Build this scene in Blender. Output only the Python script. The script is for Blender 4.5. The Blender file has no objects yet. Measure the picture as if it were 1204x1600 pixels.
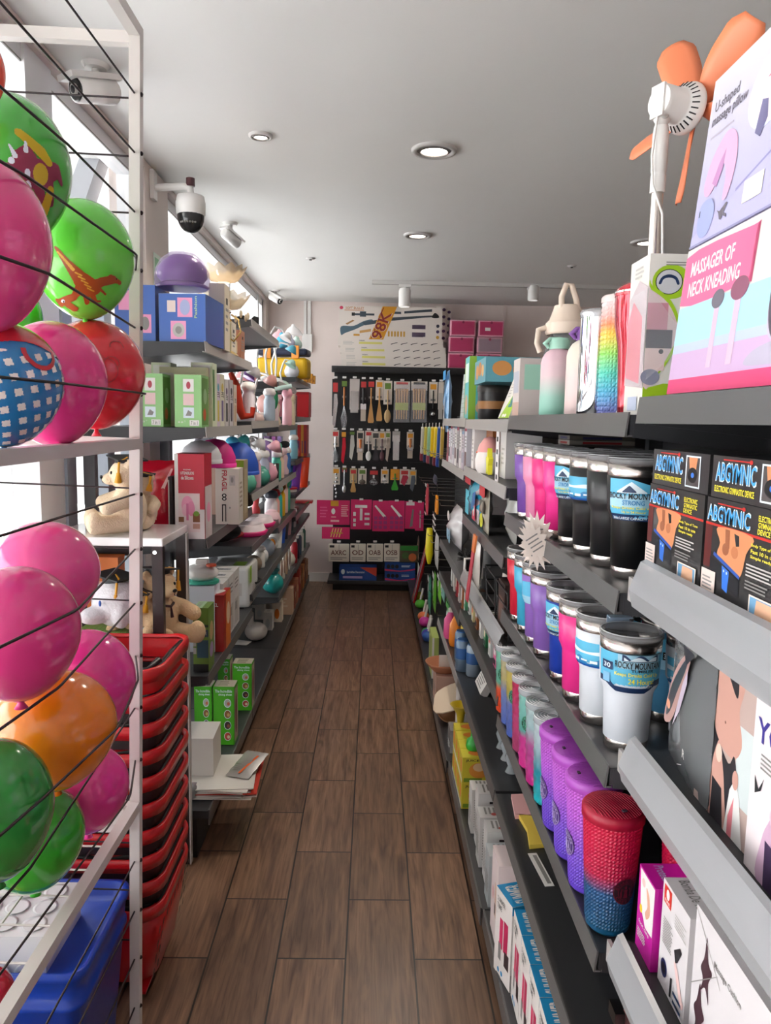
import bpy, math, random
from mathutils import Vector, Matrix
random.seed(7)
SC = bpy.context.scene
COL = SC.collection
PI = math.pi
# ---------------------------------------------------------------- camera
F, H, ROLL = 1165.0, 1.65, .019
PITCH = math.atan(143.7/F); YAW = math.atan(19.7/math.hypot(F, 143.7))
FW = Vector((math.sin(YAW)*math.cos(PITCH), math.cos(YAW)*math.cos(PITCH), -math.sin(PITCH)))
R0 = FW.cross(Vector((0, 0, 1))).normalized(); U0 = R0.cross(FW)
RT = R0*math.cos(ROLL)+U0*math.sin(ROLL); UP = U0*math.cos(ROLL)-R0*math.sin(ROLL)
cd = bpy.data.cameras.new('camera'); cam = bpy.data.objects.new('camera', cd); COL.objects.link(cam)
cd.sensor_fit = 'VERTICAL'; cd.sensor_height = 36; cd.lens = 36*F/1600; cd.clip_start = .02
cam.matrix_world = Matrix(((RT.x, UP.x, -FW.x, 0), (RT.y, UP.y, -FW.y, 0), (RT.z, UP.z, -FW.z, H), (0, 0, 0, 1)))
SC.camera = cam
# ---------------------------------------------------------------- light
SC.view_settings.view_transform = 'Standard'; SC.view_settings.look = 'None'
SC.view_settings.gamma = 1; SC.view_settings.use_curve_mapping = False
SC.view_settings.exposure = 0.33
wd = bpy.data.worlds.new('sky'); SC.world = wd; wd.use_nodes = True
bg = wd.node_tree.nodes['Background']; bg.inputs[0].default_value = (1, .985, .975, 1); bg.inputs[1].default_value = 1.15
sun = bpy.data.lights.new('sun', 'SUN'); sun.energy = 30; sun.angle = .02; so = bpy.data.objects.new('sun', sun); COL.objects.link(so)
so.rotation_euler = Vector((-.55, .25, -.8)).to_track_quat('-Z', 'Y').to_euler()
def area(name, loc, rot, sx, sy, power=0, portal=False, color=(1, 1, 1)):
    l = bpy.data.lights.new(name, 'AREA'); l.shape = 'RECTANGLE'; l.size = sx; l.size_y = sy; l.energy = power; l.color = color
    if portal: l.cycles.is_portal = True
    o = bpy.data.objects.new(name, l); COL.objects.link(o); o.location = loc; o.rotation_euler = rot; return o
area('window_portal', (-1.16, .26, 1.4), (0, -PI/2, 0), 2.7, 6.5, portal=True)
area('window_portal', (-1.16, 5.6, 1.4), (0, -PI/2, 0), 2.9, 3.4, portal=True)
# ---------------------------------------------------------------- helpers
def ray(px, py): return FW*F+RT*(px-602)+UP*(800-py)
def at(px, py, X=None, Y=None, Z=None):
    d = ray(px, py)
    t = X/d.x if X is not None else Y/d.y if Y is not None else (Z-H)/d.z
    return Vector((d.x*t, d.y*t, d.z*t+H))
MATS = {}
def M(col, rough=.5, metal=0, name=None, em=0, coat=0, trans=0, alpha=1, noise=0, bump=0, nscale=30, sub=0, spec=None):
    if isinstance(col, str):
        col = tuple((int(col[i:i+2], 16)/255) for i in (0, 2, 4)); col = tuple(c/12.92 if c < .04045 else ((c+.055)/1.055)**2.4 for c in col)
    key = (tuple(round(c, 4) for c in col), rough, metal, em, coat, trans, alpha, noise, bump, nscale, sub, spec)
    if key in MATS: return MATS[key]
    m = bpy.data.materials.new(name or 'surface'); m.use_nodes = True; nt = m.node_tree
    b = nt.nodes['Principled BSDF']; b.inputs['Base Color'].default_value = (*col, 1)
    b.inputs['Roughness'].default_value = rough; b.inputs['Metallic'].default_value = metal
    if coat: b.inputs['Coat Weight'].default_value = coat; b.inputs['Coat Roughness'].default_value = .12
    if trans: b.inputs['Transmission Weight'].default_value = trans
    if spec is not None: b.inputs['Specular IOR Level'].default_value = spec
    if sub: b.inputs['Subsurface Weight'].default_value = sub; b.inputs['Subsurface Radius'].default_value = (.02, .01, .01)
    if em: b.inputs['Emission Color'].default_value = (*col, 1); b.inputs['Emission Strength'].default_value = em
    if alpha < 1:
        t = nt.nodes.new('ShaderNodeBsdfTransparent'); mx = nt.nodes.new('ShaderNodeMixShader'); mx.inputs[0].default_value = alpha
        t.inputs[0].default_value = (*[min(1, c*.3+.7) for c in col], 1)
        nt.links.new(t.outputs[0], mx.inputs[1]); nt.links.new(b.outputs[0], mx.inputs[2])
        nt.links.new(mx.outputs[0], nt.nodes['Material Output'].inputs[0])
    if noise or bump:
        tc = nt.nodes.new('ShaderNodeTexCoord'); n = nt.nodes.new('ShaderNodeTexNoise'); n.inputs['Scale'].default_value = nscale; n.inputs['Detail'].default_value = 4
        nt.links.new(tc.outputs['Object'], n.inputs['Vector'])
        if noise:
            r = nt.nodes.new('ShaderNodeMix'); r.data_type = 'RGBA'; r.inputs[6].default_value = (*[c*(1-noise) for c in col], 1); r.inputs[7].default_value = (*[min(1, c*(1+noise)) for c in col], 1)
            nt.links.new(n.outputs['Fac'], r.inputs[0]); nt.links.new(r.outputs[2], b.inputs['Base Color'])
        if bump:
            bp = nt.nodes.new('ShaderNodeBump'); bp.inputs['Strength'].default_value = bump; bp.inputs['Distance'].default_value = .01
            nt.links.new(n.outputs['Fac'], bp.inputs['Height']); nt.links.new(bp.outputs[0], b.inputs['Normal'])
    MATS[key] = m; return m
def MG(stops, axis=2, z0=0, z1=1, rough=.4, coat=0, alpha=1, checker=0):
    """colour changing along an object axis between z0 and z1 (dyed ombre plastic, printed photographs)"""
    m = bpy.data.materials.new('ombre'); m.use_nodes = True; nt = m.node_tree; b = nt.nodes['Principled BSDF']
    b.inputs['Roughness'].default_value = rough; b.inputs['Coat Weight'].default_value = coat
    tc = nt.nodes.new('ShaderNodeTexCoord'); sp = nt.nodes.new('ShaderNodeSeparateXYZ'); mr = nt.nodes.new('ShaderNodeMapRange'); cr = nt.nodes.new('ShaderNodeValToRGB')
    nt.links.new(tc.outputs['Object'], sp.inputs[0]); nt.links.new(sp.outputs[axis], mr.inputs[0]); mr.inputs[1].default_value = z0; mr.inputs[2].default_value = z1
    nt.links.new(mr.outputs[0], cr.inputs[0]); nt.links.new(cr.outputs[0], b.inputs['Base Color'])
    e = cr.color_ramp.elements
    while len(e) < len(stops): e.new(.5)
    for i, (p, c) in enumerate(stops):
        c = tuple((int(c[k:k+2], 16)/255)**2.2 for k in (0, 2, 4)); e[i].position = p; e[i].color = (*c, 1)
    if alpha < 1:
        t = nt.nodes.new('ShaderNodeBsdfTransparent'); mx = nt.nodes.new('ShaderNodeMixShader'); mx.inputs[0].default_value = alpha
        nt.links.new(t.outputs[0], mx.inputs[1]); nt.links.new(b.outputs[0], mx.inputs[2]); nt.links.new(mx.outputs[0], nt.nodes['Material Output'].inputs[0])
    return m
TXT = {}
def textmesh(s):
    if s not in TXT:
        c = bpy.data.curves.new('t', 'FONT'); c.body = s; c.resolution_u = 2; c.align_x = 'LEFT'; c.space_line = .8; c.offset = .018
        o = bpy.data.objects.new('t', c); COL.objects.link(o); bpy.context.view_layer.update()
        me = o.evaluated_get(bpy.context.evaluated_depsgraph_get()).to_mesh()
        v = [(p.co.x, p.co.y) for p in me.vertices]; f = [tuple(p.vertices) for p in me.polygons]
        o.to_mesh_clear(); bpy.data.objects.remove(o); bpy.data.curves.remove(c)
        x0 = min(p[0] for p in v); x1 = max(p[0] for p in v); y0 = min(p[1] for p in v); y1 = max(p[1] for p in v)
        TXT[s] = ([((x-x0)/(x1-x0), (y-y0)/(y1-y0)) for x, y in v], f)
    return TXT[s]
class MB:
    def __init__(s): s.v = []; s.f = []; s.mi = []; s.sm = []; s.m = []; s.T = Matrix(); s.lay = 0
    def slot(s, m):
        if m not in s.m: s.m.append(m)
        return s.m.index(m)
    def add(s, vs, fs, m, smooth=False):
        b = len(s.v); k = s.slot(m); s.v += [s.T @ Vector(p) for p in vs]
        for f in fs: s.f.append([b+i for i in f]); s.mi.append(k); s.sm.append(smooth)
        return s
    def box(s, x0, x1, y0, y1, z0, z1, m):
        return s.add([(x0, y0, z0), (x1, y0, z0), (x1, y1, z0), (x0, y1, z0), (x0, y0, z1), (x1, y0, z1), (x1, y1, z1), (x0, y1, z1)],
                     [(0, 3, 2, 1), (4, 5, 6, 7), (0, 1, 5, 4), (1, 2, 6, 5), (2, 3, 7, 6), (3, 0, 4, 7)], m)
    def lathe(s, pr, m, n=24, c=(0, 0), sm=True, cap=True, sx=1, sy=1):
        vs = []; fs = []
        for r, z in pr:
            for i in range(n): a = 2*PI*i/n; vs.append((c[0]+r*sx*math.cos(a), c[1]+r*sy*math.sin(a), z))
        for j in range(len(pr)-1):
            for i in range(n): fs.append((j*n+i, j*n+(i+1) % n, (j+1)*n+(i+1) % n, (j+1)*n+i))
        s.add(vs, fs, m, sm)
        if cap:
            if pr[0][0] > 1e-5: s.add(vs[:n], [tuple(range(n))[::-1]], m)
            if pr[-1][0] > 1e-5: s.add(vs[-n:], [tuple(range(n))], m)
        return s
    def ell(s, c, rx, ry, rz, m, n=20, k=12):
        T = s.T; s.T = T @ Matrix.Translation(c) @ Matrix.Diagonal((rx, ry, rz, 1))
        s.lathe([(max(1e-6, math.sin(PI*i/k)), -math.cos(PI*i/k)) for i in range(k+1)], m, n, cap=False); s.T = T; return s
    def tube(s, pts, r, m, n=6, sm=True, caps=True):
        pts = [Vector(p) for p in pts]; vs = []; fs = []; L = len(pts); rr = r if isinstance(r, (list, tuple)) else [r]*L
        up = None
        for j, p in enumerate(pts):
            d = (pts[min(j+1, L-1)]-pts[max(j-1, 0)]).normalized()
            if up is None: up = d.orthogonal().normalized()
            up = (up-d*up.dot(d)); up = up.normalized() if up.length > 1e-6 else d.orthogonal().normalized()
            w = d.cross(up)
            for i in range(n): a = 2*PI*i/n; vs.append(p+(up*math.cos(a)+w*math.sin(a))*rr[j])
        for j in range(L-1):
            for i in range(n): fs.append((j*n+i, j*n+(i+1) % n, (j+1)*n+(i+1) % n, (j+1)*n+i))
        s.add(vs, fs, m, sm)
        if caps: s.add(vs[:n], [tuple(range(n))[::-1]], m); s.add(vs[-n:], [tuple(range(n))], m)
        return s
    def prism(s, pts, z0, z1, m):
        n = len(pts); vs = [(x, y, z0) for x, y in pts]+[(x, y, z1) for x, y in pts]
        return s.add(vs, [tuple(range(n))[::-1], tuple(range(n, 2*n))]+[(i, (i+1) % n, n+(i+1) % n, n+i) for i in range(n)], m)
    def rod(s, a, b, w, m, h=None):
        """square bar from a to b"""
        a = Vector(a); b = Vector(b); d = b-a; T = s.T; q = d.to_track_quat('Z', 'Y' if abs(d.normalized().y) < .9 else 'X')
        s.T = T @ Matrix.Translation(a) @ q.to_matrix().to_4x4(); h = h or w
        s.box(-w/2, w/2, -h/2, h/2, 0, d.length, m); s.T = T; return s
    # flat prints on a box w*d*h standing on z=0, centred; (u,v) are fractions of the face
    def fmap(s, face, w, d, h):
        s.lay += 1; e = .0003+.00005*s.lay
        return {'F': lambda u, v: (-w/2+u*w, -d/2-e, v*h), 'B': lambda u, v: (w/2-u*w, d/2+e, v*h), 'R': lambda u, v: (w/2+e, -d/2+u*d, v*h),
                'L': lambda u, v: (-w/2-e, d/2-u*d, v*h), 'T': lambda u, v: (-w/2+u*w, -d/2+v*d, h+e)}[face]
    def prints(s, w, d, h, ps):
        for p in ps:
            g = s.fmap(p[0], w, d, h); k = p[1]
            if k == 'r': x0, y0, x1, y1, m = p[2:]; s.add([g(x0, y0), g(x1, y0), g(x1, y1), g(x0, y1)], [(0, 1, 2, 3)], m)
            elif k == 'e':
                cx, cy, rx, ry, m = p[2:]; s.add([g(cx+rx*math.cos(2*PI*i/24), cy+ry*math.sin(2*PI*i/24)) for i in range(24)], [tuple(range(24))], m)
            elif k == 'p':
                q = p[2]; n = len(q)
                if n >= 6:
                    r = []
                    for i in range(n):
                        a, b_, c, d_ = q[i-1], q[i], q[(i+1) % n], q[(i+2) % n]
                        for t in (0, .25, .5, .75): r.append(tuple(max(0, min(1, .5*(2*b_[e]+(c[e]-a[e])*t+(2*a[e]-5*b_[e]+4*c[e]-d_[e])*t*t+(3*b_[e]-a[e]-3*c[e]+d_[e])*t**3))) for e in (0, 1)))
                    q = r
                s.add([g(*e) for e in q], [tuple(range(len(q)))], p[3])
            elif k == 't':
                t, x0, y0, x1, y1, m = p[2:8]; rot = p[8] if len(p) > 8 else 0; v, f = textmesh(t)
                if rot == 1: v = [(1-b, a) for a, b in v]
                elif rot == -1: v = [(b, 1-a) for a, b in v]
                elif rot == 2: v = [(1-a, 1-b) for a, b in v]
                s.add([g(x0+a*(x1-x0), y0+b*(y1-y0)) for a, b in v], f, m)
            elif k == 'l':   # lines of small print
                x0, y0, x1, y1, n, m = p[2:]; st = (y1-y0)/n
                for i in range(n): b = y0+i*st; xe = x0+(x1-x0)*random.uniform(.7, 1); s.add([g(x0, b), g(xe, b), g(xe, b+st*.45), g(x0, b+st*.45)], [(0, 1, 2, 3)], m)
        return s
    def build(s, name, parent=None, bevel=0, seg=2, sub=0):
        me = bpy.data.meshes.new(name); me.from_pydata([tuple(v) for v in s.v], [], s.f)
        for m in s.m: me.materials.append(m)
        me.polygons.foreach_set('material_index', s.mi); me.polygons.foreach_set('use_smooth', s.sm); me.update()
        o = bpy.data.objects.new(name, me); COL.objects.link(o)
        if parent: o.parent = parent
        if bevel:
            b = o.modifiers.new('b', 'BEVEL'); b.width = bevel; b.segments = seg; b.limit_method = 'ANGLE'; b.angle_limit = .7
        if sub: q = o.modifiers.new('s', 'SUBSURF'); q.levels = q.render_levels = sub
        return o
def tag(o, label, cat, group=None, kind=None):
    if label: o['label'] = label
    if cat: o['category'] = cat
    if group: o['group'] = group
    if kind: o['kind'] = kind
    return o
def put(o, loc=(0, 0, 0), rz=0, rx=0, ry=0):
    o.location = loc; o.rotation_euler = (rx, ry, rz); return o
def thing(name, label, cat, loc=(0, 0, 0), rz=0, group=None, rx=0, ry=0):
    o = bpy.data.objects.new(name, None); COL.objects.link(o); o.empty_display_size = .02
    put(o, loc, rz, rx, ry); return tag(o, label, cat, group)
def kids(o): return [c for c in bpy.data.objects if c.parent == o]
def dup(root, label, loc, rz=0, rx=0, ry=0, mats=None):
    def cp(o, par):
        c = o.copy(); COL.objects.link(c)
        if par: c.parent = par
        for ch in kids(o): cp(ch, c)
        return c
    r = cp(root, None); put(r, loc, rz, rx, ry)
    if label: r['label'] = label
    return r
def struct(mb, name, bevel=0):
    return tag(mb.build(name, bevel=bevel), None, None, None, 'structure')
def carton(name, label, cat, w, d, h, m, prints=(), loc=(0, 0, 0), rz=0, group=None, rx=0, ry=0, bevel=.0012):
    b = MB(); b.box(-w/2, w/2, -d/2, d/2, 0, h, m); b.prints(w, d, h, prints)
    # seams of the carton: closing flap and side edge
    o = b.build(name); put(o, loc, rz, rx, ry); return tag(o, label, cat, group)
# common materials
WHITE = M('E9E6E3', .4); PAPER = M('E6E0DA', .6); BLACK = M('0C0C0D', .35); INK = M('1A1A1E', .6); DK = M((.035, .036, .04), .38, name='shelf_grey')
RAIL = M((.10, .098, .098), .32, name='rail_grey'); LRAIL = M((.36, .34, .33), .35, name='light_rail'); STEEL = M((.72, .66, .62), .22, 1, name='steel')
CHROME = M((.85, .85, .85), .12, 1); CLEAR = M((.40, .40, .42), .2, 0, name='clear_plastic', alpha=.78); FILM = M((.9, .9, .92), .08, name='film', alpha=.16)
GOLD = M((.8, .55, .22), .25, 1); RED = M('C8102A', .35); SKIN = M('D9A58C', .6); SKIN2 = M('C98F78', .6); HAIR = M('4A342B', .6); ORANGE = M('F07A4A', .4)
BLUE = M('1C4FA8', .4); GREEN = M('5BA83A', .45); YEL = M('F2CF2A', .4); PINK = M('E83C8C', .4); TEAL = M('2E9FA8', .4); BROWN = M('3A1D1A', .4); CREAM = M('EAD9C2', .5)
PURP = M('8A5AA8', .4); LILAC = M('B9A6D8', .45); CARD = M('C9A98A', .7); GREY = M('8A8784', .5); LGREY = M('BDB8B4', .5); PALEPINK = M('F0B8B8', .45); MINT = M('A8D8C4', .45)
# ================================================================ SETTING
def floor_mat():
    m = bpy.data.materials.new('wood_tile'); m.use_nodes = True; nt = m.node_tree; L = nt.links; N = nt.nodes
    b = N['Principled BSDF']; tc = N.new('ShaderNodeTexCoord'); sp = N.new('ShaderNodeSeparateXYZ'); L.new(tc.outputs['Object'], sp.inputs[0])
    ax = N.new('ShaderNodeMath'); ax.operation = 'ADD'; ax.inputs[1].default_value = .0612+.2113*40; L.new(sp.outputs[0], ax.inputs[0])
    ay = N.new('ShaderNodeMath'); ay.operation = 'ADD'; ay.inputs[1].default_value = -2.113+.571*20; L.new(sp.outputs[1], ay.inputs[0])
    cb = N.new('ShaderNodeCombineXYZ'); L.new(ay.outputs[0], cb.inputs[0]); L.new(ax.outputs[0], cb.inputs[1])
    br = N.new('ShaderNodeTexBrick'); L.new(cb.outputs[0], br.inputs['Vector']); br.offset = .5; br.offset_frequency = 2; br.squash = 1
    br.inputs['Scale'].default_value = 1; br.inputs['Brick Width'].default_value = .571; br.inputs['Row Height'].default_value = .2113
    br.inputs['Mortar Size'].default_value = .0030; br.inputs['Mortar Smooth'].default_value = .1; br.inputs['Bias'].default_value = 0
    br.inputs['Color1'].default_value = (0, 0, 0, 1); br.inputs['Color2'].default_value = (1, 1, 1, 1); br.inputs['Mortar'].default_value = (.5, .5, .5, 1)
    mp = N.new('ShaderNodeMapping'); mp.inputs['Scale'].default_value = (1, 9, 1); L.new(cb.outputs[0], mp.inputs[0])
    ad = N.new('ShaderNodeVectorMath'); ad.operation = 'ADD'; L.new(mp.outputs[0], ad.inputs[0])
    sc = N.new('ShaderNodeVectorMath'); sc.operation = 'SCALE'; sc.inputs[3].default_value = 7; L.new(br.outputs['Color'], sc.inputs[0]); L.new(sc.outputs[0], ad.inputs[1])
    n1 = N.new('ShaderNodeTexNoise'); n1.inputs['Scale'].default_value = 3.2; n1.inputs['Detail'].default_value = 6; n1.inputs['Distortion'].default_value = 1.2; L.new(ad.outputs[0], n1.inputs['Vector'])
    mp2 = N.new('ShaderNodeMapping'); mp2.inputs['Scale'].default_value = (6, 130, 1); L.new(cb.outputs[0], mp2.inputs[0])
    n2 = N.new('ShaderNodeTexNoise'); n2.inputs['Scale'].default_value = 1; n2.inputs['Detail'].default_value = 3; L.new(mp2.outputs[0], n2.inputs['Vector'])
    r1 = N.new('ShaderNodeValToRGB'); L.new(n1.outputs['Fac'], r1.inputs[0]); e = r1.color_ramp.elements
    e[0].position = .30; e[0].color = (.110, .058, .036, 1); e[1].position = .72; e[1].color = (.285, .163, .098, 1)
    r2 = N.new('ShaderNodeValToRGB'); L.new(n2.outputs['Fac'], r2.inputs[0]); e = r2.color_ramp.elements
    e[0].position = .33; e[0].color = (.55, .5, .47, 1); e[1].position = .5; e[1].color = (1, 1, 1, 1)
    mu = N.new('ShaderNodeMix'); mu.data_type = 'RGBA'; mu.blend_type = 'MULTIPLY'; mu.inputs[0].default_value = .7; L.new(r1.outputs[0], mu.inputs[6]); L.new(r2.outputs[0], mu.inputs[7])
    hv = N.new('ShaderNodeMapRange'); L.new(br.outputs['Color'], hv.inputs[0]); hv.inputs[3].default_value = .82; hv.inputs[4].default_value = 1.12
    m3 = N.new('ShaderNodeVectorMath'); m3.operation = 'SCALE'; L.new(mu.outputs[2], m3.inputs[0]); L.new(hv.outputs[0], m3.inputs[3])
    mx = N.new('ShaderNodeMix'); mx.data_type = 'RGBA'; L.new(br.outputs['Fac'], mx.inputs[0]); L.new(m3.outputs[0], mx.inputs[6]); mx.inputs[7].default_value = (.018, .012, .010, 1)
    L.new(mx.outputs[2], b.inputs['Base Color']); b.inputs['Roughness'].default_value = .33
    bp = N.new('ShaderNodeBump'); bp.inputs['Strength'].default_value = .25; bp.inputs['Distance'].default_value = .002; bp.invert = True; L.new(br.outputs['Fac'], bp.inputs['Height']); L.new(bp.outputs[0], b.inputs['Normal'])
    return m
CEIL = 2.79; XL = -1.05; YB = 7.5; XR = 4.4; YF = -3
WALL = M((.80, .69, .65), .75, noise=.04, bump=.05, nscale=6, name='plaster'); CEI = M((.84, .83, .81), .8, name='ceiling_paint', noise=.02, nscale=3); PIER = M((.72, .63, .59), .7, name='pier_paint')
struct(MB().box(XL-.3, XR+.2, YF-.2, YB+.2, -.06, 0, floor_mat()), 'floor')
struct(MB().box(XL-.3, XR+.2, YF-.2, YB+.2, CEIL, CEIL+.12, CEI), 'ceiling')
struct(MB().box(XL-.2, XR+.2, YB, YB+.15, 0, CEIL, WALL), 'wall_back')
struct(MB().box(XR, XR+.15, YF, YB, 0, CEIL, WALL), 'wall_right')
wl = MB()
wl.box(XL-.16, XL, 3.52, 3.90, 0, CEIL-.001, PIER).box(XL-.16, XL, 7.28, YB, 0, CEIL-.001, PIER).box(XL-.16, XL, YF, 3.52, CEIL-.035, CEIL-.001, PIER).box(XL-.16, XL, 3.9, 7.28, CEIL-.035, CEIL-.001, PIER).box(XL-.16, XL, YF, 3.52, 0, .06, PIER).box(XL-.16, XL, 3.9, 7.28, 0, .5, PIER)
struct(wl, 'wall_left')
struct(MB().box(XL-.2, XR+.1, YF-.15, YF, 0, CEIL, WALL), 'wall_front')
struct(MB().box(XL, -.2, YB-.015, YB, 0, .09, WHITE).box(-.2, XR, YB-.015, YB, 0, .09, WHITE), 'baseboard_back')
FR = M((.78, .78, .80), .4, name='window_frame'); GLASS = M((.9, .95, .97), .02, name='window_glass', alpha=.05); FRD = M((.30, .33, .38), .4, name='grey_frame')
def window(name, y0, y1, z0, z1, mull, cross=()):
    w = MB(); x0, x1 = XL-.11, XL-.03
    w.box(x0, x1, y0, y1, z1-.05, z1, FR).box(x0, x1, y0, y1, z0, z0+.05, FR).box(x0, x1, y0, y0+.05, z0, z1, FR).box(x0, x1, y1-.05, y1, z0, z1, FR)
    for y, t in mull: w.box(x0, x1+.01, y-t/2, y+t/2, z0, z1, FR)
    for z, a, c in cross: w.box(x0, x1, a, c, z-.025, z+.025, FR)
    w.box(x1-.004, x1+.001, y0+.05, y1-.05, z1-.056, z1-.050, GREY)
    o = struct(w, name)
    g = MB().box(XL-.075, XL-.07, y0+.04, y1-.04, z0+.04, z1-.04, GLASS).build('pane', o); return o
window('window_1', YF, 3.52, .06, CEIL-.035, [(2.50, .19), (1.55, .05), (.4, .05), (-1.2, .05)], [(2.25, 3.0, 3.52)])
window('window_2', 3.90, 7.28, .5, CEIL-.035, [(5.6, .05), (6.95, .05)])
d = MB()
for a, c in ((2.62, 2.70), (3.02, 3.10), (3.38, 3.46)): d.box(XL-.09, XL-.02, a, c, .06, 2.23, FRD)
d.box(XL-.09, XL-.02, 2.62, 3.46, 2.15, 2.23, FRD).box(XL-.09, XL-.02, 2.62, 3.46, .06, .16, FRD)
tag(struct(d, 'door_1'), None, None)
# outside
pave = M((.62, .61, .60), .8, noise=.08, nscale=4, name='pavement')
struct(MB().box(-14, XL-.3, -8, 14, -.1, -.02, pave), 'pavement')
fac = MB().box(-11.5, -11, -8, 16, 0, 6, M((.75, .74, .72), .8)).build('building'); tag(fac, 'pale building across the street seen through the left window', 'building')
b = MB()
for k in range(6): b.box(-10.99, -10.9, -6+k*3.4, -4.4+k*3.4, 1.2, 2.6, M((.35, .38, .42), .3))
b.build('window', fac)
car = thing('parked_car', 'white car parked outside the window at far left', 'car', (-5.2, 3.3, 0), PI/2)
CP = M((.8, .8, .82), .25, coat=.6)
b = MB(); prof = [(-2.0, .35), (-2.05, .75), (-1.3, .92), (-.7, 1.38), (.75, 1.42), (1.5, .98), (2.05, .85), (2.1, .4)]
b.T = Matrix.Rotation(PI/2, 4, 'X'); b.prism(prof, -.82, .82, CP); b.T = Matrix(); b.build('body', car, .06)
b = MB(); b.T = Matrix.Rotation(PI/2, 4, 'X'); b.prism([(-1.15, .95), (-.66, 1.32), (.7, 1.36), (1.3, .98)], -.83, .83, M((.08, .09, .1), .1)); b.build('side_window', car)
for sx in (-1.3, 1.35):
    for sy in (-.8, .8):
        b = MB(); b.T = Matrix.Translation((sx, sy, .33)) @ Matrix.Rotation(PI/2, 4, 'X'); b.lathe([(.33, -.1), (.33, .1)], BLACK, 24).lathe([(.2, -.11), (.2, .11)], CHROME, 16); b.build('wheel', car)
aw = thing('awning', 'folded grey awning cassette with bent arm outside the near window', 'awning', (XL-.25, 0, 0))
b = MB(); GA = M((.34, .35, .38), .5); b.box(-.1, .1, -1.5, 3.75, 2.93, 3.2, GA); b.build('cassette', aw, .02)
MB().rod((0, 3.72, 2.95), (0, 3.36, 2.50), .09, GA).build('folding_arm', aw); MB().rod((0, 3.36, 2.52), (0, 3.30, 1.9), .06, GA).build('lower_arm', aw)
st = MB().box(-.0015, .0015, -.085, .085, -.13, .13, M('DDEBDD', .5)).box(.0015, .002, -.07, .07, .05, .11, M('8CC49C', .5)).box(.0015, .002, -.07, .07, -.1, -.03, M('8CC49C', .5)).build('notice_sticker')
put(st, (XL+.003, 3.71, 2.28)); tag(st, 'pale green and white notice sticker on the pink window pier', 'sticker')
# ceiling fixtures
EM = M((1, .93, .82), em=14, name='lamp_glow'); EMW = M((1, .97, .93), em=9, name='lamp_glow')
def downlight(px, py, r, label, on, tilt=0):
    p = at(px, py, Z=CEIL); t = thing('recessed_downlight', label, 'light', p, group='recessed lights in the white ceiling')
    MB().lathe([(r*.74, -.002), (r*.78, -.012), (r*.97, -.010), (r, 0)], M((.62, .60, .58), .4), 32, cap=False).build('trim_ring', t)
    MB().lathe([(r*.76, -.003), (r*.6, -.014), (r*.58, -.006)], M((.30, .28, .27), .3, .5), 32, cap=False).build('gimbal_ring', t)
    b = MB().lathe([(1e-5, -.011), (r*.35, -.010), (r*.56, -.006)], EM if on else M((.5, .48, .46), .4), 24, cap=False); b.build('bulb', t)
    if on:
        l = bpy.data.lights.new('downlight', 'SPOT'); l.energy = 26; l.spot_size = 2.2; l.spot_blend = .6; l.shadow_soft_size = .05; l.color = (1, .88, .74)
        o = bpy.data.objects.new('downlight', l); COL.objects.link(o); o.location = (p.x, p.y, p.z-.04); o.parent = None
downlight(678, 234, .098, 'largest round recessed ceiling light, nearest the camera', True)
downlight(652, 367, .088, 'round recessed ceiling light in line behind the largest one', True)
downlight(407, 211, .048, 'small recessed ceiling light near the left windows', True)
downlight(1010, 378, .10, 'recessed ceiling light beside the pole of the orange fan', True)
for px, py, lb in ((485, 403, 'left'), (893, 415, 'right')):
    p = at(px, py, Z=CEIL); o = MB().lathe([(.035, 0), (.03, -.008), (.012, -.012)], M((.6, .58, .56), .4), 20).lathe([(.01, -.012), (.01, -.016)], INK, 10).build('ceiling_nozzle')
    put(o, p); tag(o, 'tiny round metal ceiling fitting at the '+('left, above the left shelves' if lb == 'left' else 'right, above the water bottles'), 'ceiling fitting')
tk = at(585, 438, Z=CEIL); tk2 = at(965, 445, Z=CEIL)
b = MB().box(-.02, tk2.x-tk.x+.2, -.018, .018, -.03, 0, M((.62, .6, .58), .4)).box(-.02, tk2.x-tk.x+.2, -.004, .004, -.032, -.03, GREY).build('light_track'); put(b, tk); tag(b, 'long pale lighting track across the ceiling near the back wall', 'light track')
def spot(px, py, h, label, r=.037):
    p = at(px, py, Y=tk.y); z = p.z; t = thing('track_spotlight', label, 'light', (p.x, tk.y, z), group='white spotlights on the ceiling track')
    MB().lathe([(r*.92, -h/2), (r, -h/2+.01), (r, h/2-.02), (r*.8, h/2)], WHITE, 28).build('lamp_can', t)
    MB().lathe([(r*.8, -h/2-.001), (1e-5, -h/2-.0015)], M((.9, .88, .85), em=.6), 20).build('lens', t)
    MB().tube([(0, 0, h/2), (0, 0, CEIL-z-.03)], .008, WHITE, 10).box(-.05, .05, -.02, .02, CEIL-z-.05, CEIL-z-.03, WHITE).build('stem', t)
spot(632, 465, .15, 'white can spotlight hanging from the track above the toy gun box', .05)
spot(833, 458, .12, 'second white can spotlight on the track, behind the cream bottle lid', .045)
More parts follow.
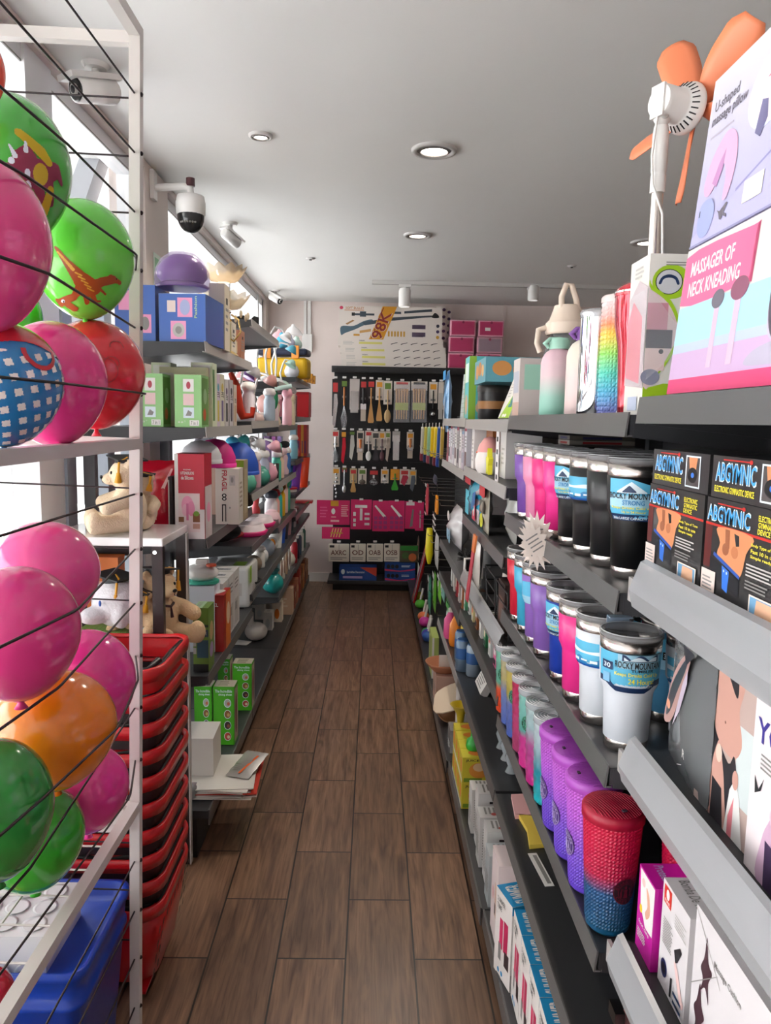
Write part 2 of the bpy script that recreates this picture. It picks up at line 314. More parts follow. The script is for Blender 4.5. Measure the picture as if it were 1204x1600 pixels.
# security cameras
def bullet(p, dirv, L, r, label, mount='ceiling'):
    p = Vector(p); t = thing('security_camera', label, 'security camera', p); d = Vector(dirv).normalized()
    T = d.to_track_quat('Z', 'Y').to_matrix().to_4x4()
    b = MB(); b.T = T; b.lathe([(r*.8, -L/2), (r, -L/2+.01), (r, L/2), (r*.9, L/2)], WHITE, 24); b.build('camera_body', t)
    b = MB(); b.T = T; b.lathe([(r*.88, L/2+.001), (r*.8, L/2+.004)], BLACK, 24); b.lathe([(r*.45, L/2+.0045), (r*.4, L/2+.012)], LGREY, 16).lathe([(r*.3, L/2+.0125), (r*.1, L/2+.014)], INK, 12); b.build('lens_ring', t)
    b = MB(); b.T = T; b.box(-r*1.02, r*1.02, r*.7, r*1.15, -L/2-.01, L/2+.03, WHITE); b.build('sun_hood', t)
    up = CEIL-p.z
    b = MB(); b.tube([(0, 0, r*.5), (0, 0, up*.5), (0, 0, up-.012)], .012, WHITE, 10); b.ell((0, 0, up*.45), .02, .02, .02, WHITE); b.T = Matrix.Translation((0, 0, up-.014)); b.lathe([(.035, 0), (.045, .014)], WHITE, 20); b.build('bracket', t)
q0 = at(170, 108, Z=CEIL); p = at(150, 142, Y=q0.y-.03); bullet(p, (-.75, -1, -.35), .15, .04, 'white bullet camera on the ceiling behind the white rack post')
p = at(360, 372, Y=4.6); bullet(p, (.5, .9, -.35), .13, .03, 'white bullet camera on the ceiling to the right of the dome camera')
p = at(430, 466, Y=6.9); bullet(p, (.8, -.6, -.5), .13, .035, 'white bullet camera in the far left corner of the ceiling')
p = at(298, 335, Y=3.62); t = thing('dome_camera', 'white and black dome security camera on a wall arm by the window', 'security camera', p)
b = MB().lathe([(.055, -.01), (.066, 0), (.068, .05), (.062, .08), (.03, .09)], WHITE, 32); b.build('housing', t)
b = MB().ell((0, 0, -.01), .062, .062, .075, M((.02, .02, .022), .08)); b.build('dome', t)
b = MB()
for k in range(7): a = -2.2+k*.2; b.ell((.058*math.cos(a), .058*math.sin(a), -.045), .005, .005, .005, GREY, 8, 6)
b.build('led', t)
b = MB().tube([(0, 0, .085), (0, 0, .115), (-.03, 0, .125), (XL-p.x+.02, 0, .115)], .017, WHITE, 12).box(XL-p.x, XL-p.x+.02, -.03, .03, .06, .19, WHITE).lathe([(.02, .125), (.02, .16)], M('5A3338', .5), 16); b.build('wall_arm', t, .003)
# cable trunking on the back wall
a = at(480, 472, Y=YB-.03); c = at(482, 522, Y=YB-.03); t = thing('cable_trunking', 'white twin cable trunking with a junction box on the back wall', 'cable trunking', (a.x, YB, 0))
MB().box(-.035, -.008, -.025, 0, c.z, CEIL, WHITE).box(.002, .034, -.025, 0, c.z, CEIL, WHITE).build('conduit', t); MB().box(-.05, .05, -.045, 0, c.z-.17, c.z, WHITE).build('junction_box', t, .004)
tr = MB().box(at(786, 500, Y=YB).x, at(786, 500, Y=YB).x+.02, YB-.02, YB, 1.6, CEIL, WALL).build('trim_1'); tag(tr, None, None, None, 'structure')

# ================================================================ SHELVING
def shelf_part(t, x0, x1, y0, y1, z, front, style, brackets=True, tl=.0):
    """x0 back, x1 front edge (front = sign of the aisle side as seen from the shelf)"""
    s = 1 if x1 > x0 else -1; a, c = min(x0, x1-s*.004), max(x0, x1-s*.004)
    b = MB().box(a, c, y0+.003, y1-.003, z-.03, z, DK)
    o = b.build('shelf', t)
    if brackets:
        for y in (y0+.004, y1-.004):
            bb = MB(); q = [(x0, z-.002), (x1-s*.01, z-.002), (x1-s*.01, z-.035), (x0, z-.075)]
            bb.add([(u, y-.0015, v) for u, v in q]+[(u, y+.0015, v) for u, v in q], [(0, 1, 2, 3), (7, 6, 5, 4), (0, 4, 5, 1), (1, 5, 6, 2), (2, 6, 7, 3), (3, 7, 4, 0)], DK)
            bb.build('bracket', o)
    r = MB()
    if style in ('dark', 'light'):
        mm = RAIL if style == 'dark' else LRAIL
        q = [(x1, z+.004), (x1-s*.003, z+.004), (x1+s*.004-s*.003, z-.034), (x1+s*.004, z-.034)]
        r.add([(u, y0+.002, v) for u, v in q]+[(u, y1-.002, v) for u, v in q], [(0, 1, 2, 3), (7, 6, 5, 4), (0, 4, 5, 1), (1, 5, 6, 2), (2, 6, 7, 3), (3, 7, 4, 0)], mm)
        r.box(min(x1, x1-s*.008), max(x1, x1-s*.008), y0+.002, y1-.002, z-.034, z-.031, mm)
        r.build('price_rail', o)
    elif style == 'clear':
        ya, yb = y0+.01, y1-.03; q = [(x1+s*.003, z-.037), (x1+s*.009, z-.012), (x1+s*.003, z+.006), (x1-s*.006, z+.030), (x1-s*.014, z+.034)]
        r.add([(u, y, v) for u, v in q for y in (ya, yb)], [(2*i, 2*i+1, 2*i+3, 2*i+2) for i in range(4)], CLEAR)
        r.box(min(x1, x1-s*.0055), max(x1, x1-s*.0055), ya, yb, z+.000, z+.004, CLEAR); r.build('clear_price_rail', o)
        MB().box(min(x1-s*.006, x1), max(x1-s*.006, x1), y0+.002, y1-.002, z-.034, z+.002, LRAIL).build('price_rail', o)
    return o
def unit(label, y0, y1, xb, xf, shelves, base, top, panel=True, group=None, xbase=None):
    s = 1 if xf > xb else -1; t = thing('shelving_unit', label, 'shelving unit', (0, 0, 0), 0, group)
    UPR = M((.07, .075, .085), .4, name='upright')
    for y in (y0+.02, y1-.02):
        b = MB().box(xb-.02, xb+.02, y-.015, y+.015, 0, top, UPR)
        for k in range(int(top/.1)): b.box(xb+s*.0201, xb+s*.0205, y-.004, y+.004, .1*k+.03, .1*k+.06, BLACK)
        b.build('upright', t)
    if panel: MB().box(xb-s*.03, xb-s*.02, y0, y1, .02, top, M((.05, .05, .055), .5)).build('back_panel', t)
    xbs = xbase or xf
    b = MB().box(min(xb, xbs-s*.004), max(xb, xbs-s*.004), y0+.002, y1-.002, base-.03, base, DK).box(min(xb, xbs-s*.05), max(xb, xbs-s*.05), y0+.01, y1-.01, 0, base-.03, M((.03, .028, .028), .6)).box(min(xbs, xbs-s*.006), max(xbs, xbs-s*.006), y0+.002, y1-.002, base-.055, base+.004, RAIL).build('base_shelf', t)
    for z, st in shelves: shelf_part(t, xb, xf, y0, y1, z, s, st)
    return t
XB = .80; XF = .385
unit('near right shelving unit holding massager, device and yoga boxes', .12, 1.095, XB, XF, [(1.686, 'dark'), (1.422, 'clear'), (1.152, 'clear'), (.832, 'clear'), (.53, 'dark')], .14, 1.75, True, None, .365)
unit('right shelving unit holding rows of steel and plastic tumblers', 1.135, 2.15, XB, XF, [(1.665, 'dark'), (1.388, 'dark'), (1.10, 'dark'), (.775, 'dark'), (.525, 'dark')], .14, 1.70, True, None, .362)
unit('right shelving unit with blue bags and hanging price rails, beyond the tumblers', 2.152, 3.165, XB, XF, [(1.655, 'light'), (1.46, 'light'), (1.255, 'dark'), (.99, 'clear'), (.835, 'dark'), (.53, 'dark')], .14, 1.70, True, None, .355)
unit('farthest right shelving unit with open shelves, beside the hooks of brushes', 3.167, 4.2, XB, XF, [(1.66, 'light'), (1.435, 'light'), (.98, 'dark'), (.795, 'dark'), (.52, 'light')], .14, 1.70, True, None, .345)
unit('nearest left shelving unit, blue cartons on its top shelf', 2.63, 3.615, -1.0, -.59, [(1.905, 'light'), (1.61, 'light'), (1.215, 'dark'), (.71, 'dark')], .19, 1.95, False, None)
unit('second left shelving unit with wires of lamps on the shelves', 3.617, 4.63, -1.0, -.59, [(2.11, 'light'), (1.63, 'light'), (1.275, 'light'), (1.02, 'dark'), (.78, 'dark')], .19, 2.15, False, None)
unit('third left shelving unit, holding the lamps and pink bottle', 4.632, 5.65, -1.0, -.59, [(1.87, 'light'), (1.60, 'dark'), (1.245, 'light'), (.965, 'dark'), (.775, 'dark'), (.52, 'dark')], .19, 2.0, False, None)
unit('last left shelving unit near the back wall with a yellow tool case', 5.652, 6.9, -1.0, -.59, [(1.955, 'dark'), (1.66, 'dark'), (1.33, 'dark'), (.90, 'dark'), (.50, 'dark')], .19, 2.0, False, None)
# ================================================================ RIGHT SIDE: tumblers
LB = M('58B4D8', .45); NAVY = M('12305A', .45); DB = M('2A7FB8', .45); SNOW = M('DDEAF2', .5); YT = M('F2E23A', .5)
def rz_of(pr, z):
    for (r0, z0), (r1, z1) in zip(pr, pr[1:]):
        if z0 <= z <= z1 and z1 > z0: return r0+(r1-r0)*(z-z0)/(z1-z0)
    return pr[-1][0]
class Wrap:
    """prints bent round a cup"""
    def __init__(s, mb, pr): s.mb = mb; s.pr = pr; s.k = 0
    def g(s, u, z): r = rz_of(s.pr, z)+.0006+.00025*s.k; a = u/.05; return (r*math.sin(a), -r*math.cos(a), z)
    def strip(s, u0, u1, lo, hi, m, n=14):
        s.k += 1; lo = lo if callable(lo) else (lambda u, c=lo: c); hi = hi if callable(hi) else (lambda u, c=hi: c); vs = []; fs = []; kz = 4
        for i in range(n+1):
            u = u0+(u1-u0)*i/n
            for j in range(kz+1): vs.append(s.g(u, lo(u)+(hi(u)-lo(u))*j/kz))
        for i in range(n):
            for j in range(kz): a = i*(kz+1)+j; fs.append((a, a+kz+1, a+kz+2, a+1))
        s.mb.add(vs, fs, m, True)
    def text(s, t, u0, u1, z0, z1, m):
        s.k += 1; v, f = textmesh(t); s.mb.add([s.g(u0+a*(u1-u0), z0+b*(z1-z0)) for a, b in v], f, m)
TP = [(.033, 0), (.0355, .003), (.0365, .018), (.0372, .02), (.0405, .100), (.0430, .108), (.0478, .118), (.0505, .175), (.0505, .178), (.0508, .196)]
def tumbler(col, style, label, loc, rz=0, group='steel tumblers on the right shelves'):
    t = thing('tumbler', label, 'tumbler', loc, rz, group); m = M(col, .33, coat=.15, name='powder_coat')
    q = [p for p in TP if .02 <= p[1] <= .175]; MB().lathe([(.036, .0195)]+q+[(.049, .1755)], m, 40, cap=False).build('body', t)
    MB().lathe([p for p in TP if p[1] <= .018]+[(.0362, .0198)], STEEL, 40).build('base_band', t)
    MB().lathe([(.0495, .175), (.0505, .1765), (.0508, .196), (.047, .196), (.046, .18)], STEEL, 40, cap=False).build('rim', t)
    b = MB().lathe([(.0500, .1962), (.0525, .198), (.0525, .2035), (.049, .206), (.046, .200), (1e-5, .199)], M((.45, .44, .45), .05, alpha=.45), 40, cap=False)
    b.lathe([(.0515, .2055), (.0505, .2072), (.049, .2058)], M((.75, .75, .77), .1, alpha=.8), 40, cap=False)
    b.box(-.010, .010, -.044, -.012, .200, .2065, M((.2, .2, .22), .1, alpha=.7)); b.build('lid', t)
    if style:
        b = MB(); w = Wrap(b, TP); u = .062
        if style == 'rocky':
            w.strip(-u, u, lambda x: .112+.012*max(0, min(1, (abs(x)-.03)/.01)), .176, LB); w.strip(-u, u, lambda x: .110+.012*max(0, min(1, (abs(x)-.03)/.01)), lambda x: .120+.012*max(0, min(1, (abs(x)-.03)/.01)), NAVY)
            w.strip(-.022, .05, .152, .176, M('9CC8DC', .5)); w.strip(-.015, .045, .165, lambda x: .167+.009*abs(math.sin(x*110)), NAVY, 20); w.strip(-.012, .042, .166, lambda x: .166+.007*abs(math.sin(x*110+.4)), SNOW, 20)
            w.strip(-.052, -.03, .146, .160, NAVY, 4); w.text('30', -.048, -.034, .149, .157, SNOW); w.strip(-.05, -.035, .124, .140, M('7FB4D8', .5), 3)
            w.text('ROCKY MOUNTAIN', -.026, .05, .153, .1645, INK); w.text('TUMBLER', 0, .036, .1475, .1525, INK)
            w.text('Keeps Drinks Cold Up', -.026, .046, .138, .146, YT); w.text('24 Hours!', -.004, .038, .1275, .1365, YT); w.text('30oz LARGE CAPACITY', -.008, .036, .1215, .1252, SNOW)
        elif style == 'strong':
            w.strip(-u, .066, .102, lambda x: .172 if x < -.02 else max(.158, .172-.3*(x+.02)), LB, 20); w.strip(-u, .066, .125, .145, M('9CC8DC', .5)); w.strip(-u, .066, .102, .113, NAVY)
            w.strip(-.045, .005, .149, lambda x: .150+.018*max(0, 1-abs(x+.02)/.026), SNOW, 16); w.strip(-.035, -.012, .150, lambda x: .151+.011*max(0, 1-abs(x+.023)/.012), NAVY, 12)
            w.text('ROCKY MOUNTAIN', -.06, .028, .139, .149, INK); w.text('STRONG', -.034, .002, .129, .137, DB); w.text('Keeps Drinks Cold with Ice', -.055, .03, .121, .1265, YT); w.text('Up to 24 Hours!', -.035, .005, .1145, .1195, YT)
            w.text('30oz LARGE CAPACITY', -.055, .010, .104, .1085, SNOW); w.strip(.036, .056, .128, .140, BLACK, 4); w.text('12', .038, .046, .131, .138, SNOW); w.strip(.047, .054, .131, .138, M('E0603A', .5), 3)
        elif style == 'ice':
            w.strip(-u, u, .112, .158, LB); w.strip(-u, u, .112, lambda x: .124+.006*math.sin(x*130), DB, 24); w.strip(-u, u, .136, lambda x: .142+.002*math.sin(x*80), SNOW, 20); w.strip(-u, u, .112, .116, M('0E4FA0', .4))
            for i in range(5): w.strip(-.05+.02*i, -.036+.02*i, .120+.002*(i % 2), .125, SNOW, 3)
        elif style == 'square':
            w.strip(-u, u, .105, lambda x: .165-.1*abs(x), LB); w.strip(-u, u, .105, .125, M('9CC8DC', .5)); w.strip(-.012, .012, .125, .140, BLACK, 4); w.strip(0, .010, .127, .138, M('E0603A', .5), 3); w.text('30', -.010, -.001, .128, .137, SNOW)
        b.build('paper_label', t)
    return t
G = 'steel tumblers on the right shelves'
S2, S3, S4, S5 = 1.3885, 1.1005, .7785, .5255
for y, x, c, st, lb, rz in [(2.02, .432, '7A4FA8', None, 'purple steel tumbler, farthest of the row above the price cards', 0), (1.915, .434, 'E890B4', None, 'pale pink steel tumbler beside the purple one', 0),
        (1.81, .435, 'E82880', None, 'hot pink tumbler next to the pale pink one', 0), (1.70, .437, 'EE3090', None, 'hot pink tumbler touching the black labelled ones', 0),
        (1.595, .440, '141416', 'strong', 'narrow-looking black tumbler with blue label beside hot pink', -.5), (1.485, .443, '161618', 'ice', 'black tumbler with only a blue label strip showing', -.9),
        (1.375, .447, '18181A', None, 'plain black tumbler just behind the largest black one', 0), (1.262, .450, '0D0D0E', 'strong', 'largest black tumbler with blue mountain label at the shelf end', -.12)]:
    tumbler(c, st, lb, (x, y, S2), rz)
for i, (y, x) in enumerate([(1.25, .565), (1.36, .562), (1.47, .56), (1.585, .557), (1.70, .555)]):
    tumbler('151517', None, ['black tumbler in the back row behind the largest black one', 'second black tumbler in the back row, lid showing', 'third black tumbler in the back row, lid showing', 'fourth black tumbler in the back row, lid showing', 'fifth black tumbler in the back row, lid showing'][i], (x, y, S2))
for y, x, c, st, lb, rz in [(2.03, .425, 'D0203A', None, 'red steel tumbler beside the wire baskets', 0), (1.925, .425, '3FA8CC', None, 'cyan steel tumbler half hidden by the price cards', 0),
        (1.82, .425, '8A62B4', 'square', 'lilac tumbler with pale blue label and small black square', -.3), (1.72, .425, '8A62B4', None, 'lilac tumbler behind the blue labelled one', 0), (1.66, .535, '8058AC', None, 'lilac tumbler squeezed behind the royal blue one', 0),
        (1.555, .425, '1A3AA0', 'strong', 'royal blue tumbler with mountain label', -.5), (1.445, .425, 'E8308A', None, 'hot pink tumbler between the blue and the white ones', 0),
        (1.335, .430, 'DDE1E8', 'ice', 'white tumbler with icy blue label, behind the front white one', -.55), (1.22, .440, 'D8DCE4', 'rocky', 'front white tumbler with yellow lettered mountain label', -.28)]:
    tumbler(c, st, lb, (x, y, S3), rz)
for i, (y, x, c, st) in enumerate([(1.235, .560, 'DDE1E8', 'ice'), (1.35, .557, '5090B8', 'square'), (1.46, .54, '202024', 'strong'), (1.57, .545, '8058AC', None), (1.78, .545, '8058AC', None)]):
    tumbler(c, st, ['white tumbler with blue ice label half behind the yoga pouch', 'blue tumbler in the back row beside the front white one', 'black tumbler in the back row behind the white ones', 'lilac tumbler in the back row, only its lid showing', 'lilac tumbler at the far end of the back row'][i], (x, y, S3), -.3)
tape = MB().box(-.02, .02, -.002, 0, -.024, .008, M('8FA0B4', .3)).box(-.02, .02, -.02, 0, .007, .009, M('8FA0B4', .3)).build('grey_tape'); put(tape, (.435, 1.277, 1.308)); tag(tape, 'grey strip of tape on the lid between the two front white tumblers', 'tape')
# studded and glitter cups
def emblem(w, z, m, u0=0, R=.019):
    def disc(r0, r1, mm, n=28):
        w.k += 1; vs = []; fs = []
        for i in range(n): a = 2*PI*i/n; vs += [w.g(u0+r0*math.cos(a), z+r0*math.sin(a)), w.g(u0+r1*math.cos(a), z+r1*math.sin(a))]
        for i in range(n): j = (i+1) % n; fs.append((2*i, 2*j, 2*j+1, 2*i+1))
        w.mb.add(vs, fs, mm)
    return disc
def cup_emblem(w, z, base, line, u0=0, R=.019):
    d = emblem(w, z, base, u0, R); d(1e-4, R, base); d(R*.93, R*.98, line); d(R*.58, R*.62, line)
    for word, a0, a1, top in (('STARBUCKS', 2.75, .4, 1), ('COFFEE', 3.7, 5.72, 0)):
        w.k += 1
        for i, ch in enumerate(word):
            a = a0+(a1-a0)*i/(len(word)-1); v, f = textmesh(ch); rm = R*.77; hs = R*.23; ws = R*.2*(.4 if ch == 'I' else 1)
            vs = []
            for p, q in v:
                lx = (p-.5)*ws; ly = (q-.5)*hs; ang = a-PI/2 if top else a+PI/2
                vs.append(w.g(u0+rm*math.cos(a)+lx*math.cos(ang)-ly*math.sin(ang), z+rm*math.sin(a)+lx*math.sin(ang)+ly*math.cos(ang)))
            w.mb.add(vs, f, line)
    d2 = lambda cx, cz, r: (setattr(w, 'k', w.k), w.mb.add([w.g(u0+cx+r*math.cos(2*PI*i/5*2+PI/2), z+cz+r*math.sin(2*PI*i/5*2+PI/2)) for i in range(5)], [(0, 1, 2, 3, 4)], line))
    d2(0, R*.38, R*.14)
    w.k += 1; w.mb.add([w.g(u0+x*R, z+y*R) for x, y in [(-.16, .2), (.16, .2), (.12, -.05), (.2, -.45), (-.2, -.45), (-.12, -.05)]], [(0, 1, 2, 3, 4, 5)], line)
    for sgn in (-1, 1):
        w.mb.add([w.g(u0+sgn*x*R, z+y*R) for x, y in [(.24, .28), (.34, .1), (.3, -.35), (.42, -.42), (.46, 0), (.36, .3)]], [(0, 1, 2, 3, 4, 5)], line)
def studded(stops, label, loc, rz, h, rb, rt, lidcol, em=True, name='studded_cup', coat=.1, scale=88, amp=.0016, clear=False, emc=None):
    t = thing(name, label, 'cup', loc, rz, 'plastic cold cups on the right shelf'); pr = [(rb*.9, 0), (rb, .006), (rt, h)]
    m = MG(stops, 2, 0, h, .28 if clear else .38, .5 if clear else .1, .86 if clear else 1); b = MB(); n = scale; rows = int(h/(2*PI*rt/n)); vs = []; fs = []
    for j in range(rows+1):
        z = .006+(h-.012)*j/rows; r = rz_of(pr, z)
        for i in range(n):
            k = amp if (i % 2 and j % 2) and j > 2 else 0; a = 2*PI*i/n
            if clear: k = amp*(math.cos((i+(j//3) % 2*3)*2*PI/6)*(.5+.5*(j % 3)))
            vs.append(((r+k)*math.cos(a), (r+k)*math.sin(a), z))
    for j in range(rows):
        for i in range(n): fs.append((j*n+i, j*n+(i+1) % n, (j+1)*n+(i+1) % n, (j+1)*n+i))
    b.add(vs, fs, m, clear); b.lathe([(rb*.86, 0), (rb, .006)], m, n); b.build('body', t)
    if clear:
        lm = M((.62, .64, .68), .1, alpha=.55)
        b = MB().lathe([(rt*1.0, h-.008), (rt*1.05, h-.006), (rt*1.05, h+.004), (rt*.98, h+.008), (rt*.9, h+.005), (rt*.72, h+.008), (rt*.6, h+.005), (rt*.42, h+.008), (rt*.2, h+.005), (1e-5, h+.006)], lm, 32, cap=False)
        for r in (1.03, .85, .66, .48, .3): b.lathe([(rt*r, h+.0075), (rt*r*.985, h+.0095), (rt*r*.96, h+.0075)], M((.80, .80, .82), .15), 32, cap=False)
        b.build('lid', t)
    else:
        lm = M(lidcol, .4, name='lid_plastic'); b = MB().lathe([(rt*1.0, h-.014), (rt*1.06, h-.012), (rt*1.06, h+.004), (rt*.98, h+.008), (rt*.6, h+.011), (1e-5, h+.012)], lm, 36, cap=False)
        for i in range(-9, 10):
            x = i*rt*.1; L = math.sqrt(max(0, (rt*.97)**2-x*x))
            if L > .01: b.tube([(x, -L, h+.008), (x, -L*.5, h+.0112), (x, L*.5, h+.0112), (x, L, h+.008)], .0011, lm, 5)
        b.box(-.004, .004, -rt*.65, -rt*.55, h+.010, h+.0135, M((.05, .03, .05), .5)); b.build('lid', t)
    if em:
        b = MB(); w = Wrap(b, [(r+amp+.0005, z) for r, z in pr]); cup_emblem(w, h*.42 if not clear else h*.62, emc[0] if emc else M((.02, .01, .015), .5), emc[1] if emc else M('7A1630', .5), 0, .024 if not clear else .02); b.build('round_emblem', t)
    return t
PL = M('5A2A78', .5)
studded([(0, '0E4A6A'), (.38, '1A4A78'), (.52, 'B01040'), (1, 'C8123E')], 'large studded cup fading from crimson to dark blue, at the shelf end', (.422, 1.205, S4), .30, .215, .037, .050, 'A81232')
studded([(0, '0E4A6A'), (.38, '1A4A78'), (.52, 'B01040'), (1, 'C8123E')], 'second crimson and blue studded cup in the shade behind the first', (.545, 1.165, S4), .3, .215, .037, .050, 'A81232')
for y, x, rz, lb in ((1.315, .421, -1.5, 'lilac studded cup directly behind the large crimson one'), (1.42, .420, -1.5, 'lilac studded cup, middle one of three'), (1.525, .419, -1.5, 'lilac studded cup nearest the glitter cups')):
    studded([(0, '5A3CB8'), (.35, '7A50C8'), (.7, 'B05AC8'), (1, 'B858C0')], lb, (x, y, S4), rz, .215, .037, .050, 'B050BE', emc=(M('4A2A78', .5), LILAC))
gl = [([(0, '28B0B8'), (.4, '2890A0'), (.7, 'A8C0C8'), (1, 'C0CCD0')], 'clear glitter cup with teal base, nearest the lilac cups', 0), ([(0, 'C83088'), (.5, 'B05090'), (.75, 'A0C0C4'), (1, 'B8CCCC')], 'glitter cup with magenta base and clear top', 0),
      ([(0, 'D83890'), (.42, 'C84090'), (.5, '60A8A0'), (1, '8CC8BC')], 'glitter cup, pink below and mint above with a dark emblem', 1), ([(0, 'A04068'), (.5, 'B84070'), (1, 'C03058')], 'rose red glitter cup', 0),
      ([(0, '5068B8'), (.5, '6878B8'), (.62, 'B8A850'), (1, 'C8B460')], 'glitter cup, yellow above and periwinkle below', 1), ([(0, '5068B8'), (.5, '7080B0'), (.7, 'B8A870'), (1, 'B8B090')], 'dull yellow and blue glitter cup, second from the far end', 0),
      ([(0, 'E04820'), (.38, 'E05028'), (.48, '60A890'), (1, '80C0A8')], 'glitter cup, orange below and mint above, farthest of the row', 1)]
for i, (st, lb, e) in enumerate(gl):
    studded(st, lb, (.418, 1.63+.09*i, S4), -.7, .20, .034, .041, None, bool(e), 'glitter_cup', .5, 48, .0011, True, (M('10402E', .4), M('58B090', .5)))
# tall bottles on the top shelf
T1 = 1.6655
BG = 'drink bottles on the right top shelf'
t = thing('tall_tumbler', 'glossy red tall tumbler beside the green eyed box', 'tumbler', (.466, 1.36, T1), 0, BG)
rm = M((.55, .01, .03), .14, .6, coat=1); MB().lathe([(.024, 0), (.0255, .004), (.028, .07), (.031, .125), (.038, .16), (.040, .20), (.0395, .212)], rm, 36).build('body', t)
MB().lathe([(.0405, .211), (.041, .218), (.038, .222), (.036, .226), (.02, .236), (1e-5, .238)], M((.6, .02, .04), .12, coat=1, alpha=.93), 36, cap=False).lathe([(.0412, .216), (.0412, .219)], CHROME, 36, cap=False).build('lid', t)
t = thing('tall_tumbler', 'tall rainbow tumbler with a moulded square grid', 'tumbler', (.468, 1.455, T1), 0, BG)
m = MG([(0, '7060B8'), (.2, '50A8D0'), (.38, '50C8B0'), (.55, '90D860'), (.72, 'F0C850'), (.8, 'F09060'), (.88, 'E8B0A8'), (1, 'F0D8D8')], 2, 0, .215, .25, .4)
b = MB(); vs = []; fs = []; n = 96; rows = 72
for j in range(rows+1):
    for i in range(n): r = .037-(.0014 if (i % 3 == 0 or j % 3 == 0) else 0); vs.append((r*math.cos(2*PI*i/n), r*math.sin(2*PI*i/n), .215*j/rows))
for j in range(rows):
    for i in range(n): fs.append((j*n+i, j*n+(i+1) % n, (j+1)*n+(i+1) % n, (j+1)*n+i))
b.add(vs, fs, m).lathe([(.0355, .0), (.0355, .001)], m, 32); b.build('body', t); MB().lathe([(.038, .214), (.038, .224), (.034, .228), (1e-5, .227)], M('E8D4D0', .3), 36, cap=False).build('lid', t)
t = thing('tall_tumbler', 'mirror silver tumbler with painted orange and magenta reflections beside the rainbow one', 'tumbler', (.465, 1.59, T1), 0, BG)
MB().lathe([(.036, 0), (.037, .004), (.037, .205)], M((.9, .9, .92), .06, 1), 40).build('body', t)
b = MB(); w = Wrap(b, [(.037, 0), (.037, .21)]); w.strip(.010, .024, .07, .195, M('C87820', .25, .4), 5); w.strip(.012, .024, .01, .07, M('B82868', .25, .4), 5); w.strip(.03, .05, .01, .19, M('202838', .2), 5); b.build('painted_reflection', t)  # mirror reflections painted on as orange, magenta and dark strips
MB().lathe([(.038, .204), (.039, .214), (.036, .22), (1e-5, .221)], M((.6, .6, .62), .15, .7), 36, cap=False).build('lid', t)
def smooth_bottle(lb, loc, mat, cap, h=.175, r=.046, strap=True):
    t = thing('water_bottle', lb, 'bottle', loc, 0, BG); pr = [(r*.9, 0), (r, .008), (r, h*.78), (r*.93, h*.86), (r*.75, h*.94), (r*.5, h*.985), (r*.45, h)]
    MB().lathe(pr, mat, 12 if True else 40).build('body', t, .003)
    b = MB().lathe([(r*.56, h-.002), (r*.58, h+.018), (r*.5, h+.026), (1e-5, h+.027)], cap, 28, cap=False); b.build('cap', t, .001)
    if strap: MB().tube([(-r*.6, 0, h+.004), (-r*.85, -.005, h+.012), (-r*.6, -.005, h+.022), (0, 0, h+.024), (r*.5, 0, h+.02)], .006, cap, 8).build('carry_loop', t)
smooth_bottle('cream water bottle fading to pale pink with a purple loop cap', (.482, 1.73, T1), MG([(0, 'E8CCC8'), (.5, 'EAD0CC'), (.8, 'E6DCCC'), (1, 'E4DCCC')], 2, 0, .17, .5), PURP)
smooth_bottle('water bottle fading from pink to mint green', (.472, 1.95, T1), MG([(0, '90CCB8'), (.3, 'A0CCBC'), (.62, 'E0C4C8'), (1, 'E4BCC8')], 2, 0, .17, .5), MINT)
t = thing('water_bottle', 'big clear jug bottle with cream flip spout lid, behind the pink and mint bottle', 'bottle', (.515, 2.06, T1), 0, BG)
SMK = M((.30, .31, .32), .12, alpha=.5); MB().lathe([(.055, 0), (.058, .006), (.058, .17), (.05, .2), (.042, .215), (.042, .225)], SMK, 36).build('body', t)
b = MB(); w = Wrap(b, [(.0585, 0), (.0585, .2)]); w.strip(-.075, -.02, .08, .17, M((.10, .10, .11), .3), 8); w.text('LIKE', -.07, -.04, .13, .145, WHITE); w.strip(-.055, -.052, .09, .12, WHITE, 2); b.build('printed_band', t)
CR = M('EAD6C4', .42); b = MB().lathe([(.052, .222), (.056, .226), (.056, .252), (.046, .262), (.036, .292), (.034, .30), (1e-5, .302)], CR, 36, cap=False); b.build('lid', t, .001)
b = MB(); b.tube([(-.02, -.02, .285), (-.022, -.022, .32), (-.01, -.02, .352), (.004, -.02, .350), (.018, -.02, .315), (.026, -.018, .275)], .008, CR, 10); b.build('flip_handle', t)
b = MB(); b.tube([(-.056, 0, .24), (-.075, 0, .235), (-.078, 0, .20), (-.068, 0, .175)], .008, CR, 8); b.build('carry_loop', t, .002); MB().box(.028, .06, -.015, .015, .272, .288, CR).build('spout', t, .002)
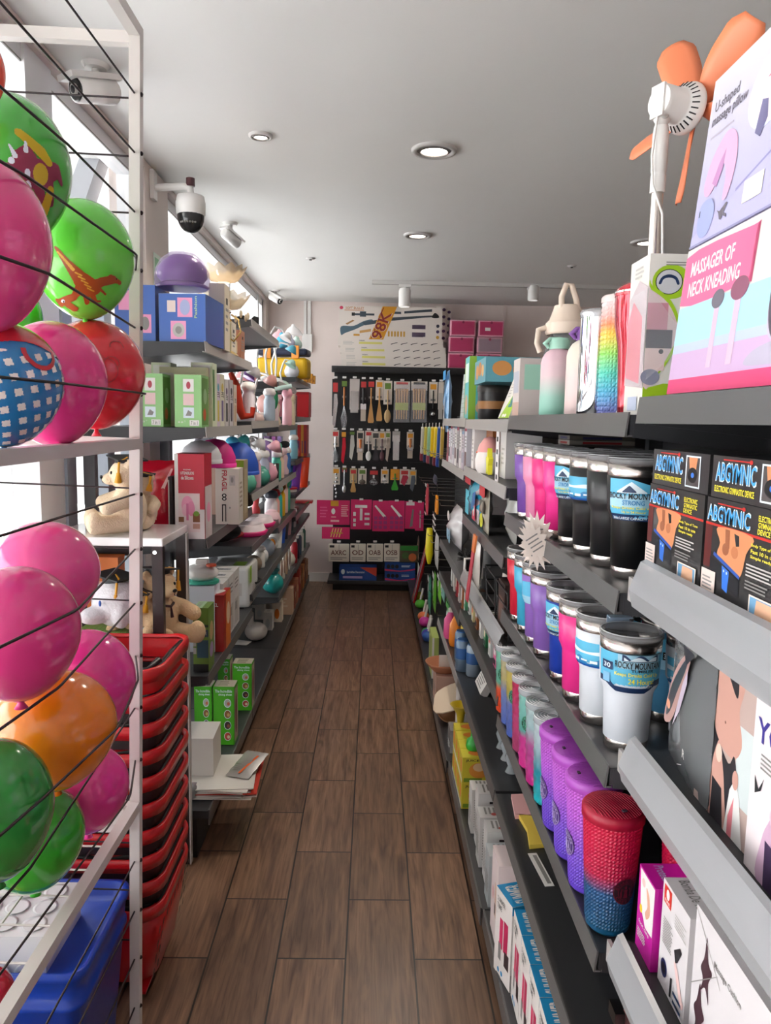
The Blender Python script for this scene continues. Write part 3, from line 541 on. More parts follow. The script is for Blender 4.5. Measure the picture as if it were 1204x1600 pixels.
# ---------------- boxes on the top near shelf
SKY = M('A8D4E8', .45); LAV = MG([(0, 'A8A4CC'), (.45, 'B8B4D0'), (1, 'CCC8D0')], 2, 0, .23, .42); PK = M('E86A94', .42); DPK = M('E04478', .42); SALM = M('E8A0A0', .5); SKP = M('E8C4C0', .5); GRYH = M('6A6470', .5)
lowbox = carton('massager_carton', 'white, blue and pink neck kneading massager carton on the near top shelf', 'box', .50, .16, .203, M('D8D2CE', .4), [
    ('F', 'r', 0, 0, 1, .10, DPK), ('F', 'r', 0, .10, 1, .34, M('C8A8CC', .4)), ('F', 'r', 0, .28, 1, .60, SKY), ('F', 'r', 0, .28, 1, .34, M('B8C4E0', .4)), ('F', 'p', [(0, .62), (0, .95), (.38, .95), (.40, .93), (.40, .64), (.38, .62)], PK),
    ('F', 't', 'MASSAGER OF', .045, .80, .30, .90, WHITE), ('F', 't', 'NECK KNEADING', .045, .66, .345, .76, WHITE),
    ('F', 'r', .235, .15, .262, .58, M('D8B8CC', .4)), ('F', 'r', .345, .15, .375, .60, M('D8B8CC', .4)), ('F', 'e', .248, .58, .035, .06, GRYH), ('F', 'e', .36, .60, .045, .07, M('8A5068', .5)),
    ('F', 'p', [(.50, .22), (.66, .26), (.70, .20), (.70, .12), (.48, .12), (.44, .15)], M('B8B0C4', .5)), ('F', 'p', [(.52, .34), (.52, .62), (.55, .70), (.62, .70), (.67, .52), (.72, .40), (.66, .28), (.56, .24)], M('C4BCD0', .5)),
    ('F', 'p', [(.545, .68), (.54, .84), (.58, .90), (.62, .84), (.62, .70), (.58, .66)], SKP), ('F', 'p', [(.54, .80), (.555, .93), (.60, .94), (.60, .86), (.56, .86)], GRYH), ('F', 'p', [(.53, .78), (.56, .96), (.64, 1.0), (.70, .9), (.68, .86), (.62, .92), (.57, .88), (.55, .78)], SKP),
    ('F', 'p', [(.52, .60), (.56, .60), (.56, .40), (.60, .28), (.55, .26), (.52, .40)], M('58505C', .5)), ('F', 'p', [(.56, .24), (.62, .24), (.64, .34), (.58, .34)], DPK),
    ('F', 'r', .75, .3, .98, .9, SALM), ('L', 'r', 0, 0, 1, .1, DPK), ('L', 'r', 0, .28, 1, .6, SKY)],
    (.507, .85, 1.688), -PI/2, None, 0, 0); lowbox.rotation_euler = (-.09, 0, -PI/2)
lowbox.rotation_mode = 'XYZ'
upb = carton('massage_pillow_carton', 'pale lavender massage pillow carton stacked on the neck massager carton', 'box', .50, .15, .228, LAV, [
    ('F', 'p', [(0, .06), (.18, .16), (.5, .34), (1, .5), (1, 0), (0, 0)], M('B4B0D8', .42)), ('F', 'p', [(.24, .20), (.62, .42), (.62, .435), (.24, .215)], M('8C88B8', .5)),
    ('F', 't', 'U-shaped', .03, .77, .17, .85, GRYH), ('F', 't', 'massage pillow', .025, .69, .225, .77, GRYH), ('F', 'l', .03, .63, .2, .66, 1, M('B0A8B8', .5)),
    ('F', 'e', .345, .66, .105, .20, M('D4D8EC', .42)), ('F', 'p', [(.30, .55), (.30, .72), (.34, .90), (.42, .98), (.46, .9), (.44, .62), (.40, .5), (.34, .48)], M('E6D2DA', .5)),
    ('F', 'p', [(.345, .90), (.40, 1.0), (.49, 1.0), (.49, .7), (.45, .72), (.43, .86), (.38, .93)], M('60566A', .5)), ('F', 'p', [(.315, .62), (.345, .60), (.355, .50), (.33, .42), (.30, .46)], M('6C688C', .5)),
    ('F', 'e', .365, .80, .012, .008, M('584C60', .5)), ('F', 'e', .335, .81, .008, .006, M('584C60', .5)), ('F', 'p', [(.325, .72), (.345, .735), (.345, .715)], M('C0607C', .5)),
    ('F', 'p', [(.04, .36), (.07, .50), (.14, .60), (.20, .54), (.22, .38), (.20, .22), (.17, .20), (.17, .34), (.14, .42), (.10, .30), (.06, .28)], M('DDA8C8', .45)), ('F', 'p', [(.09, .34), (.12, .44), (.15, .50), (.145, .40), (.12, .30)], M('B884B4', .45)),
    ('F', 'p', [(.03, .12), (.04, .24), (.10, .25), (.13, .16), (.11, .05), (.06, .04)], M('9CA4D0', .45)), ('F', 'r', .035, .17, .04, .21, INK), ('F', 'p', [(.16, .13), (.20, .17), (.21, .16), (.18, .08), (.17, .09)], GRYH), ('F', 'p', [(.15, .15), (.21, .10), (.21, .08), (.16, .13)], GRYH),
    ('F', 'r', .29, .10, .385, .22, M('EADFCB', .6)), ('F', 'r', .0, .0, 1, .012, M('9490B8', .5))],
    (.522, .85, 1.8935), -PI/2); upb.rotation_euler = (-.09, 0, -PI/2)
# green-eyed box with window
t = thing('toy_bottle_carton', 'white and lime carton with an eye face and clear window holding a toy bottle', 'box', (.483, 1.225, 1.6655), 0)
LIME = M('A0C820', .42); W1, D1, H1 = .125, .085, .247
b = MB(); b.box(-W1/2, W1/2, -D1/2, D1/2, 0, H1, M('E0DCD4', .45)); b.prints(W1, D1, H1, [
    ('F', 'r', 0, 0, 1, .165, LIME), ('F', 'p', [(0, .165), (.6, .165), (.45, .2), (.25, .2)], LIME), ('F', 'e', .28, .83, .24, .105, LIME), ('F', 'e', .25, .83, .17, .078, INK), ('F', 'e', .25, .83, .16, .073, M('C8C8CC', .4)),
    ('F', 'p', [(.12, .82), (.16, .86), (.25, .875), (.34, .86), (.38, .82), (.35, .815), (.32, .845), (.25, .855), (.18, .845), (.15, .815)], NAVY), ('F', 'e', .72, .86, .11, .05, M('F07828', .4)), ('F', 'e', .78, .90, .08, .03, YEL), ('F', 'l', .2, .93, .55, .96, 2, GREY),
    ('F', 'e', .62, .62, .16, .09, M('D4CFC6', .5)), ('F', 'e', .66, .4, .14, .07, M('D4CFC6', .5)),
    ('F', 'p', [(0, .16), (.02, .17), (.25, .3), (.42, .47), (.42, .58), (.28, .72), (.05, .80), (0, .79)], LIME), ('F', 'p', [(0, .18), (.22, .31), (.385, .48), (.385, .57), (.25, .70), (.03, .78), (0, .78)], M('E0C8C8', .3)),
    ('F', 'r', .0, .52, .26, .70, M('C88898', .35)), ('F', 'r', .0, .42, .33, .535, M('4A4450', .25)), ('F', 'r', .0, .28, .25, .42, M('E8CCC8', .3)), ('F', 'e', .2, .40, .03, .015, INK), ('F', 'e', .08, .24, .12, .05, M('8A8CA0', .3)),
    ('L', 'p', [(0, .2), (1, .17), (1, .80), (.55, .86), (.05, .75)], M('C8B8BC', .25)), ('L', 'p', [(0.05, .25), (.8, .2), (.8, .62), (.3, .74), (.05, .62)], M('E07888', .3)), ('L', 'r', .25, .03, .75, .12, M('B8C0D4', .5)), ('L', 'l', .3, .88, .8, .96, 3, LGREY)])
b.build('carton_body', t); MB().add([(-W1/2-.002, D1/2-.01, .05), (-W1/2-.006, -D1/2, .045), (-W1/2+.04, -D1/2-.006, .09), (-W1/2+.045, -D1/2-.006, .14), (-W1/2, -D1/2-.006, .195), (-W1/2-.006, D1/2-.02, .19)], [(0, 1, 5), (1, 4, 5), (1, 2, 3, 4)], FILM).build('clear_window', t)
# fan
t = thing('pedestal_fan', 'white pedestal fan with orange blades standing behind the lime carton', 'fan', (.503, 1.40, 1.6655), 0)
MB().lathe([(.05, 0), (.05, .01), (.02, .02)], WHITE, 30).build('base', t)
MB().lathe([(.0105, .01), (.0105, .43)], STEEL, 20).build('pole', t); MB().lathe([(.015, .236), (.019, .240), (.019, .252), (.0125, .256)], ORANGE, 24).build('collar', t)
b = MB().lathe([(.0125, .43), (.0125, .436), (.014, .437), (.014, .50), (.012, .515)], WHITE, 20).lathe([(.0132, .40), (.0132, .43)], WHITE, 20); b.ell((0, -.002, .532), .016, .013, .02, WHITE); b.ell((.0, -.015, .53), .008, .004, .008, LGREY); b.build('neck', t)
hd = bpy.data.objects.new('fan_head', None); COL.objects.link(hd); hd.parent = t; hd.scale = (.88, .88, .88); hd.location = (.012, 0, .553); hd.rotation_euler = (0, .02, .42)
b = MB(); b.T = Matrix.Rotation(PI/2, 4, 'Y'); b.lathe([(.03, -.028), (.033, -.022), (.033, .02), (.036, .024), (.046, .034), (.05, .046), (.05, .05), (.043, .056), (.02, .058)], WHITE, 36)
for k in range(26): a = 2*PI*k/26; b.box(0, 0, 0, 0, 0, 0, INK) if False else b.tube([(.0372*math.cos(a), .0372*math.sin(a), .024), (.047*math.cos(a), .047*math.sin(a), .0345)], .0014, INK, 4)
b.box(-.030, .032, -.017, .017, -.033, -.026, WHITE); b.build('motor_housing', hd)
b = MB(); b.T = Matrix.Rotation(PI/2, 4, 'Y'); b.lathe([(.016, .058), (.02, .066), (.014, .08), (1e-5, .083)], ORANGE, 24); b.build('hub', hd)
def blade(a):
    b = MB(); vs = []; fs = []; n = 18
    for i in range(n):
        s = i/(n-1); r = .014+.165*s; w = .010+.030*math.sin(min(1, s*1.6)*PI/2); w *= (1-max(0, s-.86)*3.2)
        for j in range(5):
            v = -1+j*.5; tw = -.85+.25*s; x = v*w; cz = .006*(v*v)
            q = Vector((x*math.cos(tw)-cz*math.sin(tw), r, .071+x*math.sin(tw)+cz*math.cos(tw))); vs.append(q)
    for i in range(n-1):
        for j in range(4): fs.append((i*5+j, i*5+j+1, i*5+j+6, i*5+j+5))
    b.T = Matrix.Rotation(PI/2, 4, 'Y') @ Matrix.Rotation(a, 4, 'Z'); b.add(vs, fs, M('F08A60', .4, sub=.0), True); o = b.build('blade', hd); q = o.modifiers.new('s', 'SOLIDIFY'); q.thickness = .002
for k in range(5): blade(PI/2-.45+2*PI*k/5)
MB().tube([(-.012, -.012, .53), (-.018, -.012, .46), (-.014, -.014, .41), (.006, -.016, .36), (.012, -.014, .28), (.012, -.012, .24)], .0022, WHITE, 6).build('power_cord', t)
# ---------------- device boxes, shelf 2 near
AB = M('2C2A2B', .35, coat=.3); ABR = M('C82A20', .4); ABT = M('D0885C', .45); ABD = M('9A5A3A', .45); LBL = M('DCC8C0', .6); ICE = M('CFE4F4', .4)
def abg(y, lb, tall=True):
    if tall:
        pr = [('F', 'r', 0, .765, 1, .785, ABR), ('F', 'r', .0, .40, .10, .765, M('5A1C1C', .4)), ('F', 'p', [(.18, .765), (.62, .765), (.56, .62), (.52, .45), (.45, .42), (.2, .52), (.22, .64)], ABT), ('F', 'p', [(.28, .765), (.34, .765), (.35, .62), (.30, .56)], ABD), ('F', 'p', [(.40, .75), (.46, .74), (.47, .66), (.43, .65)], INK),
              ('F', 'e', .30, .60, .045, .05, ABD), ('F', 'e', .42, .60, .045, .05, M('B87048', .5)), ('F', 'p', [(.14, .52), (.15, .55), (.50, .43), (.50, .40)], M('2850A8', .4)), ('F', 'p', [(.10, .50), (.50, .39), (.50, .25), (.10, .35)], M('181A20', .4)), ('F', 'p', [(.27, .46), (.37, .43), (.36, .25), (.29, .27)], M('2F6FD0', .35)),
              ('F', 'e', .30, .42, .008, .012, SNOW), ('F', 'e', .34, .41, .008, .012, SNOW), ('F', 'p', [(.12, .22), (.14, .22), (.46, .08), (.50, .11), (.51, .09), (.46, .05)], M('2850A8', .4)),
              ('F', 't', 'ABGYMNIC', .022, .802, .588, .945, SNOW), ('F', 't', 'ABGYMNIC', .03, .812, .58, .935, M('3C9CDC', .35)), ('F', 'r', .16, .955, .50, .965, ABR), ('F', 'e', .50, .96, .02, .016, ABR), ('F', 't', 'ELECTRONIC', .68, .90, .9, .945, YT), ('F', 't', 'GYMNASTIC', .68, .85, .9, .892, YT), ('F', 't', 'DEVICE', .68, .80, .82, .842, YT),
              ('F', 't', 'Body Type of Tone', .62, .69, .93, .72, YT), ('F', 't', 'Fast 10 in use', .62, .645, .90, .675, YT), ('F', 't', 'Simple ready', .62, .60, .86, .63, YT), ('F', 'l', .58, .46, .95, .57, 4, LGREY), ('F', 'l', .58, .36, .9, .44, 3, GREY),
              ('F', 'r', .64, .0, .95, .33, M('E8D8C8', .4)), ('F', 'r', .655, .012, .935, .318, M('6C9CC0', .4)), ('F', 'p', [(.73, .31), (.90, .31), (.92, .1), (.80, .02), (.70, .08)], M('D8A888', .5)), ('F', 'p', [(.74, .18), (.82, .2), (.84, .07), (.76, .05)], BLACK), ('F', 'e', .78, .12, .02, .025, M('2F6FD0', .4)),
              ('F', 'r', 0, .08, .2, .38, LBL), ('F', 'l', .02, .12, .18, .34, 7, GREY), ('T', 'r', 0, 0, 1, 1, M('383636', .4))]
        return carton('device_carton', lb, 'box', .185, .10, .142, AB, pr, (.462, y, 1.4225), -PI/2, 'black gymnastic device cartons')
    pr = [('F', 't', 'ABGYMNIC', .05, .38, .575, .86, SNOW), ('F', 't', 'ABGYMNIC', .058, .41, .567, .83, M('3C9CDC', .35)), ('F', 'r', .15, .9, .5, .93, ABR), ('F', 'e', .50, .915, .02, .05, ABR), ('F', 't', 'ELECTRONIC GYMNASTIC DEVICE', .05, .14, .56, .29, YT), ('F', 'r', .63, .1, .87, .92, SNOW), ('F', 'r', .645, .14, .855, .88, M('504848', .4)), ('F', 'p', [(.68, .88), (.82, .88), (.80, .55), (.70, .55)], ABT), ('F', 'e', .75, .42, .08, .2, BLACK), ('F', 'e', .75, .42, .025, .07, M('2F6FD0', .4))]
    return carton('device_carton', lb, 'box', .185, .10, .050, AB, pr, (.462, y, 1.5655), -PI/2, 'black gymnastic device cartons')
abg(1.008, 'tall black gymnastic device carton standing next to the largest black tumbler'); abg(.815, 'tall black gymnastic device carton at the right edge of the picture'); abg(1.002, 'flat black device carton on top of the tall one by the tumbler', False); abg(.808, 'flat black device carton at the right edge, on the other tall carton', False)
# dark stack of thin boxes behind tumblers
for i in range(9):
    carton('flat_box', 'thin striped flat box in the pile under the top shelf behind the purple tumblers', 'box', .17, .12, .011, M('A8A29A' if i % 2 else '6A645E', .5), [('L', 'r', .2, .2, .8, .7, [INK, M('B03030', .5), M('3A3A6A', .5)][i % 3]), ('F', 'r', .2, .2, .8, .7, [INK, M('B03030', .5), M('3A3A6A', .5)][i % 3])], (.59, 1.99, 1.508+i*.0125), 0, 'pile of thin flat boxes')
carton('brown_carton', 'plain brown carton below the pile of thin flat boxes', 'box', .17, .14, .117, M('8A6A4A', .6), [], (.60, 1.995, 1.389), 0)
# starburst price cards
t = thing('price_card_bunch', 'bunch of white starburst price cards on the shelf edge above the lilac tumblers', 'price cards', (.376, 1.66, 1.385), 0)
for k in range(5):
    b = MB(); pts = []; n = 13
    for i in range(2*n): a = PI*2*i/(2*n); r = (.058 if i % 2 == 0 else .036)*(1 if k < 4 else .9); pts.append((r*.62*math.cos(a), r*math.sin(a)))
    b.T = Matrix.Translation((-.004*k, -.01*k+.01, .012*(k % 3)-.01)) @ Matrix.Rotation(-.5+.12*k, 4, 'Z') @ Matrix.Rotation(PI/2, 4, 'X') @ Matrix.Rotation(.25*k-.4, 4, 'Z')
    b.prism(pts, 0, .0006, M('F0E2D8', .6))
    for q in range(4): b.box(-.015, .012+.003*(q % 2), -.018+.010*q, -.015+.010*q, .0007, .0009, GREY)
    b.build('starburst_card', t)
# ---------------- yoga pouch + boxes (shelf 3 near)
t = thing('yoga_wear_pouch', 'shiny grey pouch with a picture of a leg, leaning by the white tumblers', 'pouch', (.452, 1.0, 1.1525), -PI/2-.12)
PG = M('6E7072', .22, coat=.5); b = MB(); vs = []; fs = []; nx, nz = 8, 10
for side in (-1, 1):
    for j in range(nz+1):
        for i in range(nx+1):
            u = i/nx; v = j/nz; th = .016*math.sin(PI*u)*math.sin(PI*min(1, v*.95+.03))**.5+.001*math.sin(u*23+v*17); vs.append((-.095+.19*u, side*th-.03*v*0+.0, .205*v))
for s_ in (0, 1):
    o_ = s_*(nx+1)*(nz+1)
    for j in range(nz):
        for i in range(nx): q = o_+j*(nx+1)+i; f = (q, q+1, q+nx+2, q+nx+1); fs.append(f if s_ == 0 else f[::-1])
b.add(vs, fs, PG, True); b.build('pouch_body', t)
b = MB(); b.prints(.18, .034, .2, [('F', 'p', [(.12, .30), (.20, .52), (.35, .75), (.62, .95), (.70, .9), (.52, .62), (.32, .36)], M('B89088', .35)), ('F', 'p', [(.16, .36), (.28, .62), (.60, .90), (.62, .84), (.42, .6), (.28, .42)], M('3A3A40', .3)), ('F', 'p', [(.36, .34), (.56, .72), (.66, .84), (.66, .74), (.52, .5)], M('C8B8C8', .35)), ('F', 'e', .22, .45, .05, .035, M('E09878', .5)), ('F', 'p', [(.62, .86), (.5, .98), (.8, .98)], M('20222C', .4)), ('F', 't', 'R', .66, .22, .72, .28, LGREY), ('F', 'p', [(.55, .12), (.66, .16), (.66, .165), (.55, .125)], WHITE)]); b.build('printed_picture', t)
YB_ = M('E2D6D8', .45); SK3 = M('C8988A', .45); BK = M('26242A', .45)
carton('yoga_top_carton', 'carton showing a torso in black sports clothes, beside the grey pouch', 'box', .145, .10, .24, M('B89C92', .45), [
    ('F', 'r', 0, 0, 1, 1, M('BCA49C', .45)), ('F', 'r', 0.02, .36, .22, .63, M('CCD4D4', .5)), ('F', 'r', .72, .2, .98, .6, M('C8D0D0', .5)), ('F', 'p', [(.2, 1), (.62, 1), (.78, .82), (.72, .66), (.80, .5), (.66, .40), (.36, .44), (.26, .54), (.34, .68), (.26, .8)], SK3),
    ('F', 'p', [(.26, .98), (.38, 1), (.46, .90), (.58, .88), (.64, .98), (.68, .8), (.66, .72), (.46, .82), (.28, .80)], BK), ('F', 'p', [(.28, .50), (.36, .46), (.60, .36), (.70, .42), (.80, .2), (.80, 0), (.28, 0)], BK), ('F', 'e', .5, .555, .012, .008, M('7A4A40', .5)), ('F', 'p', [(.02, 1), (.18, 1), (.22, .6), (.14, .56), (.10, .72)], M('A88478', .45)),
    ('F', 'p', [(.30, .24), (.34, .34), (.42, .44), (.50, .34), (.56, .22), (.60, .0), (.22, .0), (.22, .2)], SK3), ('F', 'e', .43, .37, .055, .05, M('E4C4B4', .5)), ('F', 'p', [(.34, .22), (.52, .20), (.58, 0), (.34, 0)], BK), ('F', 'p', [(.66, .24), (.74, .32), (.82, .24), (.92, 0), (.60, 0)], WHITE), ('F', 'e', .74, .31, .05, .05, SK3), ('F', 'p', [(.66, .1), (.74, .22), (.74, 0), (.66, 0)], M('E0808A', .5)),
    ('F', 'r', .03, .265, .30, .325, WHITE), ('F', 't', 'LIGHTWEIGHT', .05, .280, .28, .312, INK), ('F', 'r', .03, .19, .30, .25, WHITE), ('F', 't', 'ONE SIZE FITS ALL', .05, .205, .28, .237, INK)], (.492, .88, 1.1525), -PI/2)
carton('yoga_pants_carton', 'white and lilac yoga pants carton at the right edge of the picture', 'box', .24, .11, .20, YB_, [
    ('F', 't', 'YOGA PANTS', .03, .76, .97, .90, M('3A3088', .5)), ('F', 'l', .08, .62, .7, .72, 4, GREY), ('F', 'p', [(.04, .56), (.08, .50), (.12, .58), (.10, .50), (.05, .46)], INK), ('F', 'p', [(.2, .52), (.26, .46), (.30, .52), (.28, .42)], INK), ('F', 'p', [(.36, .44), (.42, .40), (.46, .46), (.44, .36)], INK),
    ('F', 'p', [(.14, .24), (.18, .36), (.24, .46), (.30, .36), (.40, .24), (.38, 0), (.12, 0)], M('C8A4BC', .45)), ('F', 'e', .24, .42, .05, .065, M('D8B4C4', .5)), ('F', 'p', [(.17, .26), (.33, .24), (.36, 0), (.18, 0)], M('3A2848', .45)), ('F', 'p', [(.48, .2), (.56, .3), (.66, .2), (.66, 0), (.48, 0)], M('3A2848', .45)), ('F', 'e', .57, .31, .05, .06, M('D8B4C4', .5)), ('L', 'r', 0, 0, .5, 1, M('B89CC0', .4)), ('T', 't', 'YOGA PANTS', .06, .3, .94, .7, M('3A3088', .5))], (.487, .675, 1.1525), -PI/2)
# ---------------- shelf 4 near boxes
MAG = M('C8189C', .4)
t = thing('foot_care_carton', 'magenta and white hang-tab carton beside the crimson cup', 'box', (.458, 1.055, .8325), -PI/2)
b = MB().box(-.032, .032, -.03, .03, 0, .135, MAG); b.prints(.064, .06, .135, [('F', 'p', [(.08, .98), (1, .98), (.98, .40), (.55, .38), (.2, .55)], WHITE), ('F', 'e', .32, .86, .1, .05, SKP), ('F', 'p', [(.5, .85), (.7, .8), (.8, .62), (.6, .5), (.5, .55), (.62, .66)], SKIN), ('F', 'e', .24, .52, .09, .05, YEL), ('F', 't', 'foot care', .15, .33, .8, .38, WHITE), ('F', 'l', .1, .16, .7, .28, 4, WHITE), ('T', 't', 'Protector', .1, .3, .9, .55, LILAC)]); b.build('carton_body', t)
MB().prism([(-.032, 0), (.032, 0), (.024, .04), (-.024, .04)], -.001, 0, MAG).build('hang_tab', t).rotation_euler = (PI/2, 0, 0); kids(t)[-1].location = (0, .029, .135)
def tabbox(name, lb, y, w, h, prints, x=.463, d=.055):
    t = thing(name, lb, 'box', (x, y, .8325), -PI/2); b = MB().box(-w/2, w/2, -d/2, d/2, 0, h, M('DAD4D6', .42)); b.prints(w, d, h, prints); b.build('carton_body', t)
    o = MB().prism([(-w/2, 0), (w/2, 0), (w/2-.01, .045), (-w/2+.01, .045)], -.001, 0, M('DAD4D6', .42)).prism([(-.014, .015), (.014, .015), (.014, .022), (.004, .028), (-.004, .028), (-.014, .022)], 0, .0006, INK).build('hang_tab', t); o.rotation_euler = (PI/2, 0, 0); o.location = (0, d/2-.001, h); return t
tb = tabbox('nail_device_carton', 'white hang-tab carton with blue dial and black tool pictures', .967, .092, .16, [('F', 'r', .06, .80, .34, .97, M('D8382C', .4)), ('F', 'e', .2, .90, .06, .05, WHITE), ('F', 't', 'NAIL', .1, .815, .3, .845, WHITE), ('F', 'l', .1, .42, .48, .68, 11, GREY), ('F', 'l', .5, .72, .95, .86, 5, LGREY), ('F', 'e', .22, .20, .12, .085, M('202C60', .3)), ('F', 'e', .22, .20, .08, .055, M('101018', .3)),
    ('F', 'p', [(.55, .52), (.75, .62), (.82, .6), (.70, .46), (.62, .42)], INK), ('F', 'p', [(.58, .42), (.70, .40), (.90, .22), (.98, .18), (.9, .12), (.7, .28)], SKP), ('F', 'p', [(.48, .22), (.55, .24), (.54, .05), (.48, .04)], INK), ('F', 'r', .6, .12, .9, .15, NAVY), ('F', 'r', .6, .04, .9, .07, NAVY), ('T', 't', 'Bomba De Vacio', .1, .3, .95, .6, GREY)])
tabbox('back_massager_carton', 'white carton with a bare shoulder picture and dark star shapes, bottom right corner', .815, .19, .19, [('F', 'p', [(.40, .0), (.42, .30), (.52, .42), (.66, .46), (.9, .5), (1, .4), (1, 0), (.58, 0), (.52, .2)], M('C4BCD0', .45)), ('F', 'p', [(.5, .02), (.56, .24), (.62, .3), (.58, .1)], M('58506A', .45)), ('F', 'p', [(.12, .62), (.16, .72), (.18, .88), (.22, .72), (.28, .68), (.24, .58), (.26, .44), (.20, .52), (.14, .46), (.16, .56)], M('4A3038', .4)),
    ('F', 'p', [(.06, .28), (.1, .36), (.13, .50), (.17, .36), (.22, .3), (.18, .22), (.20, .08), (.14, .16), (.08, .1), (.1, .2)], M('4A3038', .4)), ('F', 't', 'Massage Cushion', .3, .74, .66, .80, GREY), ('F', 'p', [(0, .4), (.35, .72), (.35, .725), (0, .41)], GREY), ('F', 'p', [(0, .98), (.4, .66), (.4, .67), (0, .99)], LGREY)], .468, .06)
t = carton('pink_carton', 'salmon pink carton with line drawing on the shelf below, bottom edge of picture', 'box', .14, .09, .17, M('E8A4A0', .5), [('F', 'p', [(.2, .1), (.25, .8), (.3, .85), (.4, .7), (.38, .7), (.3, .8), (.26, .75), (.22, .1)], M('A86868', .5)), ('F', 'r', 0, .97, 1, 1, M('C87878', .5))], (.455, 1.035, .5305), -PI/2)
clip = MB().box(-.016, .016, -.008, .008, 0, .022, BLACK).build('black_clip', t); clip.location = (-.05, -.05, .17)
# price strip
b = MB(); b.T = Matrix.Rotation(.1, 4, 'Z'); b.box(-.012, .012, -.07, .07, 0, .001, WHITE).box(-.002, .008, -.06, .06, .001, .0013, GREY); o = b.build('price_strip'); put(o, (.44, 1.76, S5+.001)); tag(o, 'loose white price strip lying on the empty dark shelf', 'price strip')
# ---------------- bottom shelf: SUMMER cartons etc
SB = M('1E90C8', .4)
for i in range(6):
    carton('tumbler_carton', ['farthest of the white cartons with blue SUMMER tops on the bottom right shelf', 'second carton with blue SUMMER top from the far end', 'third carton with blue SUMMER top from the far end', 'fourth carton with blue SUMMER top, near the lower edge', 'fifth carton with blue SUMMER top, near the lower edge', 'nearest carton with blue SUMMER top, cut by the picture edge'][i], 'box', .098, .20, .245, M('E6DEDA', .45),
        [('T', 'r', 0, 0, 1, 1, SB), ('F', 'r', .55, .35, .8, .72, M('C02858', .4)), ('F', 'r', .62, .2, .9, .38, M('3A2A2C', .4)), ('F', 'r', .3, .35, .5, .7, M('D83868', .4)), ('F', 'r', .25, .2, .42, .4, GREY), ('F', 't', 'SUMMER', .1, .86, .6, .92, GREY), ('F', 't', 'TIME', .1, .78, .4, .84, GREY), ('F', 'e', .3, .07, .06, .03, SB), ('F', 'e', .5, .07, .06, .03, SB), ('R', 'r', 0, 0, 1, .2, LGREY), ('T', 't', 'SUMMER', .1, .08, .9, .34, WHITE, 2), ('R', 'r', 0, .9, 1, 1, SB)], (.467+(.02 if i else 0), (1.855 if i else 1.885)-.1005*i, .1405), -PI/2+(0 if i else .27), 'cartons with SUMMER on their blue tops')
carton('skincare_carton', 'white carton with pink print beside the farthest SUMMER carton', 'box', .11, .14, .255, M('E8D8D8', .45), [('F', 'e', .3, .5, .12, .08, PALEPINK), ('F', 'r', .55, .3, .9, .7, M('D8B8A8', .5)), ('F', 'r', .57, .32, .7, .45, INK), ('T', 'e', .5, .5, .2, .2, PURP)], (.445, 2.03, .1405), -PI/2)
for k in range(5):
    carton('medicine_carton', 'white and grey small print carton on the bottom shelf, %s' % ['nearest the SUMMER cartons', 'behind the nearest one', 'third from the SUMMER cartons', 'fourth from the SUMMER cartons', 'next to the yellow cartons'][k], 'box', .075, .10, [.17, .19, .18, .21, .17][k], M(['B8BEC0', 'DAD8D6', 'D0CECC', 'DCDAD8', 'D8D4D0'][k], .5), [('R', 'l', .1, .15, .9, .8, 12, GREY), ('R', 'r', .4, .82, .85, .86, INK), ('F', 'l', .1, .2, .9, .6, 8, GREY), ('T', 'l', .1, .2, .9, .8, 4, GREY), ('T', 'e', .7, .5, .12, .1, M('C05048', .5))], (.43+.008*(k % 2), 2.20+k*.105, .1405), -PI/2, 'small white cartons')
n = 0
for y in (2.80, 2.885, 2.97, 3.055):
    for j in range(2):
        n += 1
        carton('fruit_carton', ['lime and orange printed carton, ' + w for w in ('nearest lower one of the two-high row', 'nearest upper one of the two-high row', 'second lower one of the row', 'second upper one of the row', 'third lower one of the row', 'third upper one of the row', 'farthest lower one of the row', 'farthest upper one of the row')][n-1], 'box', .082, .13, .105, M('D8C83A', .45),
            [('F', 'e', .5, .55, .3, .28, M('E8883A', .45)), ('R', 'e', .5, .5, .3, .3, M('E0903A', .45)), ('R', 'e', .5, .62, .18, .16, M('E8C49A', .5)), ('R', 'r', .05, .05, .6, .2, M('7A9A2A', .5)), ('F', 'r', 0, 0, 1, .15, WHITE), ('T', 'e', .5, .5, .3, .3, M('E8883A', .45)), ('L', 'r', 0, 0, 1, .2, WHITE), ('R', 't', 'JUICE', .1, .82, .5, .93, INK)], (.43, y, .1405+.106*j), -PI/2, 'lime and orange cartons')
# green watering pots
for k, (y, x) in enumerate(((2.84, .42), (2.93, .45))):
    t = thing('spray_bottle', ['bright green plastic watering bottle on the lime cartons', 'second green plastic watering bottle, farther one'][k], 'bottle', (x, y, .353), .5*k); GB = M('28A838', .3, coat=.3)
    MB().lathe([(.03, 0), (.034, .01), (.03, .035), (.014, .05), (.012, .06)], GB, 24).build('bottle_body', t); MB().lathe([(.015, .058), (.015, .072), (.006, .08)], M('48C838', .35), 16).build('cap', t)
    MB().tube([(.02, 0, .02), (.05, 0, .05), (.06, 0, .075)], [.007, .005, .004], GB, 8).build('spout', t)
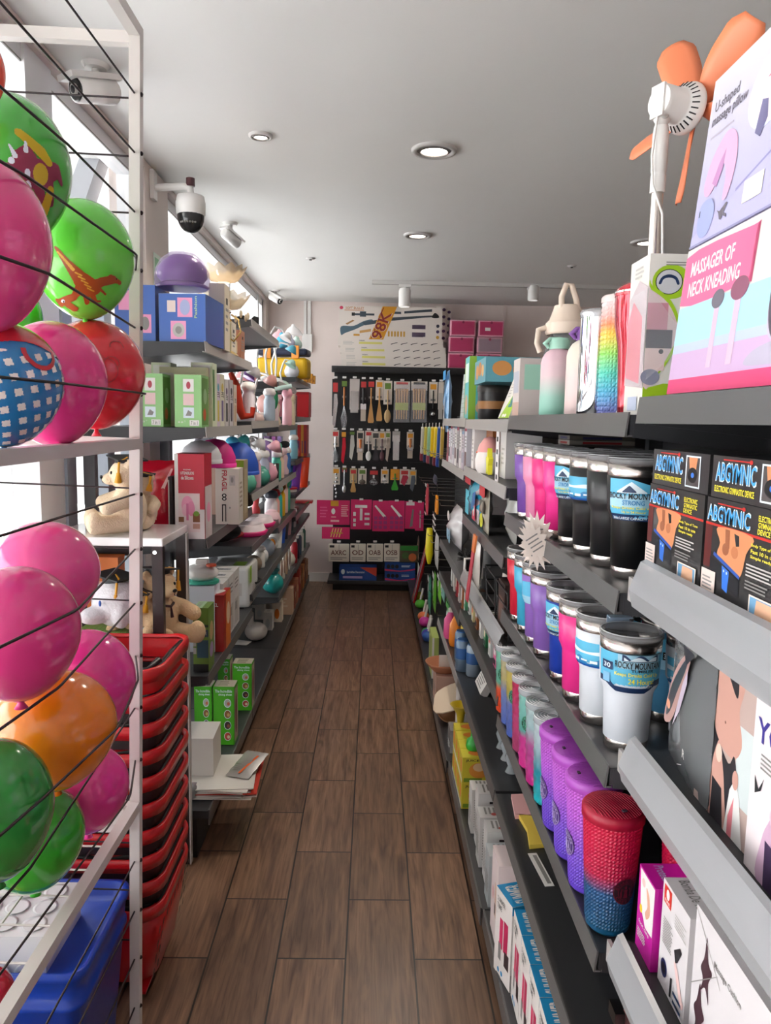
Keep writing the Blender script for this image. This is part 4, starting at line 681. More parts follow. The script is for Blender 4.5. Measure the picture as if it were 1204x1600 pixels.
# ================================================================ generic goods
ORD = ['first', 'second', 'third', 'fourth', 'fifth', 'sixth', 'seventh', 'eighth', 'ninth', 'tenth', 'eleventh', 'twelfth', 'thirteenth', 'fourteenth']
def pouch(name, label, cat, w, h, th, m, loc, rz=0, rx=0, ry=0, prints=(), group=None):
    b = MB(); vs = []; fs = []; nx, nz = 6, 8
    for side in (-1, 1):
        for j in range(nz+1):
            for i in range(nx+1):
                u = i/nx; v = j/nz; t_ = th/2*(math.sin(PI*u)**.6)*(math.sin(PI*v)**.6)*(1+.15*math.sin(i*5+j*3+side)); vs.append((-w/2+w*u+.002*math.sin(v*20), side*t_, h*v+.0015*math.sin(u*17)))
    for s_ in (0, 1):
        o_ = s_*(nx+1)*(nz+1)
        for j in range(nz):
            for i in range(nx): q = o_+j*(nx+1)+i; f = (q, q+1, q+nx+2, q+nx+1); fs.append(f if s_ == 0 else f[::-1])
    b.add(vs, fs, m, True); b.prints(w, th*.9, h, prints); o = b.build(name); put(o, loc, rz, rx, ry); return tag(o, label, cat, group)
def jar(name, label, cat, pr, m, loc, cap=None, capm=None, band=None, group=None, rz=0, n=20):
    t = thing(name, label, cat, loc, rz, group); MB().lathe(pr, m, n).build('body', t)
    if cap: MB().lathe(cap, capm, n).build('cap', t)
    if band: MB().lathe(band[0], band[1], n, cap=False).build('paper_label', t)
    return t
# ================================================================ RIGHT: units 3 and 4
TZ = 1.656
AQ = M('48B8C0', .45); FOOD = M('C88A4A', .5)
carton('snack_maker_carton', 'aqua and green carton standing at the far end of the pale top shelf', 'box', .15, .16, .285, M('58B8BC', .45), [('R', 'r', 0, 0, .2, 1, M('88B840', .45)), ('R', 'r', .25, .45, .8, .9, SNOW), ('R', 't', 'TE', .3, .6, .7, .8, AQ), ('R', 'e', .5, .2, .3, .12, CARD), ('F', 'e', .5, .25, .3, .16, CARD), ('F', 'r', .1, .6, .9, .9, M('D8E8E4', .5)), ('F', 'r', .0, 0, .12, 1, M('88B840', .45)), ('T', 'r', 0, 0, 1, 1, LGREY)], (.50, 3.46, TZ), -PI/2)
carton('bread_picture_carton', 'carton with a picture of bread rolls lying on top of the black container', 'box', .30, .20, .09, M('5898A8', .45), [('R', 'e', .3, .55, .18, .3, FOOD), ('R', 'e', .7, .5, .2, .34, M('B87838', .5)), ('F', 'e', .25, .5, .12, .32, FOOD), ('F', 'e', .5, .6, .14, .3, M('B87838', .5)), ('F', 'e', .75, .5, .1, .25, M('D8A868', .5)), ('T', 'r', .1, .1, .9, .9, M('4888A0', .45))], (.505, 2.93, TZ+.142), -PI/2, None, 0, .0)
jar('food_container', 'black lidded container with a brown band, under the bread picture carton', 'container', [(.055, 0), (.062, .01), (.064, .11)], M('1C1A1C', .35), (.47, 2.98, TZ), [(.066, .11), (.067, .128), (.062, .136)], M('2A2422', .4), ([(.0635, .045), (.0645, .075)], M('9A6A3A', .5)))
o = carton('toy_set_carton', 'white and lime carton with teal toy tools leaning backwards on the pale top shelf', 'box', .22, .05, .16, M('E4E0DA', .5), [('F', 'p', [(.1, 0), (.99, 0), (.99, .95)], LIME), ('F', 'e', .72, .42, .12, .12, M('1E7A80', .4)), ('F', 'r', .55, .25, .85, .33, M('1E7A80', .4)), ('F', 'e', .8, .55, .06, .1, M('1E7A80', .4)), ('F', 'l', .15, .5, .45, .85, 5, LGREY), ('F', 'e', .4, .06, .1, .04, WHITE), ('F', 'e', .6, .06, .1, .04, WHITE)], (.475, 2.64, TZ), -PI/2, None, -.35)
carton('pale_set_carton', 'tall pale pink carton at the near end of the pale top shelf', 'box', .10, .14, .185, M('D8CCC8', .5), [('F', 'r', .1, .45, .9, .8, M('B8B8C4', .45)), ('F', 'r', .0, 0, 1, .3, M('C8A898', .5)), ('R', 'r', .1, .5, .9, .9, MINT)], (.50, 2.30, TZ), -PI/2)
for k in range(2):
    o = carton('grid_notebook', ['pale notebook with a grid cover at the far end of the top shelf', 'second grid covered notebook, behind the first'][k], 'notebook', .17, .03, .235, M('B8C8C8', .5), [('F', 'r', .04+.12*i, .04, .05+.12*i, .96, GREY) for i in range(8)]+[('F', 'r', .04, .06+.1*i, .96, .068+.1*i, GREY) for i in range(9)]+[('R', 'r', 0, .08*i, 1, .08*i+.02, GREY) for i in range(12)], (.46+.035*k, 3.84, TZ), -PI/2, None, -.06)
pouch('umbrella_pack', 'blue and white plastic pack hanging past the end of the right top shelf', 'pack', .16, .36, .05, M('6AA0D0', .3, coat=.4), (.43, 4.46, 1.585), -PI/2, 0, 0, [('F', 'p', [(.2, .05), (.5, .6), (.7, .9), (.8, .85), (.55, .4), (.45, .05)], M('28282E', .5)), ('F', 'p', [(.5, .05), (.7, .5), (.85, .6), (.75, .05)], WHITE), ('F', 'r', 0, .85, 1, 1, M('2890D0', .4))])
# second shelf z 1.405
z = 1.436; c2 = [('D8D4DC', .24), ('C4B8C4', .22), ('E8E4E4', .23), ('B0A8AC', .24), ('E6E2E0', .25), ('CFC8D0', .235), ('D8D8DC', .245), ('E0DCE2', .23), ('A04858', .22)]
for i, (c, h) in enumerate(c2):
    y = 3.23+.10*i
    carton('slim_carton', ORD[i]+' slim upright pack from the near end of the far pale shelf', 'box', .075, .12, h*.78, M(c, .5), [('F', 'r', .1, .1+.08*(i % 3), .9, .45, M(['6A4A4A', '9A98A8', 'B8A0B0', '303038'][i % 4], .5)), ('F', 'l', .15, .55, .85, .85, 4, GREY), ('F', 'r', 0, .92, 1, 1, M(['B03050', '7898B8', 'D8D0D0'][i % 3], .5))], (.455, y, z), -PI/2, 'slim packs on the far pale shelf')
z = 1.461
carton('brown_tea_carton', 'brown carton with dark lettering between white slim packs', 'box', .16, .12, .162, M('A8602C', .5), [('F', 't', 'EASE', .25, .66, .8, .76, M('3A1A10', .5)), ('F', 'r', .2, .2, .85, .5, M('5A3020', .5))], (.50, 2.86, z), -PI/2)
carton('white_slim_carton', 'tall white slim carton left of the brown carton', 'box', .07, .12, .160, M('EAE6E4', .5), [('F', 'l', .2, .2, .8, .8, 6, LGREY)], (.46, 3.03, z), -PI/2)
carton('lidded_white_carton', 'white carton with a grey edge right of the brown carton', 'box', .12, .12, .158, M('E2DEDC', .5), [('F', 'r', .05, .0, .12, 1, GREY), ('F', 'l', .3, .3, .8, .7, 4, LGREY)], (.50, 2.55, z), -PI/2)
t = thing('squeeze_toy', 'pink topped white penguin shaped toy in front of the brown carton', 'toy', (.425, 2.74, z), -PI/2)
MB().lathe([(.04, 0), (.052, .02), (.054, .05), (.045, .085), (.03, .115), (.012, .13), (1e-5, .132)], M('F0E8E4', .4), 24, cap=False).build('body', t); MB().lathe([(.047, .08), (.040, .105), (.022, .13), (1e-5, .138)], M('F0A8A4', .4), 24, cap=False).build('pink_cap', t)
b = MB(); b.ell((-.014, -.037, .088), .004, .003, .005, INK, 8, 6).ell((.014, -.037, .088), .004, .003, .005, INK, 8, 6); b.build('eye', t); MB().ell((0, -.045, .078), .006, .006, .004, ORANGE, 8, 6).build('beak', t)
b = MB(); pts = [(.035*(1 if i % 2 == 0 else .55)*math.cos(PI*i/5+PI/2), .045+.05*(1 if i % 2 == 0 else .55)*math.sin(PI*i/5+PI/2)) for i in range(10)]; b.T = Matrix.Rotation(PI/2, 4, 'X'); b.prism(pts, -.008, .008, M('F0E838', .4)); o = b.build('star_card'); put(o, (.40, 2.58, z+.004), -PI/2); tag(o, 'yellow star shaped card next to the penguin shaped toy', 'card')
b = MB(); b.prism([(-.001, -.028), (.001, -.028), (.001, .028), (-.001, .028)], 0, .175, M('E8E2E0', .5))
for q in range(4): b.box(-.0016, -.001, -.012, .012, .02+.04*q, .035+.04*q, INK)
o = b.build('tag_strip'); put(o, (.392, 2.37, z-.012), 0); tag(o, 'long white strip of price tags hanging beside the purple tumbler', 'price tags')
# third z 1.256 (unit 3)
z = 1.256
pouch('blue_bath_pouch', 'bright blue plastic pouch with red top on the middle right shelf', 'pouch', .36, .165, .06, M('38B0D0', .25, coat=.6), (.415, 2.97, z), -PI/2, 0, 0, [('F', 'r', 0, .85, .5, 1, RED), ('F', 'p', [(.6, .3), (.9, .5), (.95, .8), (.7, .7)], M('2868A8', .4)), ('F', 'r', .1, .1, .4, .7, M('58C0D8', .4))])
pouch('red_candy_pouch', 'small red and clear pouch in front of the blue plastic pouch', 'pouch', .11, .14, .03, M('D8C8CC', .3, coat=.4), (.405, 2.88, z), -PI/2, 0, 0, [('F', 'r', .1, .1, .9, .7, M('C82848', .4)), ('F', 'e', .5, .4, .2, .2, WHITE)])
pouch('picture_pouch', 'clear pouch with yellow green labels and red header on the middle right shelf', 'pouch', .13, .18, .04, M('A8A090', .3, coat=.4), (.405, 2.64, z), -PI/2, 0, 0, [('F', 'r', .0, .72, 1, 1, M('C02028', .4)), ('F', 'r', .1, .4, .9, .66, M('4A4238', .5)), ('F', 'e', .5, .25, .3, .14, M('C8C830', .4))])
pouch('wrapped_pouch', 'grey crinkled see-through pouch beside the pink card strip', 'pouch', .10, .2, .06, M('9A9894', .2, coat=.5), (.46, 2.40, z), -PI/2)
o = MB().box(-.002, .002, -.03, .03, -.24, 0, M('B83848', .45)).box(-.003, .003, -.032, .032, -.06, 0, M('D87838', .45)).build('hanging_card'); put(o, (.366, 2.62, 1.25), 0, 0, .1); tag(o, 'narrow red and orange card hanging from the middle right shelf edge', 'card')
carton('dark_parcel', 'dark brown parcel under the middle right shelf near the tumblers', 'box', .12, .12, .16, M('3A2622', .5), [('F', 'r', .2, .2, .8, .7, M('6A4A40', .5))], (.47, 2.30, .9915), -PI/2)
for k in range(3):
    pouch('clear_paper_pack', ['nearest', 'middle', 'farthest'][k]+' of three crumpled clear packs of white paper hanging above the lilac price rail', 'pack', .15, .24, .03, M(['D0C8C0', 'C4C0BC', 'B8B4B0'][k], .25, coat=.5), (.41+.02*k, 2.86+.14*k, .995), -PI/2+.1*k)
for k in range(2):
    t = thing('wire_basket', ['black wire basket holding papers, next to the red tumbler', 'second black wire basket, farther along behind the lilac rail'][k], 'wire basket', (.475, 2.27+.24*k, .992), 0); b = MB(); W = M((.02, .02, .022), .4)
    for s1 in (-1, 1):
        for s2 in (-1, 1): b.tube([(s1*.06, s2*.09, 0), (s1*.07, s2*.105, .15)], .003, W, 6)
    for zz, e in ((.0, 0), (.05, .003), (.10, .0065), (.15, .01)): b.tube([(-.06-e, -.09-e*1.5, zz), (.06+e, -.09-e*1.5, zz), (.06+e, .09+e*1.5, zz), (-.06-e, .09+e*1.5, zz), (-.06-e, -.09-e*1.5, zz)], .0028 if zz else .002, W, 6)
    b.build('wire_frame', t); b = MB()
    for i in range(7): b.tube([(-.06, -.09+.03*i, 0), (.06, -.09+.03*i, 0)], .0018, W, 5)
    b.build('wire_bottom', t)
    pouch('paper_bundle', ['white papers filling the nearer black wire basket', 'white papers filling the farther black wire basket'][k], 'papers', .12, .13, .05, M('D8D0C6', .6), (.47, 2.27+.24*k, .996), -PI/2+.2)
# z .98 unit 4
z = .981
pouch('plastic_toy_bag', 'white plastic bag with pale blue toys on the far dark shelf', 'bag', .30, .22, .12, M('D8D4D6', .22, coat=.5), (.46, 3.95, z), -PI/2, 0, 0, [('F', 'e', .35, .35, .18, .2, M('98C0D8', .4)), ('F', 'e', .65, .3, .18, .18, M('88B0C8', .4)), ('F', 'e', .4, .75, .2, .12, WHITE)])
t = thing('spiky_brush', 'spiky black round brush lying on the far dark shelf', 'brush', (.45, 3.45, z+.03)); b = MB()
for i in range(46):
    a = random.uniform(0, 2*PI); e = random.uniform(-.4, 1.2); d_ = Vector((math.cos(a)*math.cos(e), math.sin(a)*math.cos(e), math.sin(e))); b.tube([d_*.01, d_*.055], [.0035, .0012], BLACK, 5)
b.build('bristles', t); MB().ell((0, 0, 0), .03, .04, .025, BLACK).build('brush_core', t)
t = thing('white_clip_frame', 'small white rectangular frame beside the spiky black brush', 'frame', (.435, 3.235, z), .4); b = MB(); b.tube([(-.03, 0, .006), (.03, 0, .006), (.03, 0, .07), (-.03, 0, .07), (-.03, 0, .006)], .006, WHITE, 8).box(-.02, .02, .01, .014, .01, .06, INK); b.build('frame_body', t)
jar('clear_jar', 'small clear jar behind the spiky black brush', 'jar', [(.03, 0), (.032, .07), (.02, .08)], M('C8CCD0', .15, alpha=.6), (.52, 3.40, z), [(.021, .08), (.021, .095)], LGREY)
# z .835/.795 small packs under the clear rail
pc = ['E8E4E0', 'E0609A', 'D8DCD8', '2E7A4A', 'E4E0DA', '9A5A30', 'D8C890', 'E8E8E4', '58A878', 'B86838', 'D8D4D0', 'C02838', 'D8D4CC', 'E0E0DC']
for i, c in enumerate(pc):
    y = 2.30+.115*i; zz = .836 if y < 3.16 else .796
    carton('nail_kit_pack', ORD[i]+' small upright pack from the near end, under the lilac clear rail', 'pack', .05, .03, .115+.02*(i % 3), M(c, .45), [('F', 'r', .2, .3, .8, .8, M(['F0EEEA', 'F0EEEA', 'C05030', 'E8D8C0'][i % 4], .5)), ('F', 'r', .1, .05, .9, .2, INK if i % 2 else LGREY)], (.43, y+(.03 if i > 7 else 0), zz), -PI/2, 'small packs under the lilac rail')
jar('cream_jar', 'small white jar with black lid at the end of the small packs', 'jar', [(.03, 0), (.033, .005), (.033, .05)], M('D8D0CC', .4), (.43, 2.19, .836), [(.034, .05), (.035, .072), (.032, .075)], BLACK)
# z .53
z = .531
for i, (y, x) in enumerate(((3.29, .42), (3.31, .50), (3.37, .43), (3.39, .51), (3.22, .46))):
    yy = y+(.06 if i in (2, 3) else 0); zz = z if yy < 3.16 else .521
    jar('drink_can', ['blue and silver can, front left of the can cluster', 'blue and silver can at the front right of the cluster', 'blue and silver can behind the front left one', 'blue and silver can at the back of the cluster', 'pale blue can standing nearest the camera in the cluster'][i], 'can', [(.028, 0), (.033, .006), (.033, .13), (.028, .142)], M(['8098B0', '98A8B8', '7890A8', '98A8B8', 'A8B8C8'][i], .3, .4), (x, yy, zz), [(.027, .142), (.026, .147)], M(['4878B8', '5888C0', '4878B8', '88A8C8', '3868A8'][i], .3), ([(.0335, .06), (.0335, .11)], M('3868A8', .35)), 'blue and silver cans')
jar('spray_can', 'yellow spray can with black top behind the blue cans', 'spray can', [(.03, 0), (.032, .005), (.032, .15), (.02, .17)], M('D8B830', .3, .3), (.47, 3.55, .521), [(.024, .165), (.024, .2), (.015, .21)], BLACK)
jar('soap_bottle', 'pink bottle with orange front, left of the yellow spray can', 'bottle', [(.03, 0), (.036, .02), (.034, .10), (.012, .14)], M('E85A9A', .35), (.415, 3.80, .521), [(.013, .14), (.013, .16)], WHITE)
jar('soap_bottle', 'orange bottle between the pink bottle and the spray can', 'bottle', [(.03, 0), (.036, .02), (.034, .11), (.012, .15)], M('F08A28', .35), (.43, 3.67, .521), [(.013, .15), (.013, .17)], YEL)
for i in range(4):
    pouch('baby_wipe_pack', ORD[i]+' green and aqua wrapped pack from the near end of the far low shelf', 'pack', .18, .16+.02*(i % 2), .05, M(['A8D0C8', '78B8A8', 'B8D8B0', '88C8C0'][i], .3, coat=.4), (.43+.01*i, 3.90+.07*i, .521), -PI/2, 0, 0, [('F', 'e', .5, .5, .3, .25, M(['E8F0E8', '48A060', 'E8E8C8', '3898A0'][i], .4)), ('F', 'r', 0, .8, 1, 1, M('58B858', .4))])
o = carton('speckled_tote', 'white tote with rows of tiny dark print leaning under the low shelf edge', 'bag', .16, .03, .11, M('E4E0DC', .6), [('F', 'l', .1, .1, .9, .9, 8, GREY), ('R', 'r', 0, 0, 1, 1, LGREY)], (.465, 3.02, z), -PI/2, None, -.5)
# z .525 (unit 2/3): acrylic clutter
for i in range(3):
    jar('crystal_stand', ORD[i]+' clear crystal bottle from the near end, on the empty low shelf', 'bottle', [(.02, 0), (.012, .02), (.022, .05), (.012, .08), (.02, .11)], M('C8D0D4', .08, alpha=.55), (.46, 2.28+.09*i, z), None, None)
o = MB().prism([(-.05, -.06), (.05, -.05), (.045, .07), (-.04, .06)], 0, .012, PALEPINK).build('pink_pad'); put(o, (.47, 2.06, .526)); tag(o, 'flat pale pink pad on the low shelf beneath the glitter cups', 'pad')
o = MB().prism([(-.03, -.08), (.03, -.07), (.02, 0), (.03, .06), (-.03, .08), (-.02, 0)], 0, .012, M('F0D058', .45)).build('yellow_sponge'); put(o, (.46, 1.93, .526)); tag(o, 'yellow wavy edged sponge on the low shelf beneath the glitter cups', 'sponge')
# base, far
z = .1405
t = thing('clay_dish', 'terracotta dish holding a white card on the low far shelf', 'dish', (.40, 3.90, .31)); MB().lathe([(.06, 0), (.09, .03), (.105, .05), (.098, .05), (.08, .028), (.05, .008)], M('B87858', .7), 28).build('bowl', t)
MB().box(-.03, .03, -.002, .002, .02, .085, M('EAE4DE', .6)).build('price_card', t)
carton('pink_crate_carton', 'pale pink carton supporting the terracotta dish', 'box', .2, .16, .168, M('C8A090', .6), [('F', 'l', .1, .3, .9, .6, 3, GREY)], (.43, 3.90, z), -PI/2)
jar('glass_tumbler', 'clear drinking glass beside the terracotta dish', 'glass', [(.035, 0), (.042, .12)], M('989490', .1, alpha=.5), (.40, 4.06, z), None, None)
pal = [(.12*math.cos(a)*(1-.25*math.cos(a*2+1)), .09*math.sin(a)*(1+.1*math.cos(a))) for a in [2*PI*i/20 for i in range(20)]]
b = MB(); b.prism(pal, -.004, .004, M('D8C4AC', .6)); o = b.build('wooden_palette'); put(o, (.41, 3.60, .27), .3, .25, -.35); tag(o, 'pale wooden painting palette leaning on the low far shelf', 'palette')
t = thing('wooden_bowl', 'round brown wooden bowl under the palette', 'bowl', (.41, 3.66, .1405), 0, None, .5); MB().lathe([(.03, 0.022), (.06, .032), (.07, .052), (.064, .052), (.05, .036)], M('A07048', .5), 24).build('bowl_body', t)
t = thing('funnel_cup', 'yellow cup with a wide rim beside the clear box', 'cup', (.42, 3.30, z+.11), 0); MB().lathe([(.012, 0), (.02, .06), (.045, .10), (.05, .105), (.044, .104), (.016, .06)], M('E8C828', .3, coat=.4), 24).build('cup_body', t); MB().lathe([(.016, -.0), (.02, .004), (.012, .01)], YEL, 16).build('foot', t)
carton('clear_acrylic_carton', 'clear acrylic box holding the yellow cup, at the bottom right', 'box', .10, .10, .108, M('B8B4B4', .15, alpha=.6), [('F', 'l', .1, .1, .9, .4, 3, WHITE)], (.42, 3.30, z), -PI/2)
carton('white_drawer_carton', 'tall white carton behind the clear acrylic box', 'box', .12, .14, .31, M('DAD6D4', .5), [('F', 'r', .1, .1, .9, .14, LGREY), ('F', 'r', .1, .5, .9, .54, LGREY)], (.49, 3.44, z), -PI/2)
pk = M('A8B868', .5)
carton('green_board_book', 'pale green upright book at the far end of the low shelf', 'book', .24, .04, .25, pk, [('F', 'r', .1, .1, .3, .9, M('C8D090', .5)), ('R', 'r', 0, 0, .3, 1, WHITE)], (.385, 4.42, .1205), -PI/2)
# ================================================================ hooks wall (far right)
t = thing('peg_wall', 'dark peg wall between the far right shelves and the back wall', 'shelving unit', (0, 0, 0))
MB().box(.78, .80, 4.22, 7.1, .02, 1.70, M((.03, .03, .033), .5)).build('back_panel', t); MB().box(.345, .8, 4.22, 7.1, .09, .12, DK).build('base_shelf', t); MB().box(.36, .8, 4.22, 7.1, .0, .09, M((.03, .028, .028), .6)).build('plinth', t)
for zz in (.42, .78, 1.12, 1.40):
    for k in range(8): b = MB().tube([(.78, 4.6+.32*k, zz), (.42, 4.6+.32*k, zz+.01), (.415, 4.6+.32*k, zz+.025)], .003, CHROME, 6); b.build('hook', t)
def hung(name, label, cat, px, py0, py1, w, m, X=.44, tilt=0, prints=(), th=.03, kind='pouch'):
    a = at(px, py0, X=X); c = at(px, py1, X=X); h = a.z-c.z
    return pouch(name, label, cat, w, h, th, m, (X, a.y, c.z), -PI/2, 0, 0, prints) if kind == 'pouch' else carton(name, label, cat, w, th, h, m, prints, (X, a.y, c.z), -PI/2)
hc = [('E8E0D0', 'white'), ('E8D860', 'pale yellow'), ('A8D8B0', 'mint green'), ('F0C820', 'bright yellow'), ('F0D030', 'yellow'), ('2858A8', 'blue'), ('C8A850', 'olive')]
for i, (c, nm) in enumerate(hc):
    px = 660+5.2*i; a = at(px, 668, X=.43+.012*i); t = thing('paint_brush_pack', nm+' long handled brush in the hanging bunch, '+ORD[i]+' from the left', 'brush', (.43+.012*i, a.y, a.z), -PI/2, 'hanging long brushes'); L = .30
    b = MB(); b.T = Matrix.Rotation(.22, 4, 'Y'); b.box(-.03, .03, -.012, .012, -L*.78, 0, M(c, .35, coat=.3)); b.build('handle', t, .004)
    b = MB(); b.T = Matrix.Rotation(.22, 4, 'Y'); b.box(-.036, .036, -.014, .014, -L, -L*.78, M(['8A3040', '30406A', 'A04858', '303038', '7A2838', '2848A0', '28302A'][i], .6)); b.build('bristles', t)
    MB().tube([(0, 0, -.01), (0, .0, .03), (.01, .0, .035)], .003, WHITE, 5).build('hanging_loop', t)
hung('red_tube_pack', 'red and white pack hanging left of the orange scissors', 'pack', 668, 756, 806, .2, M('C01C38', .4), .44, 0, [('F', 'r', 0, .9, 1, 1, WHITE), ('F', 'r', 0, 0, 1, .08, PALEPINK), ('F', 'l', .2, .3, .6, .7, 3, WHITE)])
t = thing('scissors_pack', 'orange handled scissors hanging on the dark peg wall', 'scissors', at(683, 757, X=.44), -PI/2); b = MB(); b.tube([(-.05, 0, -.2), (-.06, 0, -.14), (-.02, 0, -.08), (0, 0, -.1)], .009, M('E89018', .4), 8).tube([(.05, 0, -.2), (.06, 0, -.14), (.02, 0, -.08), (0, 0, -.1)], .009, M('E89018', .4), 8); b.build('handles', t); MB().prism([(-.02, -.1), (.02, -.1), (.004, 0), (-.004, 0)], -.002, .002, CHROME).build('blades', t).rotation_euler = (PI/2, 0, 0)
hung('dark_gauze_pack', 'black and blue mesh pack hanging above the scissors', 'pack', 680, 742, 757, .22, M('1C2238', .4), .45)
t = thing('striped_scrub_brush', 'black and white striped brush sticking out under the scissors', 'brush', at(678, 815, X=.45), -PI/2)
for i in range(6): MB().rod((-.12, 0, .06-.022*i), (.10, 0, .052-.022*i), .008, WHITE if i % 2 else BLACK).build('bristle_row', t)
t = thing('rubber_gloves', 'pair of yellow rubber gloves hanging low on the peg wall', 'gloves', at(671, 826, X=.44), -PI/2)
for s_ in (-1, 1): b = MB(); b.tube([(s_*.025, 0, 0), (s_*.03, 0, -.10), (s_*.034, 0, -.19), (s_*.03, 0, -.27)], [.022, .026, .03, .012], M('F0E020', .4), 10); b.build('glove', t)
hung('towel_pack', 'white folded towel pack hanging beside the yellow gloves', 'pack', 683, 835, 890, .25, M('B8B4B0', .6), .46)
hung('beige_slipper_pack', 'beige and brown pack at the far end of the peg wall, over the broom sticks', 'pack', 653, 835, 875, .3, M('8A6A58', .6), .46)
hung('clear_green_pouch', 'white and green plastic bag low on the peg wall, far end', 'bag', 655, 885, 955, .5, M('C8D8C8', .35), .43)
sc = ['C82838', '1838A0', 'E87030', '181818', '2878C0', 'D8D8D8', '40903A', 'B02028']
for i, c in enumerate(sc):
    a = at(652+2.1*i, 955, X=.40+.01*i); e = at(660+2.1*i, 880, X=.40+.01*i)
    a = Vector((.36, a.y if a.y < 6.9 else 6.9, .125)); b_ = Vector((.46, a.y-.25, .70)); t = thing('broom_stick', ['red', 'navy blue', 'orange', 'black', 'sky blue', 'silver', 'green', 'dark red'][i]+' broom stick leaning in the bundle by the peg wall', 'broom', a, 0, 'leaning broom sticks')
    MB().tube([(0, 0, 0), b_-a], .011, M(c, .35), 10).build('stick', t); MB().tube([(b_-a)*.93, (b_-a)*1.0], .013, M('282828', .4), 10).build('grip', t)
for i, (px, y0, y1, c, w, nm) in enumerate([(672, 900, 962, '58C0A0', .16, 'teal green squeegee pack'), (680, 895, 960, '70C838', .16, 'lime green squeegee pack'), (688, 898, 945, '88D848', .15, 'pale lime scrubber pack'), (693, 905, 940, '98D0C8', .15, 'aqua scrubber pack')]):
    hung('cleaning_pack', nm+' hanging at the end of the low right shelf', 'pack', px, y0, y1, w, M(c, .35, coat=.3), .43-.0*i, 0, [('F', 'e', .5, .6, .3, .2, WHITE), ('F', 'r', 0, .85, 1, 1, M('E8E8E8', .4))])
for i, (px, py, c, nm) in enumerate([(652, 985, 'D8D030', 'yellow'), (655, 1000, '58B838', 'green'), (663, 985, 'C83898', 'magenta'), (668, 998, '4838A0', 'purple'), (660, 1012, 'E07848', 'orange'), (667, 1018, '28A058', 'emerald'), (668, 1032, '2858A8', 'blue')]):
    a = at(px, py, X=.40); t = thing('dish_brush', nm+' round dish brush in the low cluster near the floor', 'brush', (.40, min(a.y, 6.8), max(.16, a.z)), 0, 'dish brushes near the floor')
    MB().ell((0, 0, 0), .045, .05, .038, M(c, .45)).build('brush_head', t); MB().tube([(0, 0, .03), (.02, 0, .13)], .009, WHITE, 8).build('handle', t)
# ================================================================ BACK GONDOLA
GX0, GX1, GY = -.40, 1.32, 7.12
t = thing('peg_gondola', 'black peg display of kitchen tools against the back wall', 'shelving unit', (0, 0, 0)); BKM = M((.012, .012, .014), .5)
MB().box(GX0, GX1, 7.40, 7.44, .03, 2.13, BKM).build('peg_panel', t); MB().box(GX0-.01, GX1, GY-.02, 7.44, 2.125, 2.14, BKM).box(GX0-.01, GX1, GY-.035, GY-.02, 2.085, 2.145, BKM).build('top_shelf', t, .004)
MB().box(GX0, GX1, 7.38, 7.40, 1.55, 1.63, BKM).box(GX0, GX1, 7.38, 7.40, 1.20, 1.24, BKM).build('cross_bar', t)
MB().box(GX0-.03, GX1, GY-.06, 7.44, .07, .105, M((.03, .03, .033), .4)).build('base_shelf', t, .004); MB().box(GX0+.02, GX1, GY, 7.4, 0, .07, BKM).build('plinth', t)
def hook(x, z, y=7.12): MB().tube([(x, 7.40, z+.004), (x, y-.02, z), (x, y-.025, z+.012)], .003, CHROME, 6).box(x-.018, x+.018, y-.032, y-.03, z+.004, z+.022, WHITE).build('hook', t_g)
t_g = t
WD = M('D8A060', .5); WD2 = M('A86838', .5); SIL = M((.6, .6, .62), .25, .8)
